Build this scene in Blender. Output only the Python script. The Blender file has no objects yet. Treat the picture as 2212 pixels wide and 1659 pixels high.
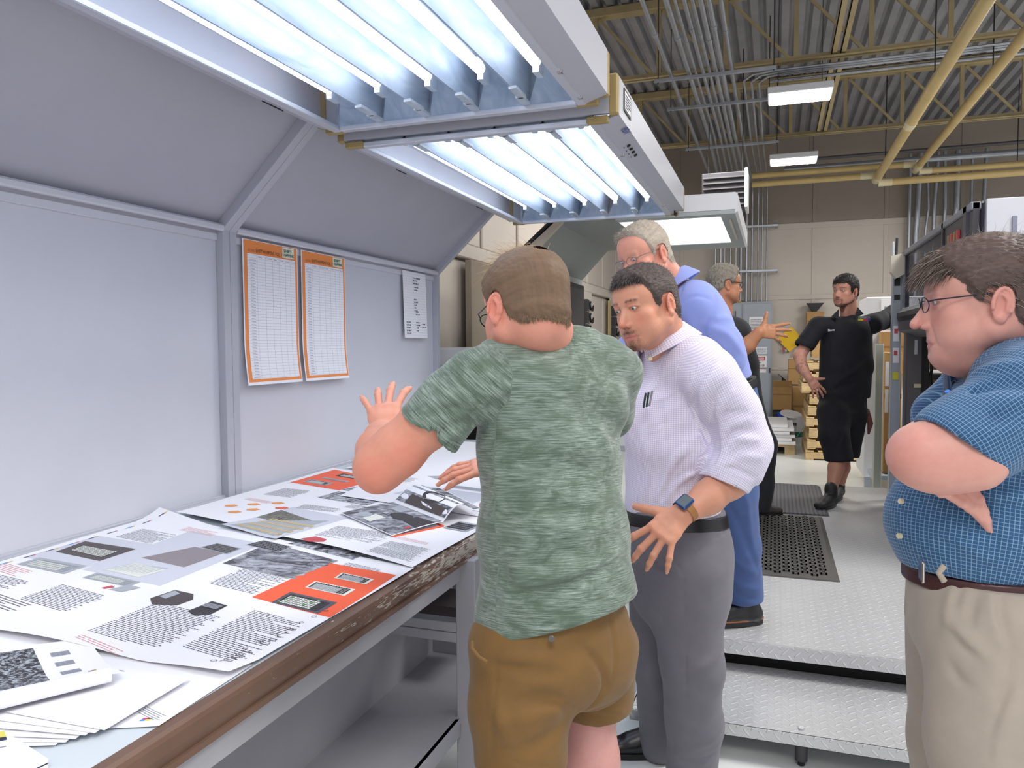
import bpy, math, random
import numpy as np
from mathutils import Vector, Matrix

# ---------------------------------------------------------------- camera
SC = bpy.context.scene
cam_d = bpy.data.cameras.new('camera'); cam = bpy.data.objects.new('camera', cam_d)
SC.collection.objects.link(cam); SC.camera = cam
_yaw, _pit, _rol = math.radians(19.1), math.radians(-2.88), math.radians(-0.3)
_fw = Vector((-math.sin(_yaw)*math.cos(_pit), math.cos(_yaw)*math.cos(_pit), math.sin(_pit)))
_r0 = Vector((math.cos(_yaw), math.sin(_yaw), 0)); _u0 = _r0.cross(_fw)
_r = _r0*math.cos(_rol)+_u0*math.sin(_rol); _u = -_r0*math.sin(_rol)+_u0*math.cos(_rol)
M = Matrix((_r, _u, -_fw)).transposed().to_4x4(); M.translation = Vector((0, 0, 1.5))
cam.matrix_world = M
cam_d.sensor_fit = 'HORIZONTAL'; cam_d.sensor_width = 36.0
cam_d.lens = 1640.0/2212.0*36.0
cam_d.clip_start = 0.05; cam_d.clip_end = 200

# ---------------------------------------------------------------- world and exposure
wd = bpy.data.worlds.new('world'); SC.world = wd; wd.use_nodes = True
bg = wd.node_tree.nodes['Background']
bg.inputs[0].default_value = (0.95, 0.95, 1.0, 1); bg.inputs[1].default_value = 0.85
SC.view_settings.view_transform = 'Standard'; SC.view_settings.look = 'None'
SC.view_settings.exposure = 0.0; SC.view_settings.gamma = 1.0
SC.view_settings.use_curve_mapping = False

# ---------------------------------------------------------------- added fill lights, standing in for further ceiling lamps of the hall
def area(name, loc, sx, sy, power, col=(1, 0.97, 0.93), rot=(0, 0, 0)):
    l = bpy.data.lights.new(name, 'AREA'); l.shape = 'RECTANGLE'; l.size = sx; l.size_y = sy
    l.energy = power; l.color = col
    o = bpy.data.objects.new(name, l); o.location = loc; o.rotation_euler = rot
    SC.collection.objects.link(o); return o
area('hall_fill', (2.6, 3.2, 4.6), 1.4, 1.4, 215)
area('hall_fill', (0.6, -1.6, 4.4), 1.6, 1.6, 120)
area('hall_fill', (3.4, 8.5, 4.0), 1.5, 1.5, 240)
area('hall_fill', (-0.9, 9.0, 3.9), 1.2, 1.2, 75)
# ================================================================ helpers
COL = SC.collection
def newmesh(name, V, Fc, mats=None, fm=None, smooth=False):
    me = bpy.data.meshes.new(name)
    if isinstance(V, np.ndarray) and isinstance(Fc, np.ndarray):
        nv, nf, k = len(V), len(Fc), Fc.shape[1]
        me.vertices.add(nv); me.vertices.foreach_set('co', V.astype(np.float32).ravel())
        me.loops.add(nf*k); me.loops.foreach_set('vertex_index', Fc.astype(np.int32).ravel())
        me.polygons.add(nf)
        me.polygons.foreach_set('loop_start', np.arange(0, nf*k, k, dtype=np.int32))
        me.update(calc_edges=True)
    else:
        me.from_pydata([tuple(v) for v in V], [], [tuple(f) for f in Fc])
    for m in (mats or []): me.materials.append(m)
    if fm is not None: me.polygons.foreach_set('material_index', np.asarray(fm, dtype=np.int32))
    if smooth: me.polygons.foreach_set('use_smooth', np.ones(len(me.polygons), dtype=bool))
    me.validate(); me.update()
    return me
def link(name, me, parent=None, **props):
    o = bpy.data.objects.new(name, me); COL.objects.link(o)
    if parent is not None: o.parent = parent
    for k, v in props.items(): o[k] = v
    return o
def thing(name, label, cat, loc=(0, 0, 0), group=None):
    o = bpy.data.objects.new(name, None); o.location = loc; o.empty_display_size = .1
    COL.objects.link(o); o['label'] = label; o['category'] = cat
    if group: o['group'] = group
    return o
def tag(o, label, cat, group=None):
    o['label'] = label; o['category'] = cat
    if group: o['group'] = group
    return o

class MB:
    """collects shapes; world coordinates; build() makes one mesh object relative to its parent"""
    tf = None
    def __init__(s): s.v = []; s.f = []; s.m = []; s.sm = []; s.mats = []
    def mi(s, mat):
        if mat not in s.mats: s.mats.append(mat)
        return s.mats.index(mat)
    def add(s, V, Fc, mat, smooth=False):
        if MB.tf: V = [MB.tf(v) for v in V]
        o = len(s.v); s.v += [tuple(v) for v in V]; i = s.mi(mat)
        for f in Fc: s.f.append(tuple(o+a for a in f)); s.m.append(i); s.sm.append(smooth)
    def box(s, lo, hi, mat, bev=0.0, rot=None, org=None):
        x0, y0, z0 = [min(a, b) for a, b in zip(lo, hi)]; x1, y1, z1 = [max(a, b) for a, b in zip(lo, hi)]
        if bev <= 0:
            V = [(x, y, z) for z in (z0, z1) for y in (y0, y1) for x in (x0, x1)]
            Fc = [(0, 2, 3, 1), (4, 5, 7, 6), (0, 1, 5, 4), (2, 6, 7, 3), (0, 4, 6, 2), (1, 3, 7, 5)]
        else:
            b = min(bev, (x1-x0)/2.01, (y1-y0)/2.01, (z1-z0)/2.01); V = []; Fc = []
            c = [(x0, x1), (y0, y1), (z0, z1)]; ix = {}
            for sx in (0, 1):
                for sy in (0, 1):
                    for sz in (0, 1):
                        S = (sx, sy, sz)
                        for ax in range(3):
                            p = [c[a][S[a]]+(0 if a == ax else (b if S[a] == 0 else -b)) for a in range(3)]
                            ix[(S, ax)] = len(V); V.append(p)
            def fc(l): Fc.append(tuple(l))
            for ax in range(3):
                a, d = (ax+1) % 3, (ax+2) % 3
                for sg in (0, 1):
                    q = []
                    for (i, j) in ((0, 0), (1, 0), (1, 1), (0, 1)):
                        S = [0, 0, 0]; S[ax] = sg; S[a] = i; S[d] = j; q.append(ix[(tuple(S), ax)])
                    fc(q if sg else q[::-1])
                for i in (0, 1):
                    for j in (0, 1):
                        S0 = [0, 0, 0]; S0[a] = i; S0[d] = j; S1 = list(S0); S1[ax] = 1
                        q = [ix[(tuple(S0), a)], ix[(tuple(S1), a)], ix[(tuple(S1), d)], ix[(tuple(S0), d)]]
                        fc(q if (i ^ j) else q[::-1])
            for sx in (0, 1):
                for sy in (0, 1):
                    for sz in (0, 1):
                        q = [ix[((sx, sy, sz), 0)], ix[((sx, sy, sz), 1)], ix[((sx, sy, sz), 2)]]
                        fc(q if (sx+sy+sz) % 2 else q[::-1])
        if rot is not None:
            o = Vector(org if org is not None else ((x0+x1)/2, (y0+y1)/2, (z0+z1)/2))
            V = [tuple(rot @ (Vector(v)-o)+o) for v in V]
        s.add(V, Fc, mat)
    def tube(s, pts, r, mat, n=10, caps=True, smooth=True):
        pts = [Vector(p) for p in pts]; N = len(pts)
        rs = r if isinstance(r, (list, tuple)) else [r]*N
        V = []; Fc = []; up = None
        for i, p in enumerate(pts):
            t = (pts[min(i+1, N-1)]-pts[max(i-1, 0)]).normalized()
            if up is None: up = t.orthogonal().normalized()
            up = (up-t*up.dot(t))
            up = up.normalized() if up.length > 1e-6 else t.orthogonal().normalized()
            w = t.cross(up)
            for k in range(n):
                a = 2*math.pi*k/n; V.append(p+(up*math.cos(a)+w*math.sin(a))*rs[i])
        for i in range(N-1):
            for k in range(n):
                k2 = (k+1) % n; Fc.append((i*n+k, i*n+k2, (i+1)*n+k2, (i+1)*n+k))
        s.add(V, Fc, mat, smooth)
        if caps:
            s.add(V[:n], [tuple(range(n))[::-1]], mat); s.add(V[-n:], [tuple(range(n))], mat)
    def prism(s, prof, a, b, mat, axis=1):
        """profile of 2D points in the two other axes, extruded along axis from a to b"""
        n = len(prof); V = []
        for t in (a, b):
            for (p, q) in prof:
                V.append({0: (t, p, q), 1: (p, t, q), 2: (p, q, t)}[axis])
        Fc = [(i, (i+1) % n, n+(i+1) % n, n+i) for i in range(n)]+[tuple(range(n))[::-1], tuple(range(n, 2*n))]
        s.add(V, Fc, mat)
    def quad(s, a, b, c, d, mat): s.add([a, b, c, d], [(0, 1, 2, 3)], mat)
    def build(s, name, parent=None, bevel=None, **props):
        off = Vector((0, 0, 0))
        if parent is not None:
            q = parent
            while q is not None: off += Vector(q.location); q = q.parent
        V = np.array(s.v, dtype=np.float64).reshape(-1, 3)
        if parent is None and len(V):
            lo, hi = V.min(0), V.max(0); off = Vector(((lo[0]+hi[0])/2, (lo[1]+hi[1])/2, lo[2]))
        me = bpy.data.meshes.new(name)
        me.from_pydata([tuple(v) for v in (V-np.array(off))], [], s.f)
        for m in s.mats: me.materials.append(m)
        if len(s.f) == len(me.polygons):
            me.polygons.foreach_set('material_index', s.m)
            me.polygons.foreach_set('use_smooth', s.sm)
        me.update()
        o = link(name, me, parent, **props)
        if parent is None: o.location = off
        if bevel:
            b = o.modifiers.new('bevel', 'BEVEL'); b.width = bevel; b.segments = 2; b.limit_method = 'ANGLE'
        return o

# ---------------------------------------------------------------- materials
class NT:
    def __init__(s, name):
        s.m = bpy.data.materials.new(name); s.m.use_nodes = True; s.t = s.m.node_tree
        s.b = s.t.nodes['Principled BSDF']; s.out = s.t.nodes['Material Output']
    def n(s, typ, **kw):
        x = s.t.nodes.new(typ)
        for k, v in kw.items():
            if k.startswith('i_'):
                key = k[2:]; key = int(key) if key.isdigit() else key
                x.inputs[key].default_value = v
            else: setattr(x, k, v)
        return x
    def l(s, a, b): s.t.links.new(a, b)
    def mix(s, fac, a, b):
        x = s.t.nodes.new('ShaderNodeMix'); x.data_type = 'RGBA'
        for sock, val in ((x.inputs[0], fac), (x.inputs[6], a), (x.inputs[7], b)):
            if isinstance(val, bpy.types.NodeSocket): s.l(val, sock)
            elif isinstance(val, (tuple, list)): sock.default_value = (*val[:3], 1)
            else: sock.default_value = val
        return x.outputs[2]
    def math(s, op, a, b=None, c=None):
        x = s.t.nodes.new('ShaderNodeMath'); x.operation = op
        for i, val in enumerate((a, b, c)):
            if val is None: continue
            if isinstance(val, bpy.types.NodeSocket): s.l(val, x.inputs[i])
            else: x.inputs[i].default_value = val
        return x.outputs[0]
    def ramp(s, fac, stops):
        x = s.t.nodes.new('ShaderNodeValToRGB'); s.l(fac, x.inputs[0]); e = x.color_ramp.elements
        while len(e) < len(stops): e.new(0.5)
        for el, (p, c) in zip(e, stops):
            el.position = p; el.color = (*c, 1) if len(c) == 3 else c
        return x.outputs[0]
    def noise(s, vec, scale, detail=4, rough=.55, dist=0):
        x = s.n('ShaderNodeTexNoise'); x.inputs['Scale'].default_value = scale
        x.inputs['Detail'].default_value = detail; x.inputs['Roughness'].default_value = rough
        x.inputs['Distortion'].default_value = dist
        if vec is not None: s.l(vec, x.inputs['Vector'])
        return x.outputs[0]
    def mapping(s, vec, scale=(1, 1, 1), rot=(0, 0, 0), loc=(0, 0, 0)):
        x = s.n('ShaderNodeMapping'); s.l(vec, x.inputs[0])
        x.inputs['Scale'].default_value = scale; x.inputs['Rotation'].default_value = rot
        x.inputs['Location'].default_value = loc
        return x.outputs[0]
    def bump(s, h, strength=.3, dist=.01):
        x = s.n('ShaderNodeBump'); x.inputs['Strength'].default_value = strength
        x.inputs['Distance'].default_value = dist; s.l(h, x.inputs['Height']); s.l(x.outputs[0], s.b.inputs['Normal'])
    def obj(s): return s.n('ShaderNodeTexCoord').outputs['Object']
    def geo(s): return s.n('ShaderNodeNewGeometry').outputs['Position']
def hexlin(h):
    h = h.lstrip('#'); c = [int(h[i:i+2], 16)/255 for i in (0, 2, 4)]
    return tuple((x/12.92 if x <= .04045 else ((x+.055)/1.055)**2.4) for x in c)
def mat(name, col, rough=.5, metal=0.0, var=0.0, vs=8, bump=0, bs=60, spec=None, emis=None, es=0, alpha=None, coat=0):
    t = NT(name); c = hexlin(col) if isinstance(col, str) else col
    t.b.inputs['Roughness'].default_value = rough; t.b.inputs['Metallic'].default_value = metal
    if spec is not None: t.b.inputs['Specular IOR Level'].default_value = spec
    if coat: t.b.inputs['Coat Weight'].default_value = coat
    if var > 0:
        nz = t.noise(t.geo(), vs, 5, .6)
        lo = tuple(x*(1-var) for x in c); hi = tuple(min(1, x*(1+var)) for x in c)
        t.l(t.ramp(nz, [(.3, lo), (.7, hi)]), t.b.inputs['Base Color'])
    else: t.b.inputs['Base Color'].default_value = (*c, 1)
    if bump: t.bump(t.noise(t.geo(), bs, 4), bump, .003)
    if emis is not None:
        t.b.inputs['Emission Color'].default_value = (*emis, 1); t.b.inputs['Emission Strength'].default_value = es
    return t.m

# ---------------------------------------------------------------- text to mesh
def text_geo(s, size=1.0, bold=0.0, space=1.0):
    c = bpy.data.curves.new('t', 'FONT'); c.body = s; c.size = size; c.fill_mode = 'FRONT'
    c.resolution_u = 2; c.offset = bold; c.space_character = space
    o = bpy.data.objects.new('t', c); COL.objects.link(o)
    dg = bpy.context.evaluated_depsgraph_get(); dg.update()
    me = o.evaluated_get(dg).to_mesh()
    V = [(v.co.x, v.co.y) for v in me.vertices]; Fc = [tuple(p.vertices) for p in me.polygons]
    o.evaluated_get(dg).to_mesh_clear()
    bpy.data.objects.remove(o); bpy.data.curves.remove(c)
    return V, Fc
_tcache = {}
def text_unit(s, bold=0.0, space=1.0):
    k = (s, bold, space)
    if k not in _tcache: _tcache[k] = text_geo(s, 1.0, bold, space)
    return _tcache[k]
def put_text(mb, s, org, ux, uy, size, mat, width=None, bold=0.0, center=False, off=None):
    """text on a plane: org is the lower left corner, ux and uy unit vectors"""
    V, Fc = text_unit(s, bold)
    if not V: return
    org, ux, uy = Vector(org), Vector(ux), Vector(uy)
    x1 = max(v[0] for v in V); k = (width/x1) if width else size
    dx = -x1*k/2 if center else 0
    mb.add([org+ux*(v[0]*k+dx)+uy*(v[1]*size) for v in V], Fc, mat)
def glassy(name, tint=(.9, .95, 1), gloss=.12, rough=.05):
    m = bpy.data.materials.new(name); m.use_nodes = True; t = m.node_tree; t.nodes.clear()
    o = t.nodes.new('ShaderNodeOutputMaterial'); mx = t.nodes.new('ShaderNodeMixShader'); tr = t.nodes.new('ShaderNodeBsdfTransparent')
    gl = t.nodes.new('ShaderNodeBsdfGlossy'); gl.inputs['Roughness'].default_value = rough; tr.inputs[0].default_value = (*tint, 1)
    mx.inputs[0].default_value = gloss; t.links.new(tr.outputs[0], mx.inputs[1]); t.links.new(gl.outputs[0], mx.inputs[2]); t.links.new(mx.outputs[0], o.inputs[0])
    return m
# ================================================================ implicit shapes for people and soft things
class SDF:
    def __init__(s, lo, hi, h):
        s.h = h; s.lo = np.array(lo, float); n = np.ceil((np.array(hi, float)-s.lo)/h).astype(int)+1; s.n = n
        s.F = np.full(tuple(n), 0.25, np.float32)
        s.ax = [(s.lo[i]+h*np.arange(n[i])).astype(np.float32) for i in range(3)]
    def win(s, lo, hi):
        a = [max(0, int(math.floor((lo[i]-s.lo[i])/s.h))) for i in range(3)]
        b = [min(int(s.n[i]), int(math.ceil((hi[i]-s.lo[i])/s.h))+1) for i in range(3)]
        if any(b[i] <= a[i] for i in range(3)): return None
        sl = tuple(slice(a[i], b[i]) for i in range(3))
        X = s.ax[0][sl[0]][:, None, None]; Y = s.ax[1][sl[1]][None, :, None]; Z = s.ax[2][sl[2]][None, None, :]
        return sl, X, Y, Z
    def comb(s, sl, d, k, op):
        F = s.F[sl]
        if op == 'sub':
            d = -d
            if k > 0:
                hh = np.clip(.5-.5*(F-d)/k, 0, 1); s.F[sl] = F*(1-hh)+d*hh+k*hh*(1-hh)
            else: s.F[sl] = np.maximum(F, d)
        else:
            if k > 0:
                hh = np.clip(.5+.5*(F-d)/k, 0, 1); s.F[sl] = F*(1-hh)+d*hh-k*hh*(1-hh)
            else: s.F[sl] = np.minimum(F, d)
    def cap(s, a, b, ra, rb, k=.01, op='add', m=.05):
        a = np.array(a, float); b = np.array(b, float); R = max(ra, rb)+m+k
        w = s.win(np.minimum(a, b)-R, np.maximum(a, b)+R)
        if w is None: return
        sl, X, Y, Z = w; ab = b-a; L2 = float(ab@ab)+1e-12
        t = np.clip(((X-a[0])*ab[0]+(Y-a[1])*ab[1]+(Z-a[2])*ab[2])/L2, 0, 1)
        d = np.sqrt((X-a[0]-t*ab[0])**2+(Y-a[1]-t*ab[1])**2+(Z-a[2]-t*ab[2])**2)-(ra+(rb-ra)*t)
        s.comb(sl, d.astype(np.float32), k, op)
    def chain(s, pts, rs, k=.01, op='add'):
        for i in range(len(pts)-1): s.cap(pts[i], pts[i+1], rs[i], rs[i+1], k, op)
    def ell(s, c, r, k=.01, op='add', R=None, m=.05):
        c = np.array(c, float); r = np.array(r, float); e = r.max()+m+k
        w = s.win(c-e, c+e)
        if w is None: return
        sl, X, Y, Z = w; X = X-c[0]; Y = Y-c[1]; Z = Z-c[2]
        if R is not None:
            R = np.array(R, float)
            X, Y, Z = (R[0, 0]*X+R[1, 0]*Y+R[2, 0]*Z, R[0, 1]*X+R[1, 1]*Y+R[2, 1]*Z, R[0, 2]*X+R[1, 2]*Y+R[2, 2]*Z)
        k0 = np.sqrt((X/r[0])**2+(Y/r[1])**2+(Z/r[2])**2)
        k1 = np.sqrt((X/r[0]**2)**2+(Y/r[1]**2)**2+(Z/r[2]**2)**2)+1e-9
        s.comb(sl, (k0*(k0-1)/k1).astype(np.float32), k, op)
    def ecap(s, a, b, lat, ra, rb, k=.02, op='add', m=.05):
        """elliptical section capsule: ra, rb = (half width along lat, half depth)"""
        a = np.array(a, float); b = np.array(b, float); ab = b-a; L = np.linalg.norm(ab); ez = ab/L
        ex = np.array(lat, float); ex = ex-ez*(ex@ez); ex /= np.linalg.norm(ex); ey = np.cross(ez, ex)
        R = max(*ra, *rb)+m+k; w = s.win(np.minimum(a, b)-R, np.maximum(a, b)+R)
        if w is None: return
        sl, X, Y, Z = w; X = X-a[0]; Y = Y-a[1]; Z = Z-a[2]
        w_ = X*ez[0]+Y*ez[1]+Z*ez[2]; t = np.clip(w_/L, 0, 1); q = w_-t*L
        p0 = X*ex[0]+Y*ex[1]+Z*ex[2]; p1 = X*ey[0]+Y*ey[1]+Z*ey[2]
        r0 = ra[0]+(rb[0]-ra[0])*t; r1 = ra[1]+(rb[1]-ra[1])*t; r2 = np.minimum(r0, r1)
        k0 = np.sqrt((p0/r0)**2+(p1/r1)**2+(q/r2)**2)
        k1 = np.sqrt((p0/r0**2)**2+(p1/r1**2)**2+(q/r2**2)**2)+1e-6
        s.comb(sl, (k0*(k0-1)/k1).astype(np.float32), k, op)
    def plane(s, p, n, k=0):
        """cut away everything on the side the normal points to"""
        p = np.array(p, float); n = np.array(n, float); n /= np.linalg.norm(n)
        d = (s.ax[0][:, None, None]-p[0])*n[0]+(s.ax[1][None, :, None]-p[1])*n[1]+(s.ax[2][None, None, :]-p[2])*n[2]
        s.F = s._smax(s.F, d.astype(np.float32), k or .004)
    def _smax(s, A, B, k):
        hh = np.clip(.5-.5*(A-B)/k, 0, 1); return (A*(1-hh)+B*hh+k*hh*(1-hh)).astype(np.float32)
    def val(s, p):
        q = (np.array(p)-s.lo)/s.h; i = np.clip(np.floor(q).astype(int), 0, s.n-2); f = np.clip(q-i, 0, 1); v = 0
        for a in (0, 1):
            for b in (0, 1):
                for c in (0, 1): v += s.F[i[0]+a, i[1]+b, i[2]+c]*(f[0] if a else 1-f[0])*(f[1] if b else 1-f[1])*(f[2] if c else 1-f[2])
        return float(v)
    def snap(s, p, n=6):
        p = np.array(p, float); e = s.h*1.5
        for _ in range(n):
            g = np.array([s.val(p+np.eye(3)[k]*e)-s.val(p-np.eye(3)[k]*e) for k in range(3)])/(2*e); L = np.linalg.norm(g)
            if L < 1e-3: break
            p = p-g/L*np.clip(s.val(p), -.03, .03)*.9
        return p
    def fold(s, pts, w, hgt, snap=True):
        """a ridge (or, negative, a groove) that follows a line lying on the surface"""
        pts = [np.array(p, float) for p in pts]; Q = []
        for a, b in zip(pts[:-1], pts[1:]):
            n = max(1, int(np.linalg.norm(b-a)/.02)); Q += [a+(b-a)*i/n for i in range(n)]
        Q.append(pts[-1]); pts = [s.snap(q) for q in Q] if snap else Q
        if len(pts) > 3: pts = [pts[0]]+[(pts[i-1]+2*pts[i]+pts[i+1])/4 for i in range(1, len(pts)-1)]+[pts[-1]]
        A = np.minimum.reduce(pts)-3*w; B = np.maximum.reduce(pts)+3*w; q = s.win(A, B)
        if q is None: return
        sl, X, Y, Z = q; best = np.zeros(s.F[sl].shape, np.float32)
        for i in range(len(pts)-1):
            a, b = pts[i], pts[i+1]; q2 = s.win(np.minimum(a, b)-3*w, np.maximum(a, b)+3*w)
            if q2 is None: continue
            s2, X, Y, Z = q2; ab = b-a; L2 = float(ab@ab)+1e-12
            t = np.clip(((X-a[0])*ab[0]+(Y-a[1])*ab[1]+(Z-a[2])*ab[2])/L2, 0, 1)
            d2 = (X-a[0]-t*ab[0])**2+(Y-a[1]-t*ab[1])**2+(Z-a[2]-t*ab[2])**2
            tp = 0.25+0.75*np.sin(np.pi*np.clip((i+t)/(len(pts)-1), 0.04, .96)) if hgt*hgt > 9e-6 else 1
            loc = tuple(slice(s2[k].start-sl[k].start, s2[k].stop-sl[k].start) for k in range(3))
            best[loc] = np.maximum(best[loc], (tp*np.exp(-d2/(w*w))).astype(np.float32))
        s.F[sl] -= hgt*best
    def wave(s, amp, vecs, seed=0, band=.05):
        """soft irregular creases: sum of warped sines"""
        rg = np.random.RandomState(seed); X, Y, Z = s.ax[0][:, None, None], s.ax[1][None, :, None], s.ax[2][None, None, :]
        for v in vecs:
            ph = rg.rand(4)*6.28; q = X*v[0]+Y*v[1]+Z*v[2]
            o = 1.6*np.sin(X*9+ph[0])+1.6*np.sin(Y*8+ph[1])+1.4*np.sin(Z*7+ph[2])
            s.F += (amp*np.sin(q+o+ph[3])*(0.5+0.5*np.sin(X*6+Z*5+Y*7+ph[1]))).astype(np.float32)
    def mesh(s):
        return nets(s.F, s.lo, s.h)
def nets(F, org, h):
    F = np.pad(F, 1, constant_values=.1); org = np.array(org)-h
    I = F < 0
    c = np.zeros(tuple(np.array(F.shape)-1), np.uint8)
    for dx in (0, 1):
        for dy in (0, 1):
            for dz in (0, 1):
                c += I[dx:F.shape[0]-1+dx, dy:F.shape[1]-1+dy, dz:F.shape[2]-1+dz]
    idx = np.argwhere((c > 0) & (c < 8))
    cn = np.array([(i & 1, (i >> 1) & 1, (i >> 2) & 1) for i in range(8)])
    vals = np.stack([F[idx[:, 0]+a, idx[:, 1]+b, idx[:, 2]+d] for a, b, d in cn], 1)
    pos = np.zeros((len(idx), 3)); cnt = np.zeros(len(idx))
    for i in range(8):
        for ax in range(3):
            j = i | (1 << ax)
            if j == i: continue
            m = (vals[:, i] < 0) != (vals[:, j] < 0)
            t = np.where(m, vals[:, i]/(vals[:, i]-vals[:, j]+1e-20), 0)
            p = cn[i][None, :]+t[:, None]*(cn[j]-cn[i])[None, :]
            pos += p*m[:, None]; cnt += m
    V = org+(idx+pos/cnt[:, None])*h
    ids = np.full(c.shape, -1, np.int32); ids[idx[:, 0], idx[:, 1], idx[:, 2]] = np.arange(len(idx))
    Q = []
    for ax in range(3):
        A = np.moveaxis(I, ax, 0); G = np.moveaxis(ids, ax, 0)
        d = A[:-1, 1:-1, 1:-1] != A[1:, 1:-1, 1:-1]
        e = np.argwhere(d); inside = A[:-1, 1:-1, 1:-1][d]
        i, j, k = e[:, 0], e[:, 1]+1, e[:, 2]+1
        q = np.stack([G[i, j-1, k-1], G[i, j, k-1], G[i, j, k], G[i, j-1, k]], 1)
        fl = ~inside if ax == 1 else inside
        q = np.where(fl[:, None], q, q[:, ::-1])
        Q.append(q)
    return V, np.concatenate(Q).astype(np.int32)
def vnormals(V, Q):
    n = np.cross(V[Q[:, 2]]-V[Q[:, 0]], V[Q[:, 3]]-V[Q[:, 1]]); N = np.zeros_like(V)
    for i in range(4): np.add.at(N, Q[:, i], n)
    return N/(np.linalg.norm(N, axis=1)[:, None]+1e-12)
def relax(V, Q, it=1, f=.5):
    for _ in range(it):
        S = np.zeros_like(V); c = np.zeros(len(V))
        for i in range(4):
            a, b = Q[:, i], Q[:, (i+1) % 4]; np.add.at(S, a, V[b]); np.add.at(S, b, V[a]); np.add.at(c, a, 1); np.add.at(c, b, 1)
        V = V*(1-f)+f*S/np.maximum(c, 1)[:, None]
    return V
def rotm(yaw, pitch=0, roll=0):
    """columns: right, forward, up.  yaw: world angle of the forward vector in degrees; pitch up +"""
    a = math.radians(yaw); p = math.radians(pitch); r = math.radians(roll)
    f = np.array([math.cos(a)*math.cos(p), math.sin(a)*math.cos(p), math.sin(p)])
    rt = np.array([math.sin(a), -math.cos(a), 0.0]); u = np.cross(rt, f)
    rt2 = rt*math.cos(r)+u*math.sin(r); u2 = -rt*math.sin(r)+u*math.cos(r)
    return np.stack([rt2, f, u2], 1)
def setattr_color(me, name, C):
    a = me.color_attributes.new(name, 'FLOAT_COLOR', 'POINT')
    D = np.ones((len(C), 4), np.float32); D[:, :3] = C; a.data.foreach_set('color', D.ravel())
def setattr_vec(me, name, U):
    a = me.attributes.new(name, 'FLOAT_VECTOR', 'POINT')
    D = np.zeros((len(U), 3), np.float32); D[:, :U.shape[1]] = U; a.data.foreach_set('vector', D.ravel())
def sm(x, a, b):
    t = np.clip((x-a)/(b-a), 0, 1); return t*t*(3-2*t)
def rnd3(P, scale, seed=0):
    """cheap smooth noise in -1..1"""
    rg = np.random.RandomState(seed); o = np.zeros(len(P))
    for i in range(5):
        k = rg.randn(3)*scale*(1+.5*i); o += np.sin(P@k+rg.rand()*6.28+1.5*np.sin(P@(rg.randn(3)*scale*.7)))/(1+.4*i)
    return o/2.2
def _merge(s, o, k=.02):
    A, B = s.F, o.F; hh = np.clip(.5+.5*(A-B)/k, 0, 1); s.F = (A*(1-hh)+B*hh-k*hh*(1-hh)).astype(np.float32)
def _twin(s):
    o = SDF.__new__(SDF); o.h = s.h; o.lo = s.lo; o.n = s.n; o.ax = s.ax; o.F = np.full(tuple(s.n), 0.25, np.float32); return o
SDF.merge = _merge; SDF.twin = _twin
# ================================================================ materials for people
def skin_mat():
    t = NT('skin'); a = t.n('ShaderNodeAttribute', attribute_name='col')
    nz = t.noise(t.obj(), 90, 4, .6); 
    c = t.mix(t.math('MULTIPLY', nz, .22), a.outputs['Color'], (.42, .12, .09))
    t.l(c, t.b.inputs['Base Color']); t.b.inputs['Roughness'].default_value = .48
    t.b.inputs['Subsurface Weight'].default_value = .12; t.b.inputs['Subsurface Radius'].default_value = (1, .3, .15)
    t.b.inputs['Subsurface Scale'].default_value = .006; t.b.inputs['Specular IOR Level'].default_value = .42
    t.bump(t.noise(t.obj(), 420, 3, .6), .18, .0012)
    return t.m
def vcol_mat(name, rough=.5, spec=.5, var=0, vs=200):
    t = NT(name); a = t.n('ShaderNodeAttribute', attribute_name='col'); c = a.outputs['Color']
    if var: c = t.mix(t.math('MULTIPLY', t.noise(t.obj(), vs, 2), var), c, (0, 0, 0))
    t.l(c, t.b.inputs['Base Color'])
    t.b.inputs['Roughness'].default_value = rough; t.b.inputs['Specular IOR Level'].default_value = spec
    return t.m
M_SKIN = skin_mat(); M_EYE = vcol_mat('eye', .08); M_HAIR = vcol_mat('hair', .58, .28)

def qjoin(parts):
    V = []; Q = []; C = []; Mi = []; o = 0
    for (v, q, c, m) in parts:
        V.append(v); Q.append(q+o); C.append(c); Mi.append(np.full(len(q), m)); o += len(v)
    return np.concatenate(V), np.concatenate(Q), np.concatenate(C), np.concatenate(Mi)
def uvsphere(c, r, gaze=None, n=20, cols=None):
    V = []; 
    for i in range(n//2+1):
        th = math.pi*i/(n//2)
        for j in range(n):
            ph = 2*math.pi*j/n; V.append((math.sin(th)*math.cos(ph), math.sin(th)*math.sin(ph), math.cos(th)))
    V = np.array(V); Q = []
    for i in range(n//2):
        for j in range(n): Q.append((i*n+j, (i+1)*n+j, (i+1)*n+(j+1) % n, i*n+(j+1) % n))
    return V, np.array(Q, np.int32)

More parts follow.
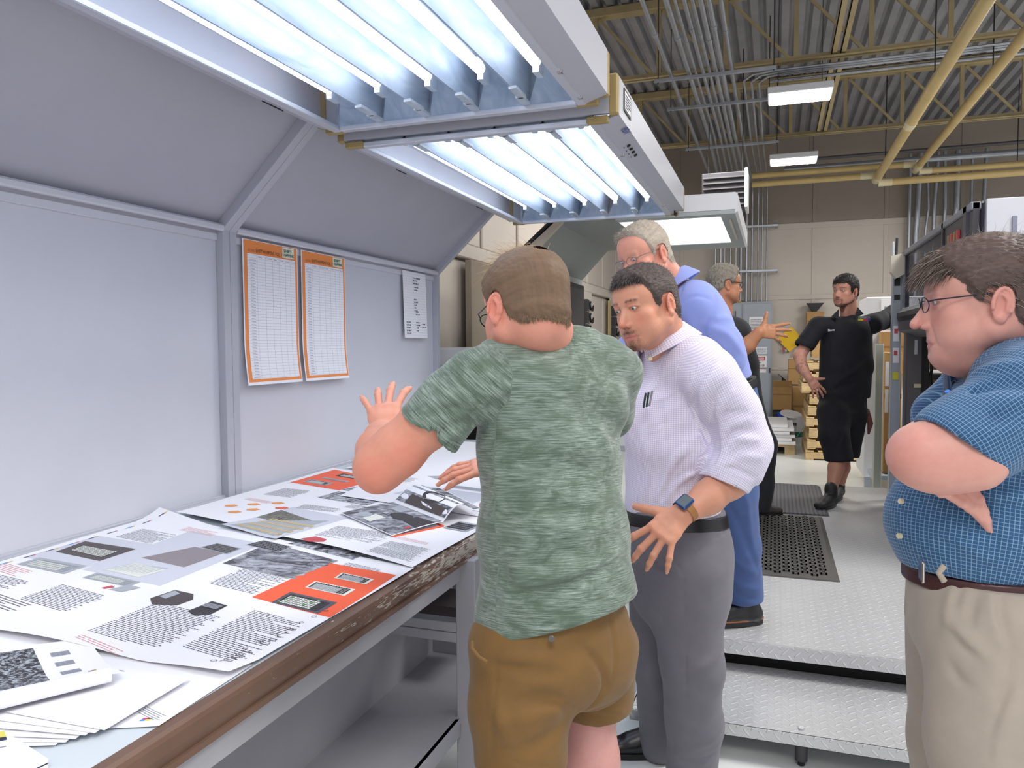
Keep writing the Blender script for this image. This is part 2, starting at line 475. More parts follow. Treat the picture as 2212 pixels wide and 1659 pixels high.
def head_build(sp):
    """a head in its own frame: x to the person's right, y forward, z up, eyes at z = 0"""
    h = sp.get('h', .0022); w = sp.get('w', 1.0); fat = sp.get('fat', 0.0); age = sp.get('age', 0)
    S = SDF((-.115, -.15, -.235), (.115, .15, .15), h)
    S.ell((0, -.012, .026), (.076*w, .099, .083), 0)
    S.ell((0, .04, .034), (.064*w, .054, .058), .02)
    S.ell((0, .028, -.042), (.0585*w+fat*.5, .064, .080), .025)
    S.ell((0, .052, -.055), (.040*w, .042, .05), .02)
    S.ell((0, -.03, -.03), (.064*w, .066, .06), .03)
    fj = sp.get('jaw', 1.0)
    for s in (-1, 1):
        S.ell((s*.042, .056, -.03), (.022, .021, .02), .018)
        S.cap((s*.055*w*fj, .0, -.062), (s*.022, .072, -.1), .02+fat, .017+fat*.5, .022)
        S.ell((s*.036, .05, -.065), (.024+fat, .028+fat, .03+fat), .02)
        S.cap((s*.040, .079, .0165), (s*.012, .0865, .0145), .0075, .008, .012)
    S.ell((0, .0815+sp.get('chiny', 0), -.1045-sp.get('chin', 0)), (.021, .017, .0165), .016)
    if fat > .004: S.ell((0, .04, -.118), (.04+fat, .045, .028+fat), .03)
    # sockets and lids
    for s in (-1, 1):
        S.ell((s*.0315, .0975, -.001), (.0185, .0125, .0125), .012, 'sub')
        S.ell((s*.0315, .0745, 0), (.0148, .0148, .0142), .005)
        S.cap((s*.020, .0865, .0065), (s*.044, .080, .0055), .0032, .0032, .004)
        sq = sp.get('eye_open', .0044)
        S.ell((s*.0315, .0915, -.0012), (.0128, .010, sq), .0012, 'sub')
        if age: S.fold([(s*.02, .0895, -.012), (s*.031, .0885, -.0165), (s*.043, .081, -.013)], .003, .0013*age)
        if age: S.fold([(s*.019, .092, -.045), (s*.029, .0875, -.06), (s*.034, .079, -.078)], .004, -.002*age)
    # nose
    nl = sp.get('nose', 1.0)
    S.ell((0, .088, -.034), (.0105, .016+.004*nl, .021), .008)
    S.cap((0, .082, .004), (0, .092, -.035), .009, .0125, .008)
    S.cap((0, .0825, .008), (0, .1+.010*nl, -.034), .0068, .008, .010)
    S.ell((0, .1005+.0115*nl, -.0405), (.0102, .0100, .0092), .007)
    for s in (-1, 1):
        S.ell((s*.0125, .1, -.0455), (.0075, .0105, .0075), .004)
        S.ell((s*.0065, .104+.004*nl, -.053), (.0035, .0058, .0042), .002, 'sub')
    # mouth
    S.ell((0, .073, -.074), (.034, .0235, .026), .016)
    for s in (-1, 1):
        S.chain([(s*.025, .0838, -.0805), (s*.012, .0925, -.0765), (s*.003, .0955, -.0752)], [.0026, .0040, .0040], .005)
        S.chain([(s*.023, .0838, -.0825), (s*.011, .0915, -.0862), (0, .0935, -.0868)], [.0026, .0044, .0048], .005)
        S.fold([(s*.027, .0835, -.0805), (s*.013, .0955, -.0805), (0, .0990, -.0808)], .0022, -.0022)
        S.fold([(s*.017, .103, -.047), (s*.028, .09, -.062), (s*.032, .083, -.078)], .006, -.0018)
    S.ell((0, .1035, -.0965), (.016, .007, .005), .008, 'sub')
    # ears
    eo = sp.get('ear_out', 0)
    for s in (-1, 1):
        bx = .072*w
        R = rotm(90-s*(14+eo), 0, 0)@np.array([[1, 0, 0], [0, math.cos(.2), -math.sin(.2)], [0, math.sin(.2), math.cos(.2)]])
        c = np.array([s*(bx+.0065), -.014, -.018])
        S.ell(c, (.0062, .0185, .0315), .004, 'add', R)
        S.cap((s*bx, -.004, -.044), (s*(bx+.005), -.006, -.043), .007, .008, .005)
        S.ell(c+np.array([s*.0065, .0035, -.002]), (.0052, .0105, .0185), .0025, 'sub', R)
        a = [c+R@np.array([s*.0035, .017*math.cos(t), .029*math.sin(t)]) for t in np.linspace(-.3, 3.6, 12)]
        S.chain(a, [.0036]*12, .002)
        S.ell(c+np.array([s*.001, .004, -.027]), (.0052, .0085, .0085), .004)
        S.fold([c+R@np.array([s*.006, -.008, -.012]), c+R@np.array([s*.006, -.009, .006]), c+R@np.array([s*.006, .0, .014])], .003, .003)
    # neck, in the body's direction: lean given in head frame
    nd = np.array(sp.get('neck', (0, -.05, -.14))); nr = sp.get('neck_r', .056)
    S.cap((0, -.035, -.045), np.array((0, -.03, -.04))+nd, nr*.98, nr*1.04, .02)
    S.cap((0, .02, -.075), np.array((0, .02, -.03))+nd, nr*.55, nr*.7, .02)
    for f in sp.get('extra', []): f(S)
    V, Q = S.mesh(); V = relax(V, Q, 1, .35)
    N = vnormals(V, Q)
    x, y, z = V.T; ax = np.abs(x)
    base = np.array(hexlin(sp['skin'])); red = np.array(hexlin(sp.get('red', 'c8695a')))
    C = np.tile(base, (len(V), 1))
    def blend(C, col, f): return C*(1-f[:, None])+np.array(col)*f[:, None]
    f = np.exp(-(((ax-.042)/.02)**2+((z+.035)/.022)**2))*(y > .03)*.5
    f = np.maximum(f, np.exp(-((x/.014)**2+((z+.043)/.014)**2))*(y > .09)*.75)
    f = np.maximum(f, (ax > .069*w)*np.exp(-(((y+.014)/.03)**2+((z+.018)/.04)**2))*.55)
    f = np.clip(f+sp.get('redall', 0), 0, 1)
    C = blend(C, red, f*sp.get('redness', .7))
    lip = np.array(hexlin(sp.get('lip', 'b4605c')))
    zz = -.081-.0
    lipf = np.exp(-(((z-zz)/.0085)**4))*(np.abs(x) < .0255)*sm(y, .083, .089)*(1-sm(ax-.026+np.abs(z-zz)*1.4, 0, .006))
    C = blend(C, lip, np.clip(lipf, 0, 1)*.75)
    hc = np.array(hexlin(sp['hair'])); bc = np.array(hexlin(sp.get('brow', sp['hair'])))
    P = V*1.0
    bz = .0215-((ax-.03)/.03)**2*.005
    bf = np.exp(-((z-bz)/.0042)**2)*sm(ax, .010, .016)*(1-sm(ax, .046, .056))*(y > .06)
    C = blend(C, bc, np.clip(bf*(.75+.5*rnd3(V, 900, 3)), 0, 1)*sp.get('browd', .85))
    lf = np.zeros(len(V))  # lash line
    for s in (-1, 1):
        dd = np.sqrt(((x-s*.0315)/.0135)**2+((z+.001)/(sp.get('eye_open', .0044)+.0012))**2)
        lf = np.maximum(lf, np.exp(-((dd-1)/.22)**2)*(y > .07))
    C = blend(C, base*.28, lf*.75)
    C = blend(C, base*.35, np.exp(-(((ax-.0065)/.005)**2+((z+.053)/.004)**2))*(y > .095)*.8)   # nostrils
    if 'beard' in sp:
        d = np.clip(sp['beard'](x, y, z, ax), 0, 1)*(1-np.clip(lipf*1.5, 0, 1))
        C = blend(C, hexlin(sp.get('beardc', sp['hair'])), np.clip(d*(.8+.5*rnd3(V, 700, 8)), 0, 1))
    ys, zs = sp['line']; zb = np.interp(y, ys, zs)+.004*rnd3(V, 120, 5)
    reg = z-zb
    hairless = np.exp(-(((ax-(.072*w+.008))/.014)**4+((y+.012)/.024)**4+((z+.018)/.036)**4))
    scal = sm(reg, -.006, .008)*(1-np.clip(hairless*1.5, 0, 1)); dens = sp.get('dens', lambda x, y, z: 1+0*x)(x, y, z)
    C = blend(C, hc, np.clip(scal*dens, 0, 1)*.85)
    parts = [(V, Q, C, 0)]
    ev, eq = uvsphere((0, 0, 0), 1); g = np.array(sp.get('gaze', (0, 1, -.1)), float); g /= np.linalg.norm(g)
    for s in (-1, 1):
        vv = ev*.0128+np.array((s*.0315, .0752, 0)); dt = ev@g
        ec = np.tile((.78, .76, .74), (len(ev), 1)); ir = hexlin(sp.get('iris', '5a6a70'))
        ec[dt > .80] = ir; ec[dt > .955] = (.01, .01, .01)
        # finer sphere by orientation: rotate the pole to the gaze
        z_ = g; x_ = np.cross((0, 0, 1), z_); x_ /= np.linalg.norm(x_); y_ = np.cross(z_, x_); RR = np.stack([x_, y_, z_], 1)
        vv = (ev@RR.T)*.0128+np.array((s*.0315, .0752, 0)); dz = ev[:, 2]
        ec = np.tile((.78, .76, .74), (len(ev), 1)); ec[dz > .84] = ir; ec[dz > .97] = (.01, .01, .01)
        parts.append((vv, eq, ec, 1))
    return V, Q, N, parts, scal*dens, reg

def strands(root, dirs, length, width, seg, droop, seed, jitter=.25, col=None, colvar=.25, curl=0.0, n3=3):
    """root, dirs (n,3); length (n,); droop: vector field added progressively"""
    rg = np.random.RandomState(seed); n = len(root)
    d = dirs+rg.randn(n, 3)*jitter; d /= np.linalg.norm(d, axis=1)[:, None]
    P = [root.copy()]; cur = root.copy(); st = (length/seg)[:, None]
    for i in range(seg):
        d = d+droop*(1.0/seg)+rg.randn(n, 3)*curl; d /= np.linalg.norm(d, axis=1)[:, None]
        cur = cur+d*st; P.append(cur.copy())
    P = np.stack(P, 1)                       # n, seg+1, 3
    T = np.gradient(P, axis=1); T /= np.linalg.norm(T, axis=2)[:, :, None]+1e-9
    ref = rg.randn(n, 1, 3); A = np.cross(T, ref); A /= np.linalg.norm(A, axis=2)[:, :, None]+1e-9; B = np.cross(T, A)
    wd = width*(1-.75*np.linspace(0, 1, seg+1)**1.5)[None, :, None]
    V = np.stack([P+(A*math.cos(2*math.pi*k/n3)+B*math.sin(2*math.pi*k/n3))*wd for k in range(n3)], 2)  # n,seg+1,3,3
    V = V.reshape(-1, 3); base = (np.arange(n)*(seg+1)*n3)[:, None]
    q = []
    for i in range(seg):
        for k in range(n3): q.append((i*n3+k, i*n3+(k+1) % n3, (i+1)*n3+(k+1) % n3, (i+1)*n3+k))
    Q = (base[:, :, None]+np.array(q)[None]).reshape(-1, 4)
    c = np.array(col)[None, :]*(1+colvar*rg.randn(n, 1))
    if isinstance(col, np.ndarray) and col.ndim == 2: c = col*(1+colvar*rg.randn(n, 1))
    C = np.repeat(np.clip(c, 0.002, 1), (seg+1)*n3, 0)
    return V, Q.astype(np.int32), C

def subset(V, Q, keep):
    fm = keep[Q].all(1); q = Q[fm]; u, inv = np.unique(q, return_inverse=True)
    return u, inv.reshape(q.shape)

def make_head(sp, R, org, scale):
    V, Q, N, parts, scal, reg = head_build(sp)
    T = lambda v: (v*scale)@R.T+org
    hp = []
    keep = scal > .35
    if sp.get('cap', True) and keep.any():
        u, q = subset(V, Q, keep)
        x, y, z = V[u].T
        th = sp.get('thick', lambda x, y, z: .006+0*x)(x, y, z)*sm(reg[u], 0, .03)
        nz = (.35*rnd3(V[u], 260, 11)+.4*rnd3(V[u]*np.array([1, .35, .35]), 500, 12))
        VV = V[u]+N[u]*(th*(1+nz*sp.get('tuft', .35)))[:, None]+N[u]*.0006
        hc = np.array(hexlin(sp['hair'])); cc = hc[None, :]*(1+.12*rnd3(V[u]*np.array([1, .4, .4]), 300, 9))[:, None]
        hp.append((VV, q, np.clip(cc, .003, 1), 0))
    for st in sp.get('strands', []):
        hp.append(st(V, N, scal, reg) + (0,))
    parts = [(T(v), q, c, m) for v, q, c, m in parts]
    hp = [(T(v), q, c, m) for v, q, c, m in hp]
    return parts, hp

def obj_from_parts(name, parts, mats, parent, props=None, smooth=True):
    V, Q, C, Mi = qjoin(parts)
    off = np.array(parent.location) if parent is not None else V.mean(0)
    me = newmesh(name, V-off, Q, mats, Mi, smooth); setattr_color(me, 'col', C)
    o = link(name, me, parent)
    if parent is None: o.location = off
    return o
# ================================================================ limbs, hands and garments
def _cut(s, p, n, rad):
    p = np.array(p, float); n = np.array(n, float); n /= np.linalg.norm(n); w = s.win(p-rad, p+rad)
    if w is None: return
    sl, X, Y, Z = w; X = X-p[0]; Y = Y-p[1]; Z = Z-p[2]
    d = np.minimum(X*n[0]+Y*n[1]+Z*n[2], rad-np.sqrt(X*X+Y*Y+Z*Z))
    s.F[sl] = s._smax(s.F[sl], d.astype(np.float32), .005)
SDF.cut = _cut
def unit(v): v = np.array(v, float); return v/np.linalg.norm(v)
def hand(S, w, Yd, Zd, side, sc=1.0, spread=(10, 3, -4, -12), curl=((15, 20, 15),)*4, thumb=(35, 20, 15, 10), rad=1.0):
    """w wrist; Yd towards the fingers; Zd out of the back of the hand; side +1 right hand, -1 left hand"""
    w = np.array(w, float); Y = unit(Yd); Z = unit(np.array(Zd, float)-Y*(np.array(Zd)@Y)); X = np.cross(Y, Z)*(-side)
    P = lambda x, y, z: w+(X*x+Y*y+Z*z)*sc
    tips = []
    bx = (.029, .0095, -.0105, -.029); by = (.088, .092, .088, .079); L = ((.041, .024, .020), (.045, .028, .021), (.041, .026, .021), (.033, .019, .019)); R = (.0092, .0093, .0088, .0078)
    S.ecap(P(0, -.012, 0), P(.002, .05, 0), X, (.026*sc*rad, .019*sc), (.037*sc*rad, .017*sc), .01)
    S.ecap(P(.002, .05, 0), P(0, .078, .001), X, (.037*sc*rad, .016*sc), (.039*sc*rad, .0125*sc), .008)
    for i in range(4):
        a = math.radians(spread[i]); d = Y*math.cos(a)+X*math.sin(a); ax = np.cross(d, Z); p = P(bx[i], by[i]-.012, .001); r = R[i]*sc*rad; c = 0
        S.cap(P(bx[i]*.45, .035, .003), p, r*.9, r*1.12, .006)
        q = p
        for j in range(3):
            c += math.radians(curl[i][j]); dd = d*math.cos(c)-Z*math.sin(c); ln = L[i][j]*sc+(.012*sc if j == 0 else 0)
            r2 = r*(.95, .88, .74)[j]; q2 = q+dd*ln; S.cap(q, q2, r, r2, .0035); 
            if j < 2: S.ell(q2+Z*0, (r2*1.07,)*3, .002)
            r = r2; q = q2
        nz = Z*math.cos(c)+d*math.sin(c); tips.append((q, dd, nz, r))
    t = thumb; a = math.radians(t[0]); d = Y*math.cos(a)+X*math.sin(a); down = math.radians(t[3]); d = unit(d*math.cos(down)-Z*math.sin(down))
    p = P(.016, .014, -.006); S.cap(p, P(.016, .014, -.006)+d*.042*sc, .0165*sc*rad, .0125*sc*rad, .01); q = p+d*.042*sc
    b = math.radians(t[1]); d2 = unit(d*math.cos(b)+(Y*.75-Z*.3-X*.25)*math.sin(b)); q2 = q+d2*.033*sc; S.cap(q, q2, .0118*sc*rad, .0105*sc*rad, .005)
    b = math.radians(t[2]); d3 = unit(d2*math.cos(b)+(Y*.6-X*.5)*math.sin(b)); q3 = q2+d3*.024*sc; S.cap(q2, q3, .0108*sc*rad, .0085*sc*rad, .003)
    tips.append((q3, d3, unit(Z*.6+X*.7-d3*((Z*.6+X*.7)@d3)), .0088*sc*rad))
    for k in (0, 1, 2): S.fold([P(.030-.02*k, .040, .0175), P(bx[k], by[k]-.02, .0145)], .0035*sc, .0006)
    return tips
def nails(tips):
    parts = []
    for (q, d, n, r) in tips:
        s_ = np.cross(d, n); c = q+n*r*.72-d*r*.05; V = []; Q = []
        for i in range(5):
            for j in range(4):
                u = (i/4-.5)*1.5; v = (j/3-.5)*2*r*.85
                V.append(c+s_*math.sin(u)*r*.78+n*(math.cos(u)-1)*r*.6+n*.0012+d*v)
        for i in range(4):
            for j in range(3): Q.append((i*4+j, i*4+j+1, (i+1)*4+j+1, (i+1)*4+j))
        parts.append((np.array(V), np.array(Q, np.int32), np.tile(hexlin('e2aa9c'), (20, 1)), 0))
    return parts
def skin_part(S, col, red='c8695a', redp=(), hairc=None, tat=None):
    V, Q = S.mesh(); V = relax(V, Q, 1, .4); C = np.tile(hexlin(col), (len(V), 1)); r = np.array(hexlin(red))
    f = np.zeros(len(V))
    for (p, w, a) in redp: f = np.maximum(f, a*np.exp(-(((V-np.array(p))**2).sum(1))/w**2))
    f = np.clip(f+.10*rnd3(V, 60, 4), 0, 1); C = C*(1-f[:, None])+r*f[:, None]
    if tat is not None:
        g = np.clip(tat(V), 0, 1); C = C*(1-g[:, None])+np.array(hexlin('4b4a50'))*g[:, None]
    return (V, Q, C, 0)
def pat_uv(V, bones):
    best = np.full(len(V), 1e9); U = np.zeros((len(V), 3))
    for k, (a, b, lat, R) in enumerate(bones):
        a = np.array(a, float); b = np.array(b, float); L = np.linalg.norm(b-a); ez = (b-a)/L
        ex = np.array(lat, float); ex = unit(ex-ez*(ex@ez)); ey = np.cross(ez, ex); P = V-a; w = P@ez; t = np.clip(w, 0, L)
        q = P-t[:, None]*ez; d = np.linalg.norm(q, axis=1)/R
        x, y = P@ex, P@ey; u = np.arctan2(y, x)*R
        m = d < best; best[m] = d[m]; U[m, 0] = u[m]; U[m, 1] = w[m]; U[m, 2] = k
    return U
def garment(name, S, m, parent, bones=None, rel=3, col=None, label=None):
    V, Q = S.mesh(); V = relax(V, Q, rel, .5)
    off = np.array(parent.location); me = newmesh(name, V-off, Q, [m], None, True)
    if bones: setattr_vec(me, 'pat', pat_uv(V, bones))
    o = link(name, me, parent)
    if label: o['label'] = label
    return o
def pat_node(t):
    a = t.n('ShaderNodeAttribute', attribute_name='pat'); return a.outputs['Vector']
def fab_heather():
    t = NT('green_heather'); p = pat_node(t)
    a = t.noise(t.mapping(p, (7, 170, 1)), 2.6, 5, .7); b = t.noise(t.mapping(p, (5, 10, 3)), 1.9, 4, .65, 1.2)
    c = t.ramp(a, [(.36, hexlin('3f5044')), (.48, hexlin('6d7e72')), (.64, hexlin('98a69c'))])
    c = t.mix(t.ramp(b, [(.42, (0, 0, 0)), (.60, (.72, .72, .72))]), c, hexlin('4a5c4b'))
    t.l(c, t.b.inputs['Base Color']); t.b.inputs['Roughness'].default_value = .85; t.b.inputs['Sheen Weight'].default_value = .25
    t.bump(t.noise(t.mapping(p, (30, 420, 1)), 2, 3), .25, .002); return t.m
def fab_check(name, base, line, p_, frac, soft=1.0, both=True, base2=None, bs=.25):
    t = NT(name); s_ = t.n('ShaderNodeSeparateXYZ'); t.l(pat_node(t), s_.inputs[0]); c = hexlin(base); cur = None
    def ln(o): return t.math('LESS_THAN', t.math('FRACT', t.math('DIVIDE', t.math('ADD', o, 5), p_)), frac)
    A = t.mix(t.math('MULTIPLY', ln(s_.outputs['X']), soft), c, hexlin(line))
    if both: A = t.mix(t.math('MULTIPLY', ln(s_.outputs['Y']), soft), A, hexlin(line))
    t.l(A, t.b.inputs['Base Color']); t.b.inputs['Roughness'].default_value = .8; t.b.inputs['Sheen Weight'].default_value = .15
    t.bump(t.noise(t.obj(), 700, 2), bs, .001); return t.m
def fab(name, col, rough=.8, var=.08, vs=30, bump=.25, bs=500, sheen=.1):
    t = NT(name); c = hexlin(col); nz = t.noise(t.obj(), vs, 4)
    t.l(t.ramp(nz, [(.3, tuple(x*(1-var) for x in c)), (.7, tuple(min(1, x*(1+var)) for x in c))]), t.b.inputs['Base Color'])
    t.b.inputs['Roughness'].default_value = rough; t.b.inputs['Sheen Weight'].default_value = sheen; t.bump(t.noise(t.obj(), bs, 3), bump, .001); return t.m
def shoe(S, ankle, yaw, L=.29, w=.05, h=.0):
    """ankle joint, world yaw of the toes in degrees; the sole sits .085 below the ankle"""
    a = np.array(ankle, float); d = np.array((math.cos(math.radians(yaw)), math.sin(math.radians(yaw)), 0)); s_ = np.array((-d[1], d[0], 0)); zf = a[2]-.085
    P = lambda f, l, z: np.array((a[0], a[1], 0))+d*f+s_*l+np.array((0, 0, zf+z))
    S.cap(P(-.03, 0, .05), P(0, 0, .13), .04, .045, .02); S.cap(P(-.035, 0, .042), P(.05, 0, .04), .036, .042, .02)
    S.cap(P(.03, 0, .075), P(.11, 0, .048), .036, .034, .02); S.ecap(P(.09, 0, .038), P(.185, 0, .033), s_, (w*.86, .034), (w*.78, .026), .02)
    S.plane((0, 0, zf+.012), (0, 0, -1))
def sole(b, ankle, yaw, mt, L=.30, w=.048, welt=None):
    a = np.array(ankle, float); d = np.array((math.cos(math.radians(yaw)), math.sin(math.radians(yaw)))); s_ = np.array((-d[1], d[0])); zf = a[2]-.085
    pts = []
    for k in range(20):
        t = 2*math.pi*k/20; f = .068+math.cos(t)*.147; wd = math.sin(t)*w*(.86+.16*math.cos(t)); q = a[:2]+d*f+s_*wd; pts.append((q[0], q[1]))
    slab2(b, pts, zf, zf+.02, mt)
    if welt: 
        c = np.mean(pts, 0); slab2(b, [tuple(c+(np.array(p)-c)*1.02) for p in pts], zf+.02, zf+.027, welt)
def slab2(b, pts, z0, z1, mt):
    n = len(pts); b.add([(x, y, z0) for x, y in pts]+[(x, y, z1) for x, y in pts], [tuple(range(n))[::-1], tuple(range(n, 2*n))]+[(i, (i+1) % n, n+(i+1) % n, n+i) for i in range(n)], mt)
def growth(n, length, comb, width=.0004, seg=5, seed=1, jit=.2, droop=(0, 0, 0), lift=.6, dens=None, col='4a3f3a', cv=.25, mask=None, cols=None, curl=0):
    """strands rooted in the hair region; comb(x,y,z) gives the lie of the hair in the head's frame"""
    def f(V, N, scal, reg):
        rg = np.random.RandomState(seed); w = np.clip(scal-.25, 0, 1) if mask is None else np.clip(mask(*V.T), 0, 1)
        if dens is not None: w = w*dens(*V.T)
        i = rg.choice(len(V), n, p=w/w.sum()); v = V[i]+rg.randn(n, 3)*.0007; x, y, z = v.T
        L = length(x, y, z)*(1+.25*rg.randn(n)); c = np.array(hexlin(col))
        if cols is not None:
            c2 = np.array([hexlin(q) for q in cols]); c = c2[rg.randint(0, len(cols), n)]
        return strands(v-N[i]*.001, N[i]*lift+comb(x, y, z), np.clip(L, .001, .2), width, seg, np.array(droop), seed, jit, c, cv, curl)
    return f
def vec(*a): return np.stack([q+0*a[0] if not np.isscalar(q) else q+0*([b for b in a if not np.isscalar(b)] or [np.zeros(1)])[0] for q in a], 1)
def glasses(parent, R, org, sc, m_frame, m_lens, rim=.0012, w=.024, h=.016, full=True, dy=0, temple_z=.004):
    T = lambda x, y, z: tuple(R@(np.array((x, y+dy, z))*sc)+org)
    b = MB()
    for s in (-1, 1):
        pts = [T(s*(.0325+w*math.cos(t)*(1-.08*abs(math.sin(t)))), .1035-.006*(abs(math.cos(t)) if math.cos(t) > 0 else 0)-.003*math.sin(t)*0, -.004+h*math.sin(t)) for t in np.linspace(0, 2*math.pi, 25)]
        if not full: pts = pts[:13] if s > 0 else pts[:13]
        b.tube(pts, rim*sc, m_frame, 6, caps=False)
        b.tube([T(s*(.0325+w*.98), .098, .002), T(s*(.066), .086, .004), T(s*.073, .04, .004), T(s*.0755, .0, temple_z), T(s*.074, -.02, -.01), T(s*.072, -.03, -.025)], rim*1.15*sc, m_frame, 6)
    b.tube([T(-.0105, .1035, -.001), T(0, .107, .002), T(.0105, .1035, -.001)], rim*sc, m_frame, 6)
    o = b.build('glasses', parent)
    b = MB()
    for s in (-1, 1):
        c = [T(s*(.0325+w*math.cos(t)*(1-.08*abs(math.sin(t)))), .1035-.006*(abs(math.cos(t)) if math.cos(t) > 0 else 0), -.004+h*math.sin(t)) for t in np.linspace(0, 2*math.pi, 25)[:-1]]
        b.add(c, [tuple(range(24))], m_lens)
    b.build('lens', o)
    return o
mat_fit = mat('pipe_fitting', 'd8cda8', .45); m_chrome = mat('chrome', 'c8c8cc', .2, 1.0); m_black = mat('black', '141416', .5)
m_paper = mat('paper', 'f1f1f6', .6, spec=.3)
# ================================================================ materials of the place
m_booth = mat('booth_paint_shaded', 'a9a9b2', .42, spec=.45, var=.03, vs=3)  # same booth paint, with the shade of the slope put into the colour
m_booth2 = mat('booth_paint_smooth', 'b0b1ba', .38, spec=.45)
m_boothw = mat('booth_paint_lit', 'c9cad2', .4, spec=.4, var=.025, vs=2)  # lit copy of the booth paint, made paler for the back panels
m_tab = mat('table_paint', 'a8a8ae', .45, var=.05, vs=3)
m_alu = mat('alu_frame', 'c3c5ce', .35, .25)
m_tan = mat('tan_plastic', 'a08a5c', .5)
m_dark = mat('dark_grey', '37363a', .5)
m_white = mat('white_paint', 'd8d9dc', .45)
m_ink = mat('ink', '4a4c58', .7); m_inkl = mat('ink_light', '8f93a0', .7)
m_red = mat('ink_red', 'e0989a', .7); m_orange = mat('ink_orange', 'f0623c', .55); m_pgrey = mat('print_grey', 'cfd1dc', .6)
m_chart = mat('chart_orange', 'f08f48', .6)
m_cream = mat('cream_wall_paint', 'cdc4ba', .6, var=.04, vs=1.2); m_cream2 = mat('tan_wall_upper', '9a8f83', .6, var=.04, vs=1.2)  # second tone: darker tan from the high seam up to the roof
m_galv = mat('galvanised', 'a9adb4', .38, .75, var=.12, vs=5)
m_beige = mat('joist_paint', 'a99870', .55, var=.12, vs=5)
m_yel = mat('yellow_pipe_paint', 'c4ab74', .42, var=.1, vs=4)
m_deck = mat('deck_steel', '98989c', .45, .2, var=.2, vs=2)
m_wood = mat('pallet_wood', 'cdb183', .7, var=.2, vs=12); m_card = mat('cardboard', 'b08a58', .75, var=.08, vs=6)
m_cardd = mat('cardboard_dark', '8f6d42', .75); m_cab = mat('cabinet_grey', 'a3abb6', .45)
m_press = mat('press_grey', '5a5659', .42, var=.05, vs=4); m_pressd = mat('press_dark', '37353b', .4)
m_pressm = mat('press_mid', '8b8e96', .4)

def brown_edge():
    t = NT('worn_brown_edge'); p = t.geo(); sp = t.n('ShaderNodeSeparateXYZ'); t.l(p, sp.inputs[0])
    nz = t.noise(t.mapping(p, (14, 7, 60)), 3.2, 8, .68); fine = t.noise(t.mapping(p, (30, 30, 120)), 5, 4, .6)
    yb = t.math('MULTIPLY', t.math('SUBTRACT', sp.outputs['Y'], 1.45), .22)
    zc = t.math('ABSOLUTE', t.math('SUBTRACT', sp.outputs['Z'], .826)); zb = t.math('MULTIPLY', zc, -3.5)
    v = t.math('ADD', t.math('ADD', t.math('ADD', nz, t.math('MULTIPLY', t.math('MINIMUM', t.math('MAXIMUM', yb, -.12), .25), 1.0)), zb), t.math('MULTIPLY', fine, .12))
    lo = t.math('ABSOLUTE', t.math('SUBTRACT', sp.outputs['Y'], .75)); v = t.math('ADD', v, t.math('MAXIMUM', t.math('SUBTRACT', .07, t.math('MULTIPLY', lo, .35)), 0))
    m = t.math('GREATER_THAN', v, .66)
    br = t.mix(t.noise(p, 6, 4), hexlin('5d463c'), hexlin('7b6150'))
    t.l(t.mix(m, br, hexlin('bdb7ab')), t.b.inputs['Base Color']); t.b.inputs['Roughness'].default_value = .38
    return t.m
m_brown = brown_edge()
def plate():
    t = NT('diamond_plate'); p = t.geo(); sp = t.n('ShaderNodeSeparateXYZ'); t.l(p, sp.inputs[0])
    def lug(offx, offy, ang):
        P_ = .052
        u = t.math('SUBTRACT', t.math('FRACT', t.math('ADD', t.math('DIVIDE', sp.outputs['X'], P_), offx)), .5)
        yz = t.math('SUBTRACT', sp.outputs['Y'], sp.outputs['Z'])
        v = t.math('SUBTRACT', t.math('FRACT', t.math('ADD', t.math('DIVIDE', yz, P_), offy)), .5)
        c, s_ = math.cos(ang), math.sin(ang)
        a = t.math('ADD', t.math('MULTIPLY', u, c), t.math('MULTIPLY', v, s_))
        b = t.math('SUBTRACT', t.math('MULTIPLY', v, c), t.math('MULTIPLY', u, s_))
        d = t.math('ADD', t.math('POWER', t.math('ABSOLUTE', t.math('DIVIDE', a, .40)), 2), t.math('POWER', t.math('ABSOLUTE', t.math('DIVIDE', b, .095)), 2))
        return t.math('MAXIMUM', t.math('SUBTRACT', 1, d), 0)
    h = t.math('MAXIMUM', lug(0, 0, .8), lug(.5, .5, -.8))
    hs = t.math('MINIMUM', t.math('MULTIPLY', h, 2.5), 1)
    nz = t.noise(p, 3, 5, .6)
    t.l(t.mix(t.math('MULTIPLY', hs, .5), t.mix(nz, hexlin('c2c3c4'), hexlin('d4d4d5')), hexlin('ececee')), t.b.inputs['Base Color'])
    t.b.inputs['Metallic'].default_value = .35; t.b.inputs['Roughness'].default_value = .38
    t.bump(hs, .75, .0035); return t.m
m_plate = plate()
def floor_mat():
    t = NT('white_floor'); p = t.geo(); a = t.noise(p, 1.3, 6, .6); b = t.noise(p, 7, 6, .7)
    c = t.ramp(a, [(.25, hexlin('d2d7d7')), (.6, hexlin('e4e8e7'))])
    spot = t.math('GREATER_THAN', b, .70)
    t.l(t.mix(t.math('MULTIPLY', spot, .55), c, hexlin('6c6a64')), t.b.inputs['Base Color'])
    t.b.inputs['Roughness'].default_value = .28; t.bump(b, .1, .004); return t.m
m_floor = floor_mat()
m_glass = glassy('clear_glass', (.93, .95, .97), .08, .03)
def emit(name, col, st):
    m = bpy.data.materials.new(name); m.use_nodes = True; t = m.node_tree; t.nodes.clear()
    o = t.nodes.new('ShaderNodeOutputMaterial'); e = t.nodes.new('ShaderNodeEmission'); e.inputs[0].default_value = (*col, 1); e.inputs[1].default_value = st
    t.links.new(e.outputs[0], o.inputs[0]); return m

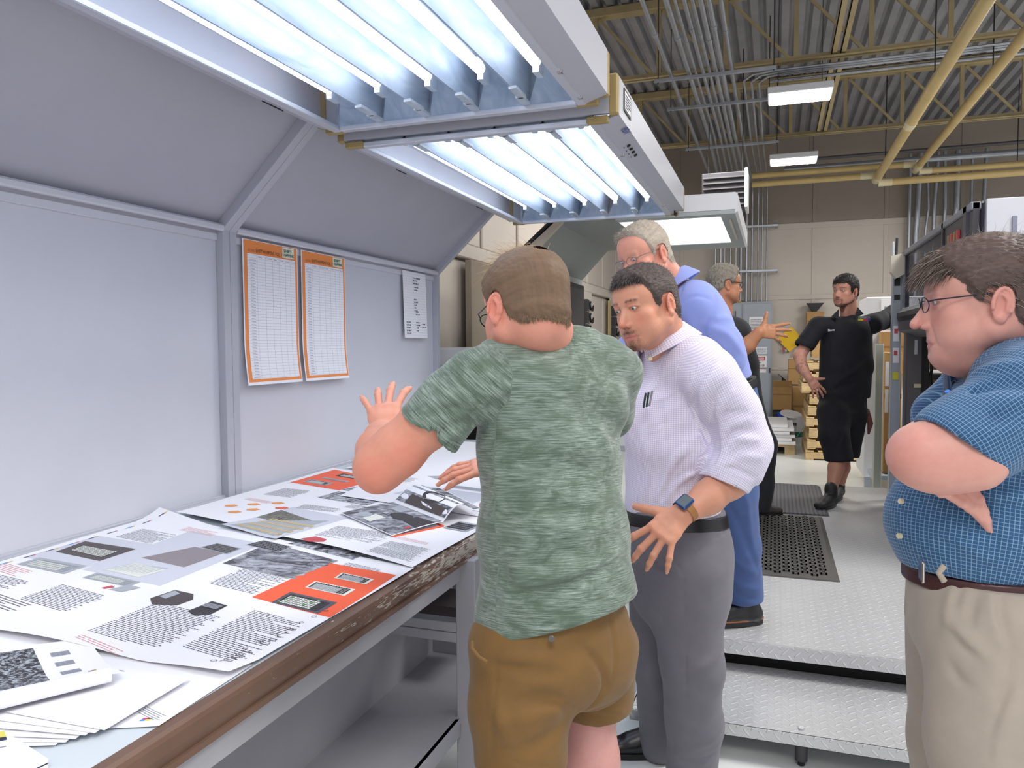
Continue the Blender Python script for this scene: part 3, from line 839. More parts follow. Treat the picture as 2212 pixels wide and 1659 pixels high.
# ================================================================ the setting
def struct(mb, name, **k):
    o = mb.build(name); o['kind'] = 'structure'; return o
b = MB(); b.box((-3.2, -3.5, -.06), (9, 14.6, 0), m_floor); struct(b, 'floor')
b = MB()
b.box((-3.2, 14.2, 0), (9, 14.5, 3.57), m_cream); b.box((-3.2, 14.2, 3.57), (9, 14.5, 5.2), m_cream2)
for i in range(-3, 8):
    X = .62+i*1.12
    for (z0, z1) in ((.06, 1.05), (1.13, 2.27), (2.4, 3.5), (3.64, 5.9)):
        pass
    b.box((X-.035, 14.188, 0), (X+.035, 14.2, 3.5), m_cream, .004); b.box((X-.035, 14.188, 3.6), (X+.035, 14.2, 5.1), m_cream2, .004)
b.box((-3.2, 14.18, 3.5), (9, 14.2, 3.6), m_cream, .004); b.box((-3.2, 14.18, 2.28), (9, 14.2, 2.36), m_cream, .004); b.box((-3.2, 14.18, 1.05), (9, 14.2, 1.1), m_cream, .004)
struct(b, 'wall_back')
def panel_wall():
    b = MB(); b.box((-3.2, -3.5, 0), (-2.75, 14.2, 5.2), m_cream)
    for i in range(0, 16):
        Y = -2.9+i*1.1
        b.box((-2.75, Y, 2.45), (-2.72, Y+1.02, 5.0), m_cream, .01); b.box((-2.75, Y, .06), (-2.72, Y+1.02, 2.28), m_cream, .01)
    b.box((-2.75, -3.5, 2.3), (-2.66, 14.2, 2.43), m_cream, .01)
    return b
struct(panel_wall(), 'wall_left')
def deck():
    b = MB(); P = .16; x = -3.2; prof = []
    while x < 9: prof += [(x, 5.155), (x+.03, 5.095), (x+.105, 5.095), (x+.13, 5.155)]; x += P
    V = []; Fc = []
    for (px, pz) in prof: V += [(px, 4.4, pz), (px, 14.4, pz)]
    for i in range(len(prof)-1): Fc.append((2*i, 2*i+2, 2*i+3, 2*i+1))
    b.add(V, Fc, m_deck); b.box((-3.2, 4.4, 5.18), (9, 14.5, 5.26), m_deck)
    return b
struct(deck(), 'ceiling')

# ---- roof joists and what hangs from them, set out at the roof's true height
KS = .8235
def KP(p): return (p[0]*KS, p[1]*KS, 1.5+(p[2]-1.5)*KS)
def KI(p): return (p[0]/KS, p[1]/KS, 1.5+(p[2]-1.5)/KS)
MB.tf = staticmethod(KP)
def joist(Y, label):
    t = thing('roof_joist', label, 'joist', KP((2.5, Y, 4.88)), 'open web joists under the roof deck')
    b = MB(); b.box((-3.8, Y-.07, 4.9), (10.8, Y-.012, 4.908), m_beige); b.box((-3.8, Y-.018, 4.9), (10.8, Y-.01, 4.965), m_beige)
    b.box((-3.8, Y+.012, 4.9), (10.8, Y+.07, 4.908), m_beige); b.box((-3.8, Y+.01, 4.9), (10.8, Y+.018, 4.965), m_beige); b.build('bottom_chord', t)
    b = MB(); b.box((-3.8, Y-.08, 5.74), (10.8, Y+.08, 5.855), m_beige, .01); b.build('top_chord', t)
    for i in range(-4, 13):
        X = .2+.82*i
        b = MB(); b.box((X-.028, Y-.02, 4.93), (X+.028, Y+.02, 5.75), m_beige); b.build('web_post', t)
        if i < 12:
            b = MB(); b.tube([(X+.05, Y, 5.73), (X+.76, Y, 4.93)], .026, m_beige, 4, smooth=False); b.build('web_diagonal', t)
joist(13.45, 'farthest beige open web steel joist, close to the back wall')
joist(9.94, 'nearer beige open web steel joist crossing the top right of the picture')
joist(6.4, 'nearest beige roof joist, above the camera side of the conduits')
for X in (.62, .72):
    b = MB(); b.box((X-.03, 4.6, 4.93), (X+.03, 13.4, 4.95), m_beige); b.box((X-.03, 4.6, 4.93), (X-.022, 13.4, 5.0), m_beige)
    tag(b.build('bridging_angle'), ('left' if X < .7 else 'right')+' beige bridging angle of the pair running under the joists above the light', 'beam', 'bridging angles under the joists')

# ---- conduits
ORD = ['first', 'second', 'third', 'fourth', 'fifth', 'sixth', 'seventh', 'eighth']
cx = [-1.25, -1.03, -.95, -.865, -.79, -.715, -.64, -.53]; cr = [.03, .036, .02, .027, .024, .034, .034, .027]
wx = [-1.02, -.93, -.86, -.76, -.67, -.585, -.49, -.40]
for i in range(8):
    b = MB(); x, w = cx[i], wx[i]; z = 4.82
    b.tube([(x, 4.6, z), (x, 12.6, z), *[KI(q) for q in ((w, 13.65, 4.23), (w, 13.88, 4.19), (w, 13.98, 4.08), (w, 14.0, 3.9), (w, 14.0, 2.25))]], cr[i]*.9, m_galv, 8)
    b.tube([(x, 8.3+.17*(i % 3), z), (x, 8.38+.17*(i % 3), z)], cr[i]*1.18, m_galv, 8)
    tag(b.build('conduit'), ORD[i]+' grey conduit from the left in the bundle under the roof deck', 'conduit', 'bundle of conduits hung from the roof')
for i, x in enumerate((-.41, -.32, -.23)):
    b = MB(); w = (-.30, -.23, -.155)[i]
    b.tube([(4.5, 9.95+.07*i, 4.83), (x+.35, 9.95+.07*i, 4.83), (x+.12, 10.0+.07*i, 4.83), (x, 10.2+.07*i, 4.83), (x, 12.9, 4.82), *[KI(q) for q in ((w, 13.65, 4.24), (w, 13.95, 4.15), (w, 14.0, 3.9), (w, 14.0, 2.25))]], .016, m_galv, 8)
    tag(b.build('conduit'), ['left', 'middle', 'right'][i]+' one of three thin conduits bending from the crosswise run into the bundle', 'conduit', 'thin conduits that turn right along the joist')
for i in range(2):
    b = MB(); b.tube([(-.1, 10.2+.08*i, 4.86-.05*i), (5.5, 10.2+.08*i, 4.86-.05*i)], .02, m_galv, 8)
    tag(b.build('conduit'), ['upper', 'lower'][i]+' straight shiny conduit lying along the nearer joist', 'conduit', 'straight crosswise conduits')
for (Y, x0, x1, nm) in ((9.62, -1.45, -.02, 'nearest'), (10.82, -1.45, -.08, 'middle'), (13.1, -1.45, .02, 'farthest')):
    t = thing('conduit_hanger', f'{nm} of the three strut hangers carrying the conduits', 'hanger', KP(((x0+x1)/2, Y, 4.74)), 'conduit hangers')
    b = MB(); b.box((x0, Y-.02, 4.735), (x1, Y+.02, 4.775), m_galv, .003); b.build('strut', t)
    for X in (x0+.05, x1-.03):
        b = MB(); b.tube([(X, Y, 4.72), (X, Y, 5.84)], .007, m_dark, 6); b.build('rod', t)
MB.tf = None
for (X, Z_, l) in ((-.1, 3.55, 'upper'), (-.1, 2.78, 'lower')):
    b = MB(); b.box((-1.12, 13.95, Z_-.02), (.03, 13.99, Z_+.02), m_galv, .003)
    b.box((-1.12, 13.99, Z_-.02), (-1.08, 14.17, Z_+.02), m_galv); b.box((-.01, 13.99, Z_-.02), (.03, 14.17, Z_+.02), m_galv)
    tag(b.build('wall_strut'), f'{l} steel strut holding the upright conduits on the back wall', 'bracket', 'wall struts behind the conduits')
b = MB(); b.tube([(.1, 12.6, 4.19), (6, 12.6, 4.19)], .045, m_galv, 12); tag(b.build('galvanised_pipe'), 'shiny galvanised pipe crossing above the yellow pipes', 'pipe')
b = MB(); b.tube([(.1, 13.85, 4.6), (6, 13.85, 4.62)], .028, m_press, 8); tag(b.build('dark_pipe'), 'dark thin pipe crossing the back wall over the galvanised pipe', 'pipe')

def ypipe(pts, r, label, fit):
    t = thing('yellow_pipe', label, 'pipe', tuple(pts[0]), 'yellow pipes')
    b = MB(); b.tube(pts, r, m_yel, 14); b.build('run', t)
    for (a, c) in fit:
        b = MB(); b.tube([a, c], r*1.1, mat_fit, 14); b.build('fitting', t)
ypipe([(1.36, 3.2, 3.88), (1.36, 12.25, 3.88)], .055, 'thick yellow pipe coming down from the top edge, left of the two', [((1.36, 12.05, 3.88), (1.36, 12.3, 3.88)), ((1.36, 9.2, 3.88), (1.36, 9.4, 3.88))])
ypipe([(1.87, 3.2, 3.98), (1.87, 12.25, 3.98)], .048, 'yellow pipe coming down from the top edge, right of the two', [((1.87, 11.9, 3.98), (1.87, 12.3, 3.98)), ((1.87, 6.7, 3.98), (1.87, 6.9, 3.98))])
ypipe([(-.36, 12.2, 4.05), (1.84, 12.2, 4.05)], .045, 'upper left yellow pipe running crosswise from the vent to the right-hand pipe', [((1.7, 12.2, 4.05), (1.86, 12.2, 4.05))])
ypipe([(-.36, 12.2, 3.92), (1.30, 12.2, 3.93)], .045, 'lower left yellow pipe running crosswise from the vent to the left-hand pipe', [((1.14, 12.2, 3.93), (1.34, 12.2, 3.93))])
ypipe([(1.92, 12.2, 3.94), (6, 12.2, 3.95)], .045, 'upper right yellow pipe going off to the right edge', [((1.9, 12.2, 3.94), (2.06, 12.2, 3.94))])
ypipe([(1.40, 12.2, 3.82), (6, 12.2, 3.85)], .05, 'lower right yellow pipe going off to the right edge', [((1.38, 12.2, 3.82), (1.56, 12.2, 3.82))])
for i, (X, Y, z0) in enumerate(((1.36, 8.0, 3.95), (1.87, 8.2, 4.05), (1.36, 11.3, 3.95), (3.1, 12.2, 3.9))):
    b = MB(); b.tube([(X, Y, z0), (X, Y, 5.08)], .006, m_black, 6); tag(b.build('hanger_rod'), ['thin black rod holding the left yellow pipe near the top edge', 'thin black rod holding the right yellow pipe near the top edge', 'thin black rod holding the left yellow pipe near its far end', 'thin black rod holding the crosswise yellow pipe at the right edge'][i], 'rod', 'pipe hanger rods')

def highbay(Y, label):
    MB.tf = staticmethod(KP)
    t = thing('hanging_light', label, 'light', KP((.24, Y, 4.5)), 'hanging high bay lights')
    b = MB(); b.box((-.12, Y-.24, 4.515), (.62, Y+.24, 4.6), m_white, .01); b.build('housing', t)
    b = MB(); b.box((-.1, Y-.22, 4.50), (.6, Y+.22, 4.516), M_HB); b.build('diffuser', t)
    for X in (.0, .5):
        b = MB(); b.tube([(X, Y, 4.6), (X, Y, 5.84)], .004, m_dark, 5); b.build('wire', t)
    MB.tf = None
M_HB = emit('high_bay_light', (.97, 1, .96), 14)
highbay(10.05, 'nearer rectangular high bay light glowing white under the joists')
highbay(13.6 - .1, 'farther rectangular high bay light glowing white by the back wall')

# ---- unit heater with louvres
t = thing('unit_heater', 'dark louvred unit heater hung beside the conduits', 'heater', (-.6, 9.7, 3.14))
b = MB(); b.box((-.86, 9.52, 3.14), (-.36, 9.95, 3.56), m_pressd, .01); b.build('body', t)
b = MB()
for i in range(6): b.box((-.84, 9.47, 3.16+.065*i), (-.37, 9.53, 3.175+.065*i), m_press)
b.build('louvre', t)
b = MB(); b.box((-.36, 9.45, 3.12), (-.325, 9.95, 3.58), m_white, .004); b.build('side_panel', t)
for X in (-.8, -.4):
    b = MB(); b.tube([(X, 9.8, 3.56), (X, 9.8, 5.08)], .006, m_black, 6); b.build('rod', t)

# ================================================================ electrical cabinet on the back wall
def words(b, org, ux, uy, w, h, lines, m, seed=1, fill=.55, ww=(.04, .12)):
    rg = random.Random(seed); org, ux, uy = Vector(org), Vector(ux), Vector(uy)
    for i in range(lines):
        y = h*(1-(i+1)/lines); t_ = 0; x = 0; L = w*(1 if i < lines-1 else .6)
        while x < L:
            q = min(rg.uniform(*ww)*w, L-x); a = org+ux*x+uy*y
            b.quad(a, a+ux*q, a+ux*q+uy*(h/lines*fill), a+uy*(h/lines*fill), m); x += q+.022*w
t = thing('electrical_cabinet', 'tall grey electrical cabinet with danger sign against the back wall', 'cabinet', (-.7, 13.9, 0))
b = MB(); b.box((-1.45, 13.7, 0), (-.05, 14.15, 2.23), m_cab, .008); b.build('body', t)
b = MB(); b.box((-.53, 13.675, .06), (-.07, 13.7, 2.2), m_cab, .005); b.build('door', t)
b = MB(); b.box((-1.0, 13.675, .06), (-.56, 13.7, 2.2), m_cab, .005)
for z in (1.95, 1.55): b.box((-1.0, 13.67, z), (-.56, 13.676, z+.006), m_press)
for i in range(8): b.box((-.98+.045*i, 13.668, 1.8), (-.955+.045*i, 13.676, 2.08), m_press)
b.build('vented_panel', t)
b = MB(); b.box((-.09, 13.655, 1.02), (-.07, 13.675, 1.1), m_dark); b.build('latch', t)
ux, uy = Vector((1, 0, 0)), Vector((0, 0, 1)); Yc = 13.668
def placard(x0, z0, x1, z1, mt, name, fn=None):
    b = MB(); b.box((x0, Yc, z0), (x1, Yc+.008, z1), mt)
    if fn: fn(b)
    return b.build(name, t)
placard(-.42, 1.62, -.2, 1.97, m_paper, 'notice_sheet', lambda b: words(b, (-.40, Yc-.002, 1.64), ux, uy, .18, .30, 12, m_inkl, 3))
placard(-.42, 1.34, -.13, 1.45, m_paper, 'notice_label', lambda b: words(b, (-.41, Yc-.002, 1.35), ux, uy, .27, .09, 5, m_inkl, 4))
m_dred = mat('danger_red', 'c94b52', .5)
def danger(b):
    b.box((-.395, Yc-.002, 1.225), (-.155, Yc, 1.292), m_black); b.box((-.39, Yc-.003, 1.23), (-.16, Yc-.001, 1.288), m_dred)
    put_text(b, 'DANGER', (-.275, Yc-.005, 1.24), ux, uy, .052, m_paper, bold=.01, center=True)
    put_text(b, 'HIGH', (-.275, Yc-.005, 1.175), ux, uy, .042, m_ink, bold=.01, center=True)
    put_text(b, 'VOLTAGE', (-.275, Yc-.005, 1.125), ux, uy, .05, m_ink, bold=.01, center=True)
placard(-.42, 1.11, -.13, 1.31, m_paper, 'danger_sign', danger)
m_yl = mat('label_yellow', 'd9d22e', .5)
placard(-.37, .86, -.25, 1.05, m_yl, 'yellow_label', lambda b: b.box((-.33, Yc-.002, .87), (-.29, Yc, .94), m_paper))
placard(-.24, 1.02, -.14, 1.09, m_paper, 'small_label', lambda b: b.box((-.24, Yc-.002, 1.08), (-.14, Yc, 1.09), m_dred))
b = MB(); b.box((-1.02, 13.68, 2.235), (-.56, 13.95, 2.262), mat('orange_board', 'c9963c', .6)); tag(b.build('board'), 'thin orange board lying on top of the electrical cabinet', 'board')

# ---- lockout board
t = thing('lockout_board', 'yellow diamond-shaped board with red padlocks on the back wall', 'board', (.25, 14.12, 1.36))
b = MB(); c = Vector((.25, 14.14, 1.59)); b.box((.09, 14.13, 1.43), (.41, 14.16, 1.75), mat('safety_yellow', 'f0c400', .45), .003, Matrix.Rotation(math.radians(48), 3, 'Y'), c); b.build('panel', t)
for (x, z, m_) in ((.14, 1.42, m_dred), (.18, 1.4, m_galv), (.36, 1.4, m_dred), (.42, 1.62, m_dred), (.32, 1.34, m_galv)):
    b = MB(); b.box((x-.02, 14.09, z-.03), (x+.02, 14.13, z+.015), m_, .004); b.tube([(x-.013, 14.11, z+.015), (x-.013, 14.11, z+.035), (x, 14.11, z+.045), (x+.013, 14.11, z+.035), (x+.013, 14.11, z+.015)], .003, m_chrome, 6); b.build('padlock', t)
# ---- hooks cluster
for (x, z) in ((.14, .86), (.2, .8)):
    b = MB(); b.tube([(x-.08, 14.13, z+.12), (x, 14.12, z+.05), (x+.12, 14.1, z-.05)], .006, m_black, 6); b.box((x-.02, 14.1, z), (x+.02, 14.16, z+.05), m_black)
    tag(b.build('wall_hook'), 'small black hook and rod on the back wall above the boxes', 'hook', 'black hooks above the cardboard boxes')

def carton(x0, y0, z0, x1, y1, z1, label, openf=False, mt=None, grp='cardboard boxes by the back wall'):
    mt = mt or m_card
    t = thing('cardboard_box', label, 'box', ((x0+x1)/2, (y0+y1)/2, z0), grp)
    b = MB(); b.box((x0, y0, z0), (x1, y1, z1), mt, .004); b.box((x0-.001, y0-.002, z0+(z1-z0)*.62), (x1+.001, y0, z0+(z1-z0)*.66), m_cardd); b.build('body', t)
    if openf:
        b = MB(); b.box((x0, y0-.02, z1-.002), (x1, y0-.012, z1+.11), mt, 0, Matrix.Rotation(math.radians(35), 3, 'X'), (x0, y0, z1)); b.build('flap', t)
    return t
b = MB(); b.box((-.02, 12.5, 0), (.3, 12.95, .48), m_dark, .01); tag(b.build('metal_stand'), 'dark low stand under the open cardboard box', 'stand')
carton(-.02, 12.48, .48, .25, 12.9, .86, 'open cardboard box with a raised flap on the dark stand', True)
carton(.26, 12.6, 0, .5, 12.95, .84, 'narrow tall cardboard carton right of the open box')
carton(.21, 13.3, .84, .62, 13.7, 1.25, 'cardboard carton leaning high beside the pallet stack', mt=m_card)
b = MB(); b.box((.24, 13.25, 0), (.62, 13.75, .84), m_dark); tag(b.build('metal_stand'), 'dark stand under the high cardboard carton', 'stand')
carton(.5, 13.9, 1.62, .78, 14.12, 2.05, 'cardboard carton on a high wall shelf behind the bearded person')
b = MB(); b.box((.42, 13.85, 1.59), (1.6, 14.17, 1.62), m_cab); tag(b.build('wall_shelf'), 'grey wall shelf carrying a carton behind the bearded person', 'shelf')
t = thing('desk_lamp', 'black clip lamp with a pleated shade behind the bearded person', 'lamp', (.62, 14.0, 2.05))
b = MB(); b.prism([(.5, 2.2), (.78, 2.2), (.66, 2.05), (.6, 2.05)], 13.92, 14.1, m_black); b.build('shade', t)
b = MB(); b.tube([(.63, 14.0, 2.05), (.66, 14.0, 1.93)], .012, m_black, 6); b.build('stem', t)

# ---- pail
t = thing('pail', 'white metal pail with a green band and blue tub behind the paper stack', 'bucket', (.3, 12.3, 0))
b = MB(); b.tube([(.3, 12.3, 0), (.3, 12.3, .42)], [.13, .155], m_white, 24); b.tube([(.3, 12.3, .1), (.3, 12.3, .18)], [.1375, .1415], mat('pail_green', '1d6b55', .4), 24, caps=False)
words(b, (.2, 12.135, .28), ux, uy, .2, .05, 1, m_dark, 8, .8, (.1, .2)); b.build('body', t)
b = MB(); b.tube([(.24, 12.27, .432), (.243, 12.265, .452)], [.16, .155], m_white, 24); b.build('lid', t)
b = MB(); b.tube([(.15, 12.2, .3), (.2, 12.1, .16), (.33, 12.08, .12), (.45, 12.2, .3)], .004, m_chrome, 6); b.build('handle', t)
b = MB(); b.box((.05, 12.5, 0), (.21, 12.49, .45), mat('tub_blue', '2c57d8', .4)); b.box((.06, 12.42, 0), (.2, 12.49, .45), mat('tub_blue2', '2c57d8', .4), .01); tag(b.build('blue_tub'), 'bright blue tub standing behind the white pail', 'tub')

# ---- skid of paper stacks
t = thing('paper_skid', 'low wooden skid piled with white paper beside the dark trousers', 'pallet', (-.1, 11.2, 0))
b = MB(); b.box((-.5, 10.95, .1), (.27, 12.2, .14), m_wood)
for x in (-.48, .14): b.box((x, 10.95, 0), (x+.13, 12.2, .1), m_wood)
b.build('skid', t)
for i in range(6):
    q = [.28, .25, .27, .22, .26, .2][i]; b = MB(); b.box((-.5, 10.9+.015*(i % 3), .14+.045*i), (q-.02*(i % 2), 12.15, .18+.045*i), m_paper, .003)
    if i > 3: words(b, (-.3, 10.9, .15+.045*i), ux, uy, .45, .02, 1, m_inkl, i)
    b.build('paper_pile', t)
# ---- pallet stack
t = thing('pallet_stack', 'tall stack of pale wooden pallets and crates behind the bearded person', 'pallet', (.9, 11.2, 0))
for i in range(9):
    z = .02+.145*i; dx = .02*(i % 3)-.01; b = MB(); x0 = .40+dx-(.06 if i > 5 else 0)
    for y in (10.5, 11.2, 11.9): b.box((x0, y, z), (x0+1.0, y+.1, z+.08), m_wood, .003)
    for k in range(7): b.box((x0+.15*k, 10.5, z+.085), (x0+.15*k+.1, 12.0, z+.105), m_wood, .002)
    for k in range(3): b.box((x0+.45*k, 10.5, z-.018), (x0+.45*k+.1, 12.0, z-.001), m_wood, .002)
    b.build('pallet', t)
carton(.45, 10.5, 1.33, .75, 10.95, 1.62, 'cardboard box resting on the stack of pallets', grp=None)

# ---- white cabinets and boxes to the right of the bearded person
t = thing('white_cabinet', 'white cabinet with paper notices behind the black sleeve of the bearded person', 'cabinet', (1.3, 8.9, 0))
b = MB(); b.box((.88, 8.6, .12), (2.2, 9.3, 1.98), m_white, .01); b.build('body', t)
for x in (.9, 2.1):
    b = MB(); b.box((x, 8.62, 0), (x+.06, 8.7, .12), m_cab); b.build('foot', t)
b = MB(); b.box((1.02, 8.592, 1.25), (1.3, 8.6, 1.95), m_paper); words(b, (1.05, 8.59, 1.3), ux, uy, .22, .6, 14, m_inkl, 5); b.build('notice', t)
t = thing('steel_post', 'grey green steel upright left of the tall cardboard', 'post', (.93, 7.9, 0))
b = MB(); b.box((.89, 7.8, 0), (.955, 7.9, 1.5), mat('post_green', 'a3a79e', .5), .004); b.build('upright', t)
b = MB(); b.box((.89, 7.9, .2), (2.0, 8.3, .26), m_cab, .01); b.build('ledge', t)
carton(.985, 7.95, .27, 1.13, 8.35, 1.42, 'tall narrow cardboard carton standing right of the steel upright', grp='cardboard boxes by the press')
b = MB(); b.box((.99, 7.935, 1.1), (1.02, 7.945, 1.33), m_paper); b.box((.99, 7.935, .85), (1.02, 7.945, 1.07), m_paper); tag(b.build('shipping_label'), 'white shipping labels on the tall narrow carton', 'label')
carton(1.0, 8.36, 1.2, 1.4, 8.58, 1.62, 'small brown carton behind the tall narrow one', grp='cardboard boxes by the press')
carton(1.25, 7.2, 1.28, 1.62, 7.6, 1.5, 'brown carton on the rack, topmost of the pile seen through the press', grp='cardboard boxes in the rack')
t = carton(1.25, 7.2, .72, 1.62, 7.6, 1.2, 'brown carton with white labels seen through the press frame', grp='cardboard boxes in the rack')
b = MB(); b.box((1.27, 7.19, 1.02), (1.43, 7.2, 1.17), m_paper); words(b, (1.28, 7.188, 1.04), ux, uy, .14, .11, 6, m_inkl, 6); b.build('label', t)
b = MB(); b.box((1.26, 7.19, .82), (1.46, 7.2, .98), m_paper)
for i in range(10): b.box((1.28+.018*i, 7.188, .84), (1.286+.018*i, 7.19, .96), m_inkl)
b.build('barcode_label', t)
b = MB(); b.box((1.15, 7.15, 1.2), (2.0, 7.65, 1.24), m_pressd); b.box((1.15, 7.15, .6), (2.0, 7.65, .64), m_pressd); b.box((1.9, 7.15, 0), (1.95, 7.65, 1.6), m_pressd); b.box((1.17, 7.55, 0), (1.21, 7.6, 1.6), m_pressd)
tag(b.build('storage_rack'), 'dark rack holding brown cartons beyond the press frame', 'rack')

# ---- second conduit group and cabinet seen through the press window
for i, x in enumerate((2.06, 2.16, 2.3, 2.42, 2.56, 2.7, 2.95, 3.1)):
    b = MB(); b.tube([(x, 14.05, 2.1), (x, 14.05, 3.3), (x+.02*(i % 3), 14.05, 3.7), (x+.05*(i % 2), 14.05, 4.6)], [.03, .045, .022, .03][i % 4], m_galv, 8)
    tag(b.build('wall_conduit'), ORD[i]+' from the left of the upright wall conduits above the press window', 'conduit', 'conduits behind the press window')
b = MB(); b.box((1.95, 13.98, 2.75), (3.3, 14.02, 2.8), m_pressd); tag(b.build('wall_bracket'), 'dark bracket bar across the conduits behind the press window', 'bracket')
b = MB(); b.box((1.95, 13.75, 0), (3.3, 14.15, 2.05), m_cab, .01); tag(b.build('electrical_cabinet'), 'second grey electrical cabinet behind the press window', 'cabinet')
b = MB(); b.box((2.2, 13.8, 2.06), (2.9, 14.0, 2.09), mat('orange_board2', 'a8703c', .6)); tag(b.build('board'), 'orange board on the cabinet behind the press window', 'board')

# ================================================================ platform
t = thing('platform', 'raised diamond plate platform along the press', 'platform', (1.5, 5.2, 0))
b = MB(); b.box((-.58, 3.26, .252), (4.6, 7.17, .26), m_plate); b.box((-.58, 3.252, .205), (4.6, 3.262, .26), m_plate); b.build('deck_plate', t)
b = MB(); b.box((-.5, 3.42, 0), (4.5, 3.5, .25), m_black); b.box((-.5, 3.5, 0), (-.42, 7.0, .25), m_black); b.box((-.5, 7.0, 0), (4.5, 7.08, .25), m_black); b.build('dark_void', t)  # black panels standing in for the dark void under the deck
t = thing('step', 'lower diamond plate step in front of the platform', 'step', (.9, 3.0, 0))
b = MB(); b.box((-.5, 2.79, .122), (4.4, 3.34, .13), m_plate); b.box((-.5, 2.786, .09), (4.4, 2.794, .13), m_plate); b.box((-.504, 2.79, .09), (-.496, 3.34, .13), m_plate); b.build('tread', t)
for x in (-.45, .105, 1.4, 2.6):
    b = MB(); b.tube([(x, 2.83, .02), (x, 2.83, .122)], .022, m_pressd, 12); b.build('leg', t)
    b = MB(); b.tube([(x, 2.83, 0), (x, 2.83, .02)], .012, m_black, 8); b.build('foot', t)
    b = MB(); b.tube([(x, 2.83, .13), (x, 2.83, .136)], .011, m_chrome, 8); b.build('bolt', t)
def ribmat():
    t = NT('ribbed_rubber'); sp = t.n('ShaderNodeSeparateXYZ'); t.l(t.geo(), sp.inputs[0])
    w = t.math('ABSOLUTE', t.math('SINE', t.math('MULTIPLY', sp.outputs['X'], 110)))
    t.l(t.mix(w, hexlin('3c3b40'), hexlin('5d5c62')), t.b.inputs['Base Color']); t.b.inputs['Roughness'].default_value = .6
    t.bump(w, .6, .003); return t.m
b = MB(); m_rub = mat('rubber', '55534f', .55); b.prism([(-.6, .261), (-.57, .272), (.355, .272), (.385, .261)], 5.86, 7.08, ribmat()); tag(b.build('rubber_mat'), 'dark finely ribbed rubber mat at the far end of the platform', 'mat')
t = thing('rubber_mat', 'brownish studded rubber mat on the middle of the platform', 'mat', (-.1, 5.0, .26))
b = MB(); b.prism([(-.6, .2605), (-.57, .268), (.31, .268), (.335, .2605)], 4.24, 5.8, m_rub); b.build('base', t)
b = MB()
for i in range(18):
    for j in range(20):
        x = -.555+.047*i; y = 4.29+.075*j+(.0375 if i % 2 else 0)
        if x > .29 or y > 5.74: continue
        b.box((x, y, .267), (x+.034, y+.014, .277), m_rub); b.box((x, y, .267), (x+.009, y+.05, .277), m_rub); b.box((x+.025, y, .267), (x+.034, y+.05, .277), m_rub); b.box((x+.006, y+.04, .267), (x+.028, y+.05, .277), m_rub)
b.build('studs', t)
# ================================================================ printing press on the right
t = thing('printing_press', 'large grey printing press with white side panel at the right', 'machine', (2.0, 5.4, .26))
Xp = .912
b = MB(); b.box((Xp+.012, 4.36, 1.72), (Xp+.04, 4.42, 2.2), m_pressd)
b.box((Xp, 4.36, 2.165), (Xp+.05, 6.55, 2.205), m_pressm, .006); b.box((Xp, 4.36, 1.72), (Xp+.05, 6.55, 1.77), m_pressm, .006); b.box((Xp, 6.47, 1.72), (Xp+.05, 6.55, 2.2), m_pressm, .006); b.box((Xp, 5.02, 1.72), (Xp+.05, 5.06, 2.2), m_pressd)
b.build('hood_frame', t)
b = MB(); b.box((Xp+.02, 5.06, 1.77), (Xp+.026, 6.47, 2.165), glassy('smoked_glass', (.62, .63, .66), .1, .06)); b.build('window_pane', t)
b = MB(); b.box((Xp+.01, 4.45, 1.72), (Xp+.06, 5.02, 2.2), m_pressd, .004); b.build('control_panel', t)
rg = random.Random(4)
for r in range(3):
    for k in range(4):
        b = MB(); y = 4.62+.075*k; z = 1.86+.095*r
        b.box((Xp-.004, y, z), (Xp+.012, y+.03, z+.055), [m_tan, m_black, m_dred, m_pressm][(r*3+k*2) % 4], .003); b.build('push_button', t)
b = MB(); b.tube([(Xp+.01, 4.62, 1.99), (Xp-.03, 4.62, 1.99)], .022, m_black, 14); b.tube([(Xp-.03, 4.62, 1.99), (Xp-.05, 4.62, 1.99)], .026, mat('stop_red', 'd8222a', .35), 14); b.build('stop_button', t)
b = MB(); b.box((Xp, 4.55, 1.76), (Xp+.011, 4.8, 1.85), m_pressm); b.build('plate_label', t)
b = MB(); b.prism([(Xp, 4.45), (Xp, 4.52), (Xp+.5, 4.6), (Xp+.08, 4.33)], 1.60, 2.205, mat('press_violet', '4d4a56', .35), 2); b.build('corner_panel', t)
b = MB(); b.box((Xp+.062, 4.325, 1.35), (3.2, 4.36, 2.21), mat('press_white', 'bfc0c8', .4), .004)
m_let = mat('letter_grey', '7b7f92', .5)
b.box((1.085, 4.318, 2.0), (1.105, 4.326, 2.118), m_let); b.box((1.085, 4.318, 2.0), (1.16, 4.326, 2.016), m_let)
b.box((1.125, 4.318, 1.93), (3.1, 4.326, 1.965), mat('stripe_blue', '3d4a9c', .4)); b.build('side_panel', t)
b = MB(); b.box((Xp+.05, 4.36, 2.195), (3.2, 6.55, 2.205), m_pressm); b.build('top_cover', t)
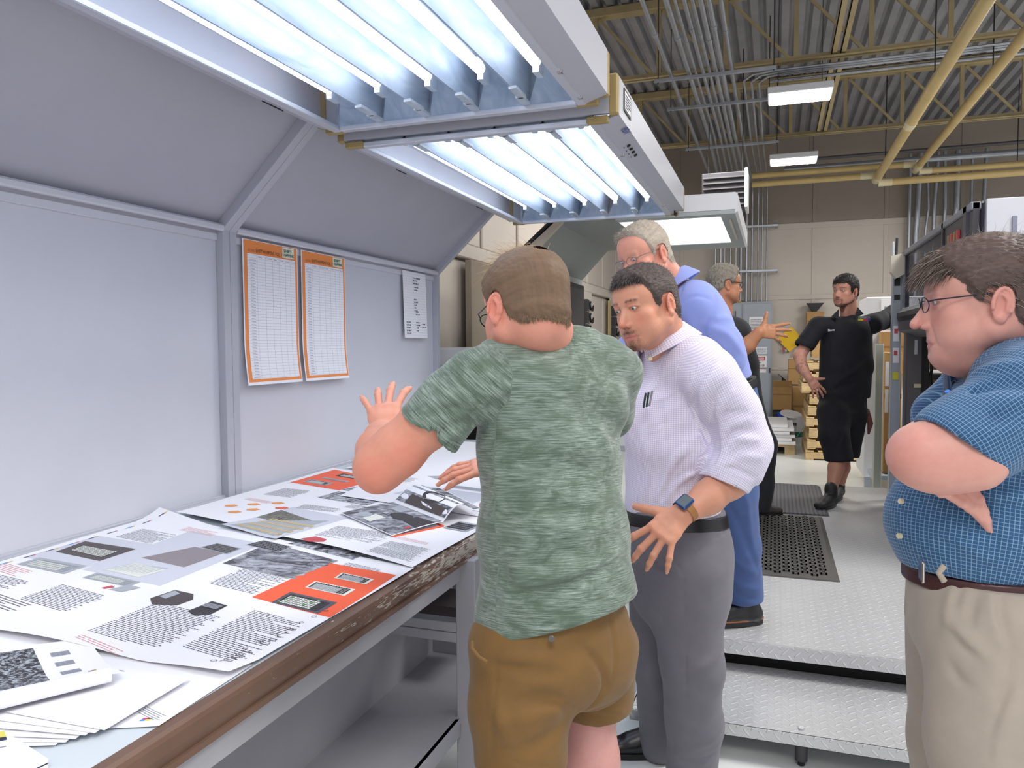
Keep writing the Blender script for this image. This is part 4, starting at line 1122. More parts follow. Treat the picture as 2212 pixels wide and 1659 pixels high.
# counter ledge
b = MB(); b.prism([(Xp-.03, 1.70), (Xp-.03, 1.735), (Xp+.01, 1.77), (Xp+.3, 1.78), (Xp+.3, 1.60), (Xp+.0, 1.60)], 4.4, 6.5, m_pressd); b.prism([(Xp-.02, 1.60), (Xp-.02, 1.70), (Xp+.3, 1.70), (Xp+.3, 1.55), (Xp+.08, 1.55)], 4.4, 6.5, m_press); b.build('ledge', t)
b = MB(); b.box((Xp+.02, 6.36, .26), (Xp+.135, 6.5, 1.6), m_press, .012); b.box((Xp+.075, 6.352, 1.42), (Xp+.095, 6.362, 1.53), m_boothw, .002); b.build('column', t)
for (z, w) in ((1.17, .05), (.83, .055)):
    b = MB(); b.box((Xp+.075, 6.352, z), (Xp+.075+w, 6.36, z+.03), mat_fit, .006); b.build('sticker', t)
b = MB(); b.box((Xp+.135, 6.4, .26), (Xp+.185, 6.55, 1.55), m_black); b.box((Xp+.185, 6.45, 1.5), (Xp+.36, 6.55, 1.58), m_black); b.build('inner_frame', t)
b = MB(); b.box((Xp+.33, 6.2, .26), (Xp+.48, 6.5, 1.6), m_press, .01); b.build('column', t)
b = MB(); b.box((Xp+.185, 6.45, .26), (Xp+.33, 6.5, .62), m_press, .01); b.build('lower_panel', t)
b = MB(); b.box((Xp+.48, 4.5, .26), (3.2, 6.5, 1.6), m_press, .02); b.build('body', t)
b = MB(); b.tube([(Xp+.2, 6.42, 1.55), (Xp+.2, 6.41, 1.3), (Xp+.195, 6.42, 1.24)], .011, m_black, 8); b.tube([(Xp+.195, 6.42, 1.26), (Xp+.195, 6.42, 1.18)], [.014, .022], m_black, 10); b.build('cable', t)
b = MB(); b.box((Xp-.1, 5.9, .26), (Xp+.02, 6.3, .30), m_press, .01); b.build('kick_plate', t)
t = thing('steel_post', 'light grey upright with stickers at the far end of the press', 'post', (.885, 6.62, 0))
b = MB(); b.box((.86, 6.57, 0), (.925, 6.66, 2.16), m_cab, .004); b.build('upright', t)
for i, (z, h_, m_) in enumerate(((1.52, .12, m_paper), (1.35, .12, m_paper), (1.22, .06, m_yl), (.75, .03, m_paper), (1.95, .06, m_black), (1.84, .04, m_black))):
    b = MB(); x = .87; b.box((x, 6.563, z), (x+.04, 6.571, z+h_), m_)
    if m_ is m_paper: b.box((x+.005, 6.561, z+h_*.5), (x+.03, 6.563, z+h_*.8), m_dred)
    b.build('sticker', t)
t = thing('wireless_box', 'small pale box with a stub aerial on top of the press upright', 'box', (.86, 6.6, 2.0))
b = MB(); b.prism([(.83, 2.05), (.83, 2.17), (.925, 2.19), (.925, 2.03), (.87, 2.0)], 6.46, 6.56, mat('ivory', 'd8cfc0', .5)); b.build('case', t)
b = MB(); b.box((.845, 6.48, 2.17), (.855, 6.55, 2.28), m_white); b.tube([(.872, 6.52, 2.18), (.876, 6.52, 2.31)], .01, m_dark, 8); b.build('aerial', t)
t = thing('task_lamp', 'black swing arm lamp head beside the nose of the right-hand person', 'lamp', (.86, 4.9, 1.6))
b = MB(); b.tube([(.88, 5.0, 1.66), (.85, 4.9, 1.645), (.86, 4.82, 1.62), (.89, 4.74, 1.585)], [.012, .04, .05, .03], m_black, 12); b.build('head', t)
b = MB(); b.tube([(.89, 4.76, 1.585), (.9, 4.72, 1.56)], [.032, .02], mat('lamp_glass', 'b8b49c', .3), 12); b.build('lens', t)
b = MB(); b.tube([(.875, 5.0, 1.66), (.9, 5.2, 1.68)], .01, m_black, 8); b.build('arm', t)
# ================================================================ viewing booth over the table
def bay(Y0, Y1, label):
    t = thing('viewing_booth', label, 'booth', (-2.28, (Y0+Y1)/2, .85))
    a, c = Y0+.045, Y1-.045
    b = MB(); b.box((-2.31, a, .85), (-2.262, c, 1.955), m_boothw); b.build('back_panel', t)
    b = MB(); b.box((-2.30, a, 1.955), (-2.252, c, 1.985), m_boothw, .002); b.box((-2.31, a+.0, 1.985), (-2.256, c, 2.0), m_booth2); b.build('top_strip', t)
    b = MB(); b.prism([(-2.262, 1.998), (-2.222, 1.994), (-2.216, 2.0), (-2.216, 2.016), (-2.224, 2.024), (-2.262, 2.03)], a-.0, c+.0, m_boothw, 1); b.build('ledge', t)
    d = .036
    b = MB(); b.prism([(-2.285, 2.0), (-2.285+.70, 2.665), (-2.285+.70-d*.7, 2.665+d*.7), (-2.285-d*.7, 2.0+d*.7)], a, c, m_booth); b.build('sloped_panel', t)
    b = MB(); b.box((-1.60, a, 2.66), (-.75, c, 2.70), m_booth); b.build('top_panel', t)
    for (y0, y1) in ((Y0, Y0+.045), (Y1-.045, Y1)):
        b = MB(); b.prism([(-2.31, .85), (-2.225, .85), (-2.225, 2.0), (-1.575, 2.617), (-.75, 2.617), (-.75, 2.70), (-1.62, 2.70), (-2.31, 2.045)], y0+.001, y1-.001, m_booth2); b.build('side_frame', t, bevel=.003)
    return t
bay(.55, 2.72, 'grey viewing booth bay at the left edge, over the near half of the table')
bay(2.72, 4.89, 'grey viewing booth bay with the orange charts, over the far half of the table')
for y in (1.35, 2.35):
    pass

def light_mats():
    t = NT('lamp_reflector'); p = t.geo()
    a = t.noise(t.mapping(p, (5, .9, 5)), 2.2, 4, .6, 1.5); 
    t.l(t.ramp(a, [(.35, (.30, .38, .50)), (.65, (.47, .54, .64))]), t.b.inputs['Base Color']); t.b.inputs['Roughness'].default_value = .4; t.b.inputs['Metallic'].default_value = .12
    return t.m
m_refl = light_mats()
M_TUBE = emit('fluorescent_tube', (.93, .95, 1.0), 9.0)
m_pane = glassy('clear_cover', (.96, .98, 1.0), .07, .12)
m_caps = mat('tan_cap', '9a8554', .45); m_fin = mat('lamp_fin', 'c9cfd6', .4)
def fixture(x0, x1, y0, y1, z0, z1, label, n=5):
    t = thing('light_fixture', label, 'light', ((x0+x1)/2, (y0+y1)/2, z0), 'hooded fluorescent light fixtures')
    b = MB(); ch = .075; w = .018
    # upright sides, chamfered towards the bottom rim
    b.box((x1-w, y0+.03, z0+.025), (x1, y1-.03, z1), m_booth2); b.box((x0, y0+.03, z0+.025), (x0+w, y1-.03, z1), m_booth2)
    b.box((x0+.03, y0, z0+.025), (x1-.03, y0+w, z1), m_booth2); b.box((x0+.03, y1-w, z0+.025), (x1-.03, y1, z1), m_booth2)
    b.box((x0+w, y0+w, z1-.012), (x1-w, y1-w, z1), m_booth2)
    b.build('housing', t)
    b = MB()
    b.prism([(x1, z0+.025), (x1-ch, z0), (x1-ch, z0+.01), (x1-.01, z0+.035)], y0+.03, y1-.03, m_booth2, 1)
    b.build('lower_rim', t); b = MB()
    b.prism([(x0, z0+.025), (x0+ch, z0), (x0+ch, z0+.01), (x0+.01, z0+.035)], y0+.03, y1-.03, m_booth2, 1)
    b.build('lower_rim', t)
    b = MB(); q = .035
    b.box((x0+ch, y0+.01, z0-.004), (x0+ch+q, y1-.01, z0+.016), m_alu, .003); b.box((x1-ch-q, y0+.01, z0-.004), (x1-ch, y1-.01, z0+.016), m_alu, .003)
    b.box((x0+ch+q, y0+.01, z0-.004), (x1-ch-q, y0+.01+q, z0+.016), m_alu, .003); b.box((x0+ch+q, y1-.01-q, z0-.004), (x1-ch-q, y1-.01, z0+.016), m_alu, .003)
    b.build('door_frame', t)
    for (cx_, sx) in ((x0, 1), (x1, -1)):
        for (cy_, sy) in ((y0, 1), (y1, -1)):
            b = MB(); b.box((cx_-.002*sx, cy_-.002*sy, z0+.02), (cx_+.034*sx, cy_+.034*sy, z1+.002), m_caps, .006)
            b.box((cx_+.034*sx, cy_+.0*sy, z0-.006), (cx_+.115*sx, cy_+.03*sy, z0+.02), m_caps, .004); b.build('corner_cap', t)
    X0, X1 = x0+ch+q*.6, x1-ch-q*.6; Y0, Y1 = y0+.03, y1-.03
    b = MB(); b.box((X0, Y0, z0+.006), (X1, Y1, z0+.009), m_pane); b.build('cover_pane', t)
    b = MB(); P = (X1-X0)/n
    zt = z1-.03
    b.quad((X0, Y0, zt), (X0, Y1, zt), (X1, Y1, zt), (X1, Y0, zt), m_refl)
    for k in range(n+1):
        X = X0+k*P; 
        if 0 < k < n: b.prism([(X-.030, zt), (X-.004, z0+.022), (X+.004, z0+.022), (X+.030, zt)], Y0, Y1, m_refl, 1)
    for (s_, Ya) in ((1, Y0), (-1, Y1)):
        b.box((X0, Ya, z0+.012), (X1, Ya+.012*s_, zt), m_refl)
        for k in range(n):
            a0, a1 = X0+k*P+.01, X0+(k+1)*P-.01; m_ = (a0+a1)/2
            b.add([(a0, Ya+.012*s_, z0+.02), (a1, Ya+.012*s_, z0+.02), (a1, Ya+.012*s_, zt), (a0, Ya+.012*s_, zt), (m_, Ya+.14*s_, zt-.01)], [(0, 1, 4), (1, 2, 4), (3, 0, 4)], m_refl)
    b.build('reflector', t)
    for k in range(n):
        X = X0+(k+.5)*P; b = MB(); b.tube([(X, Y0+.22, z0+.085), (X, Y1-.22, z0+.085)], .019, M_TUBE, 12); b.build('fluorescent_tube', t)
        for Ya in (Y0+.16, Y1-.22):
            b = MB(); b.box((X-.011, Ya, z0+.05), (X+.011, Ya+.06, zt), m_fin); b.build('lamp_holder', t)
    for k in range(1, n):
        X = X0+k*P
        for (s_, Ya) in ((1, Y0), (-1, Y1)):
            b = MB(); y = Ya+.0*s_; b.box((X-.014, y, z0+.013), (X+.014, y+.10*s_, z0+.023), m_fin); b.box((X-.004, y+.09*s_, z0+.013), (X+.024, y+.2*s_, z0+.023), m_fin); b.build('divider_strip', t)
    for y in (y0+.5, y1-.38, y1-.12):
        b = MB(); b.box((x1-ch-.012, y, z0-.008), (x1-ch+.004, y+.02, z0+.01), m_chrome, .002); b.build('latch', t)
    for X in (x0+.2, x1-.25):
        for y in (y0+.3, y1-.3):
            b = MB(); b.tube([(X, y, z1), (X, y, 2.63 if X < -.9 else 2.68)], .006, m_galv, 6); b.build('hanger', t)
    return t
f1 = fixture(-1.745, -.565, .58, 2.70, 2.355, 2.53, 'large fluorescent light fixture with a clear cover filling the top of the picture')
f2 = fixture(-1.70, -.545, 2.745, 4.87, 2.312, 2.475, 'second fluorescent light fixture with a clear cover, beyond the large one')
for c_ in list(f1.children)+list(f2.children): pass
# stickers and buttons on the second fixture
b = MB(); X = -.544
b.box((X, 2.86, 2.375), (X+.003, 3.0, 2.46), m_black, .001); b.box((X+.0031, 2.87, 2.385), (X+.004, 2.985, 2.45), m_paper)
words(b, (X+.005, 2.875, 2.39), (0, 1, 0), (0, 0, 1), .1, .055, 5, m_ink, 5); b.build('rating_label', f2)
b = MB(); d = Vector((-.075, 0, -.025)); d.normalize()
def onrim(u, y): return Vector((-.547+d.x*u, y, 2.335+d.z*u-.0015))
for k in range(4):
    p = onrim(.035, 3.16+.055*k); b.tube([p, p+Vector((.002, 0, -.004))], .008, m_black, 10)
    p = onrim(.055, 3.16+.055*k); b.tube([p, p+Vector((.001, 0, -.003))], .003, m_press, 6)
b.build('push_button', f2)
b = MB(); put_text(b, 'PDV', onrim(.022, 2.93)+Vector((0, 0, -.002)), (0, 1, 0), (-d.x, 0, -d.z), .04, mat('logo_blue', '4a5c90', .5), bold=.03); b.build('maker_mark', f2)
b = MB(); a_ = onrim(.045, 4.76); b.tube([a_, a_+Vector((0, 0, -.02)), a_+Vector((0, .07, -.02)), a_+Vector((0, .07, 0))], .005, m_black, 6); b.build('pull_handle', f2)
for y in (2.28,):
    b = MB(); b.box((-1.715, y, 2.362), (-1.712, y+.12, 2.366), m_black); b.build('fine_print', f1)
b = MB(); b.box((-1.672, 3.2, 2.318), (-1.669, 3.3, 2.322), m_black); b.box((-1.672, 4.2, 2.318), (-1.669, 4.3, 2.322), m_black); b.build('fine_print', f2)

# ================================================================ third booth behind
t = thing('viewing_booth', 'smaller grey booth with a white glowing panel behind the older person in blue', 'booth', (-1.1, 5.9, .8))
g3 = mat('booth_green_grey', '858985', .5); g4 = mat('booth_green_light', 'a3a9a9', .5)
b = MB(); b.box((-1.70, 5.12, .9), (-1.66, 6.75, 2.10), g4); b.build('back_panel', t)
b = MB(); b.prism([(-1.66, 2.09), (-1.42, 2.345), (-1.45, 2.375), (-1.70, 2.11)], 5.12, 6.75, g3); b.build('sloped_panel', t)
b = MB(); b.box((-1.44, 5.12, 2.345), (-1.02, 6.75, 2.375), g3); b.build('top_panel', t)
b = MB(); b.prism([(-1.72, .9), (-1.655, .9), (-1.655, 2.085), (-1.38, 2.35), (-1.40, 2.385), (-1.72, 2.12)], 5.08, 5.115, mat('cream_edge', 'b5aa98', .5)); b.build('edge_trim', t)
b = MB(); b.prism([(-1.735, .9), (-1.722, .9), (-1.722, 2.12), (-1.41, 2.39), (-1.43, 2.40), (-1.735, 2.14)], 5.07, 5.12, m_black); b.build('gasket', t)
b = MB(); b.box((-.345, 5.08, 2.335), (-.25, 6.88, 2.36), g4); b.box((-1.02, 6.52, 2.335), (-.345, 6.88, 2.36), g4); b.box((-1.02, 5.08, 2.335), (-.345, 5.18, 2.36), g4)
b.prism([(-.25, 2.337), (-.235, 2.35), (-.235, 2.46), (-.25, 2.47), (-1.02, 2.47), (-1.02, 2.362), (-.25, 2.362)], 5.08, 6.88, m_white); b.build('light_housing', t)
b = MB(); b.box((-1.02, 5.18, 2.340), (-.345, 6.52, 2.346), emit('diffuser_glow', (.93, 1.0, .97), 1.9)); b.build('diffuser', t)
b = MB(); b.box((-.30, 5.3, 2.322), (-.285, 6.3, 2.336), m_cream, .003); b.build('handle', t)
b = MB(); b.box((-1.7, 5.1, .78), (-.6, 6.8, .82), g4, .004); b.build('table_top', t)
for (x, y) in ((-1.66, 5.15), (-.66, 5.15), (-1.66, 6.7), (-.66, 6.7)):
    b = MB(); b.box((x, y, 0), (x+.05, y+.05, .78), g4); b.build('leg', t)
b = MB(); b.box((-1.66, 6.0, 1.25), (-1.58, 6.5, 2.02), m_black, .005); b.box((-1.578, 6.03, 1.3), (-1.574, 6.47, 1.98), m_dark); tag(b.build('wall_monitor'), 'black monitor on the panel of the small booth, behind the neck', 'monitor')
# cutter racks on the left wall
for j, Y in enumerate((9.2, 10.9, 12.9)):
    t = thing('tool_rack', ['partly hidden rack of dark hooks on the left wall, nearest', 'rack of black hooked holders on the left wall, full column', 'rack of black hooked holders on the left wall, farthest and beside the chin'][j], 'rack', (-2.6, Y, .6))
    b = MB(); b.box((-2.66, Y-.28, .9), (-2.63, Y-.2, 2.25), m_yel); b.box((-2.66, Y-.16, .9), (-2.64, Y+.45, 2.3), m_cream, .004); b.build('board', t)
    for k in range(7):
        z = .92+.18*k; b = MB()
        b.box((-2.64, Y-.1, z), (-2.58, Y+.02, z+.17), m_dark); b.tube([(-2.6, Y, z+.15), (-2.6, Y+.12, z+.12), (-2.6, Y+.2, z+.04), (-2.6, Y+.32, z+.03), (-2.6, Y+.38, z+.1)], [.025, .022, .02, .022, .008], m_black, 8)
        b.tube([(-2.6, Y, z+.03), (-2.6, Y+.12, z+.08), (-2.6, Y+.22, z+.15)], [.02, .02, .01], m_black, 8); b.build('hook', t)
carton(-2.6, 9.9, .9, -2.1, 10.7, 1.42, 'open carton on the bench under the hook racks', True, grp=None)
b = MB(); b.box((-2.66, 8.6, .84), (-2.0, 13.6, .9), g4); b.box((-2.6, 8.7, 0), (-2.05, 13.5, .84), m_dark); tag(b.build('bench'), 'long grey bench along the left wall under the hook racks', 'bench')
# white counter unit between the booths
t = thing('counter_unit', 'white topped black machine beside the far end of the booth, left of the green shirt', 'machine', (-2.2, 5.6, 0))
b = MB(); b.box((-2.55, 5.25, 1.34), (-1.86, 6.3, 1.49), m_white, .02); b.build('top', t)
b = MB(); b.box((-2.5, 5.3, .3), (-1.9, 6.2, 1.34), m_black, .01); b.build('body', t)
b = MB(); b.box((-2.52, 5.28, 0), (-1.88, 6.25, .3), m_dark, .01); b.build('base', t)
# partition doors seen above the counter
b = MB(); b.box((-2.66, 6.4, .0), (-2.60, 7.42, 2.28), mat('door_tan', '94897a', .35, var=.06, vs=2), .004); b.box((-2.598, 7.38, 0), (-2.58, 7.44, 2.28), m_yel); o = struct(b, 'door_1')
b = MB(); b.box((-2.66, 7.46, .0), (-2.60, 8.5, 2.28), mat('door_green', '8f918b', .4), .004); struct(b, 'door_2')

# ================================================================ table
t = thing('inspection_table', 'long inspection table with chipped brown edge covered in proof sheets', 'table', (-1.6, 2.0, 0))
m_top = mat('table_top', 'ccd5dc', .22, spec=.5, var=.02, vs=2)
b = MB(); b.box((-2.255, -.6, .815), (-.993, 4.88, .85), m_top); b.build('top', t)
b = MB(); b.prism([(-.993, .795), (-.993, .851), (-.972, .851), (-.965, .846), (-.962, .838), (-.962, .815), (-.966, .795)], -.6, 4.88, m_brown, 1)
b.prism([(-.985, .78), (-.985, .795), (-.958, .795), (-.958, .783), (-.962, .78)], -.6, 4.88, m_brown, 1); b.build('edge', t)
b = MB(); b.box((-2.262, -.6, .85), (-2.244, 4.88, .862), m_alu, .002); b.box((-2.244, -.6, .85), (-2.228, 4.88, .853), m_alu); b.build('back_rail', t)
b = MB(); b.box((-1.0, -.6, .715), (-.985, 4.88, .80), m_tab, .002); b.build('apron', t)
def frame(Y):
    for x in (-1.0, -2.2):
        b = MB(); b.box((x, Y, 0), (x+.07, Y+.06, .79), m_tab, .003); b.build('leg', t)
    b = MB(); b.box((-2.13, Y, .505), (-1.0, Y+.05, .538), m_tab, .002); b.box((-2.13, Y, .54), (-1.0, Y+.05, .573), m_tab, .002); b.build('rail', t)
for Y in (0, 2.3, 4.7): frame(Y)
b = MB(); b.box((-1.335, -.4, .25), (-1.31, 2.79, .73), m_tab); b.build('inner_panel', t)
b = MB(); b.box((-1.31, -.4, .232), (-.985, 2.79, .25), m_tab); b.box((-1.0, -.4, .19), (-.984, 2.29, .25), m_tab, .002); b.build('shelf', t)
b = MB(); b.box((-1.31, 2.78, .25), (-.99, 2.8, .5), m_tab); b.box((-1.25, 2.775, .33), (-1.05, 2.78, .38), m_pressd); b.build('end_panel', t)
b = MB(); b.box((-1.36, 2.9, .25), (-1.30, 2.96, .8), m_boothw); b.build('inner_post', t)
b = MB(); b.box((-1.30, 2.55, .49), (-1.0, 2.75, .53), mat('dark_plank', '4a4143', .6)); tag(b.build('plank'), 'dark plank lying across the frame under the table', 'plank')
b = MB(); b.box((-1.25, 3.0, .3), (-1.02, 3.3, .62), mat('worn_stone', '77705f', .8, var=.3, vs=14), .05); tag(b.build('block'), 'worn grey brown block glimpsed through the frame under the table', 'block')
b = MB(); b.box((-1.28, 2.97, .2), (-1.0, 3.4, .3), m_dark); tag(b.build('crate'), 'dark crate under the worn block below the table', 'crate')
b = MB(); b.box((-1.5, 3.35, .2), (-1.0, 4.6, .24), m_dark); b.build('lower_shelf', t)
# ================================================================ printed sheets
m_photo = None
def photo_mat(name, lo='2a2b30', hi='d4d6de', sc=22, st=(1, 1, 1), pos=(.42, .58), det=6, dist=1.0):
    t = NT(name); p = t.mapping(t.geo(), st)
    t.l(t.ramp(t.noise(p, sc, det, .65, dist), [(pos[0], hexlin(lo)), (pos[1], hexlin(hi))]), t.b.inputs['Base Color']); t.b.inputs['Roughness'].default_value = .5; return t.m
m_ph1 = photo_mat('photo_bw', '2c2d33', 'c9ccd6', 26, (1, 1.6, 1)); m_ph2 = photo_mat('photo_bw_soft', '4c4e56', 'b9bcc6', 14, (1, 2, 1), (.4, .62))
m_foli = photo_mat('photo_foliage', '2e2c34', 'aeb6be', 120, (1, 1, 1), (.46, .62), 3, .3); m_sky = mat('print_sky', 'a5aebf', .55)
m_pk = mat('print_dark', '3b383c', .55); m_pk2 = mat('print_brown', '4f4848', .55); m_key = mat('print_key', 'dfe2da', .55); m_keyd = mat('print_key_dark', '565560', .55); m_kg = mat('print_board_grey', 'aab0b8', .55)
m_gold = mat('print_gold', 'd3bd7c', .55); m_orl = mat('print_orange_light', 'f2a054', .55); m_cy = mat('ink_cyan', '1d9bd8', .5); m_mg = mat('ink_magenta', 'd8257c', .5); m_ye = mat('ink_yellow', 'f1dc3a', .5); m_bk = mat('ink_black', '1e2040', .5)
class Sheet:
    """a sheet given by four world corners (near left, near right, far right, far left) with gentle waves"""
    def __init__(s, c, z=.853, wave=.0015, seed=1, lift=None, nx=24, ny=20, mt=None):
        s.c = [np.array(q, float) for q in c]; s.z = z; s.w = wave; s.seed = seed; s.lift = lift; s.b = MB(); s.pr = .0005
        g = [[s.P(i/nx, j/ny) for i in range(nx+1)] for j in range(ny+1)]
        V = [p for r in g for p in r]; Fc = [(j*(nx+1)+i, j*(nx+1)+i+1, (j+1)*(nx+1)+i+1, (j+1)*(nx+1)+i) for j in range(ny) for i in range(nx)]
        s.b.add(V, Fc, mt or m_paper, True)
    def zz(s, x, y, u, v):
        h = s.w*(1+math.sin(7*x+s.seed)*.6+math.sin(9*y+2*s.seed)*.6)
        if s.lift: h += s.lift(u, v)
        return s.z+h
    def P(s, u, v, dz=0):
        a = s.c[0]*(1-u)+s.c[1]*u; d = s.c[3]*(1-u)+s.c[2]*u; q = a*(1-v)+d*v
        return (q[0], q[1], s.zz(q[0], q[1], u, v)+dz)
    def patch(s, q, mt, n=6, dz=None):
        """q: four uv corners"""
        q = [np.array(a, float) for a in q]; dz = s.pr if dz is None else dz; V = []
        for j in range(n+1):
            for i in range(n+1):
                a = q[0]*(1-i/n)+q[1]*i/n; d = q[3]*(1-i/n)+q[2]*i/n; p = a*(1-j/n)+d*j/n; V.append(s.P(p[0], p[1], dz))
        s.b.add(V, [(j*(n+1)+i, j*(n+1)+i+1, (j+1)*(n+1)+i+1, (j+1)*(n+1)+i) for j in range(n) for i in range(n)], mt, True)
    def rect(s, u0, v0, u1, v1, mt, n=6, dz=None): s.patch([(u0, v0), (u1, v0), (u1, v1), (u0, v1)], mt, n, dz)
    def poly(s, pts, mt, dz=None):
        dz = s.pr if dz is None else dz; s.b.add([s.P(u, v, dz) for u, v in pts], [tuple(range(len(pts)))], mt)
    def text(s, u0, v0, u1, v1, lines, mt=None, seed=1, rag=.9, paras=True):
        rg = random.Random(seed); mt = mt or m_ink; H = (v1-v0)/lines
        for i in range(lines):
            y = v1-(i+1)*H; L = (u1-u0)*(1-rg.random()*(1-rag)); x = u0+(rg.random()*.04*(u1-u0) if paras and rg.random() < .15 else 0)
            while x < u0+L:
                w = rg.uniform(.010, .05)*(u1-u0)*1.4; w = min(w, u0+L-x+.001)
                s.b.add([s.P(x, y, s.pr), s.P(x+w, y, s.pr), s.P(x+w, y+H*.42, s.pr), s.P(x, y+H*.42, s.pr)], [(0, 1, 2, 3)], mt); x += w+.008*(u1-u0)
    def keyboard(s, q, base, key, rows=5, cols=15, dk=None, m=.08, acc=None):
        q = [np.array(a, float) for a in q]; s.patch(q, base, 4, s.pr*1.5)
        f = lambda a, b: (q[0]*(1-a)+q[1]*a)*(1-b)+(q[3]*(1-a)+q[2]*a)*b
        for r in range(rows):
            for c in range(cols):
                a0 = m+(1-2*m)*c/cols; a1 = a0+(1-2*m)/cols*.78; b0 = m*1.6+(1-3.2*m)*r/rows; b1 = b0+(1-3.2*m)/rows*.75
                mt = dk if dk is not None and (c > cols*.78 or c < 1 or r == rows-1) else key
                if acc is not None and (r*7+c*3) % 17 == 0: mt = acc
                s.poly([f(a0, b0), f(a1, b0), f(a1, b1), f(a0, b1)], mt, s.pr*3)
    def build(s, name, label, cat, group=None):
        o = s.b.build(name); tag(o, label, cat, group); return o
def cmyk(s, u, v, d=.008, e=.012):
    s.rect(u, v, u+d, v+e, m_cy, 1); s.rect(u+d, v, u+2*d, v+e, m_ye, 1); s.rect(u, v+e, u+d, v+2*e, m_mg, 1); s.rect(u+d, v+e, u+2*d, v+2*e, m_pk, 1)

# ---- the large proof sheet in front
cA = [(-2.2, 1.235), (-1.0, 1.19), (-.983, 1.965), (-2.24, 2.30)]
def uvA(x, y):   # inverse bilinear by Newton steps
    u, v = .5, .5; c = [np.array(q) for q in cA]
    for _ in range(12):
        p = (c[0]*(1-u)+c[1]*u)*(1-v)+(c[3]*(1-u)+c[2]*u)*v; du = (c[1]-c[0])*(1-v)+(c[2]-c[3])*v; dv = (c[3]-c[0])*(1-u)+(c[2]-c[1])*u
        r = np.linalg.solve(np.stack([du, dv], 1), np.array((x, y))-p); u += r[0]; v += r[1]
    return (float(u), float(v))
def box_uv(pts): return [uvA(*p) for p in pts]
def liftA(u, v): return .03*max(0, (v-.86)/.14)**2*max(0, 1-u*4)+.012*max(0, 1-v*9)*abs(math.sin(u*7+.6))
A = Sheet(cA, .8545, .0016, 1, liftA, 30, 26)
for (x0, x1, y0, y1) in ((-1.80, -1.60, 1.385, 1.545),): pass
def tA(x0, y0, x1, y1, n, mt=None, seed=1, sk=.04):
    a, b_, c, d = uvA(x0, y0), uvA(x1, y0-sk), uvA(x1, y1-sk), uvA(x0, y1); s = A; rg = random.Random(seed); mt = mt or m_ink
    f = lambda p, q: ((np.array(a)*(1-p)+np.array(b_)*p)*(1-q)+(np.array(d)*(1-p)+np.array(c)*p)*q)
    for i in range(n):
        y = 1-(i+1)/n; x = 0 if rg.random() > .12 else .04; L = 1-.12*rg.random() if rg.random() > .15 else rg.uniform(.4, .9)
        while x < L:
            w = min(rg.uniform(.012, .07), L-x+.002); s.poly([f(x, y), f(x+w, y), f(x+w, y+.34/n), f(x, y+.34/n)], mt); x += w+.012
tA(-1.46, 1.665, -1.27, 1.84, 20, seed=2); tA(-1.47, 1.285, -1.235, 1.50, 27, seed=3); tA(-1.20, 1.285, -1.02, 1.53, 30, seed=4)
tA(-1.83, 1.40, -1.62, 1.53, 17, seed=5); tA(-2.17, 1.42, -1.93, 1.56, 18, seed=6); tA(-2.12, 1.98, -1.92, 2.10, 13, seed=7); tA(-1.92, 1.36, -1.75, 1.42, 6, m_ink, 8)
tA(-2.18, 1.58, -2.02, 1.64, 6, m_red, 9); tA(-1.45, 1.235, -1.28, 1.26, 3, m_red, 10); tA(-1.98, 2.12, -1.8, 2.17, 5, m_red, 11); tA(-1.19, 1.86, -1.03, 1.90, 4, m_red, 12); tA(-1.2, 1.90, -1.06, 1.96, 7, m_ink, 14)
A.patch(box_uv([(-2.19, 1.70), (-1.91, 1.65), (-1.88, 1.93), (-2.19, 1.97)]), m_pgrey, 6, .0003); A.patch(box_uv([(-1.90, 1.65), (-1.565, 1.60), (-1.57, 2.05), (-1.93, 2.12)]), m_pgrey, 8, .0003)
A.patch(box_uv([(-2.15, 1.775), (-1.925, 1.735), (-1.925, 1.875), (-2.17, 1.9)]), m_pk2, 4, .0007)
A.keyboard(box_uv([(-2.12, 1.80), (-1.95, 1.765), (-1.95, 1.835), (-2.13, 1.86)]), m_pk, m_key, 6, 16, None, .03)
A.keyboard(box_uv([(-2.14, 1.635), (-1.91, 1.60), (-1.92, 1.685), (-2.14, 1.71)]), m_kg, m_key, 5, 18, m_kg, .07)
A.keyboard(box_uv([(-1.83, 1.59), (-1.64, 1.565), (-1.64, 1.61), (-1.83, 1.64)]), m_kg, m_key, 5, 16, m_kg, .07); A.patch(box_uv([(-1.67, 1.53), (-1.62, 1.525), (-1.60, 1.57), (-1.65, 1.58)]), m_kg, 2, .0008); A.patch(box_uv([(-1.70, 1.535), (-1.685, 1.53), (-1.67, 1.55), (-1.69, 1.56)]), m_dred, 2, .0009)
A.patch(box_uv([(-1.83, 1.80), (-1.63, 1.76), (-1.62, 1.92), (-1.76, 1.95)]), mat('print_laptop', '8e868a', .55), 4, .0006); A.keyboard(box_uv([(-1.74, 1.95), (-1.60, 1.91), (-1.60, 1.98), (-1.72, 2.01)]), m_kg, m_pk2, 5, 13, None, .04); A.patch(box_uv([(-1.84, 1.67), (-1.68, 1.64), (-1.66, 1.72), (-1.80, 1.75)]), m_key, 3, .0007)
for i in range(10): A.patch(box_uv([(-1.835+.0155*i, 1.675), (-1.832+.0155*i, 1.674), (-1.80+.0145*i, 1.74), (-1.803+.0145*i, 1.741)]), m_kg, 1, .0009)
A.keyboard(box_uv([(-1.62, 2.02), (-1.46, 1.98), (-1.46, 2.05), (-1.60, 2.09)]), m_kg, m_pk, 5, 12, None, .03)
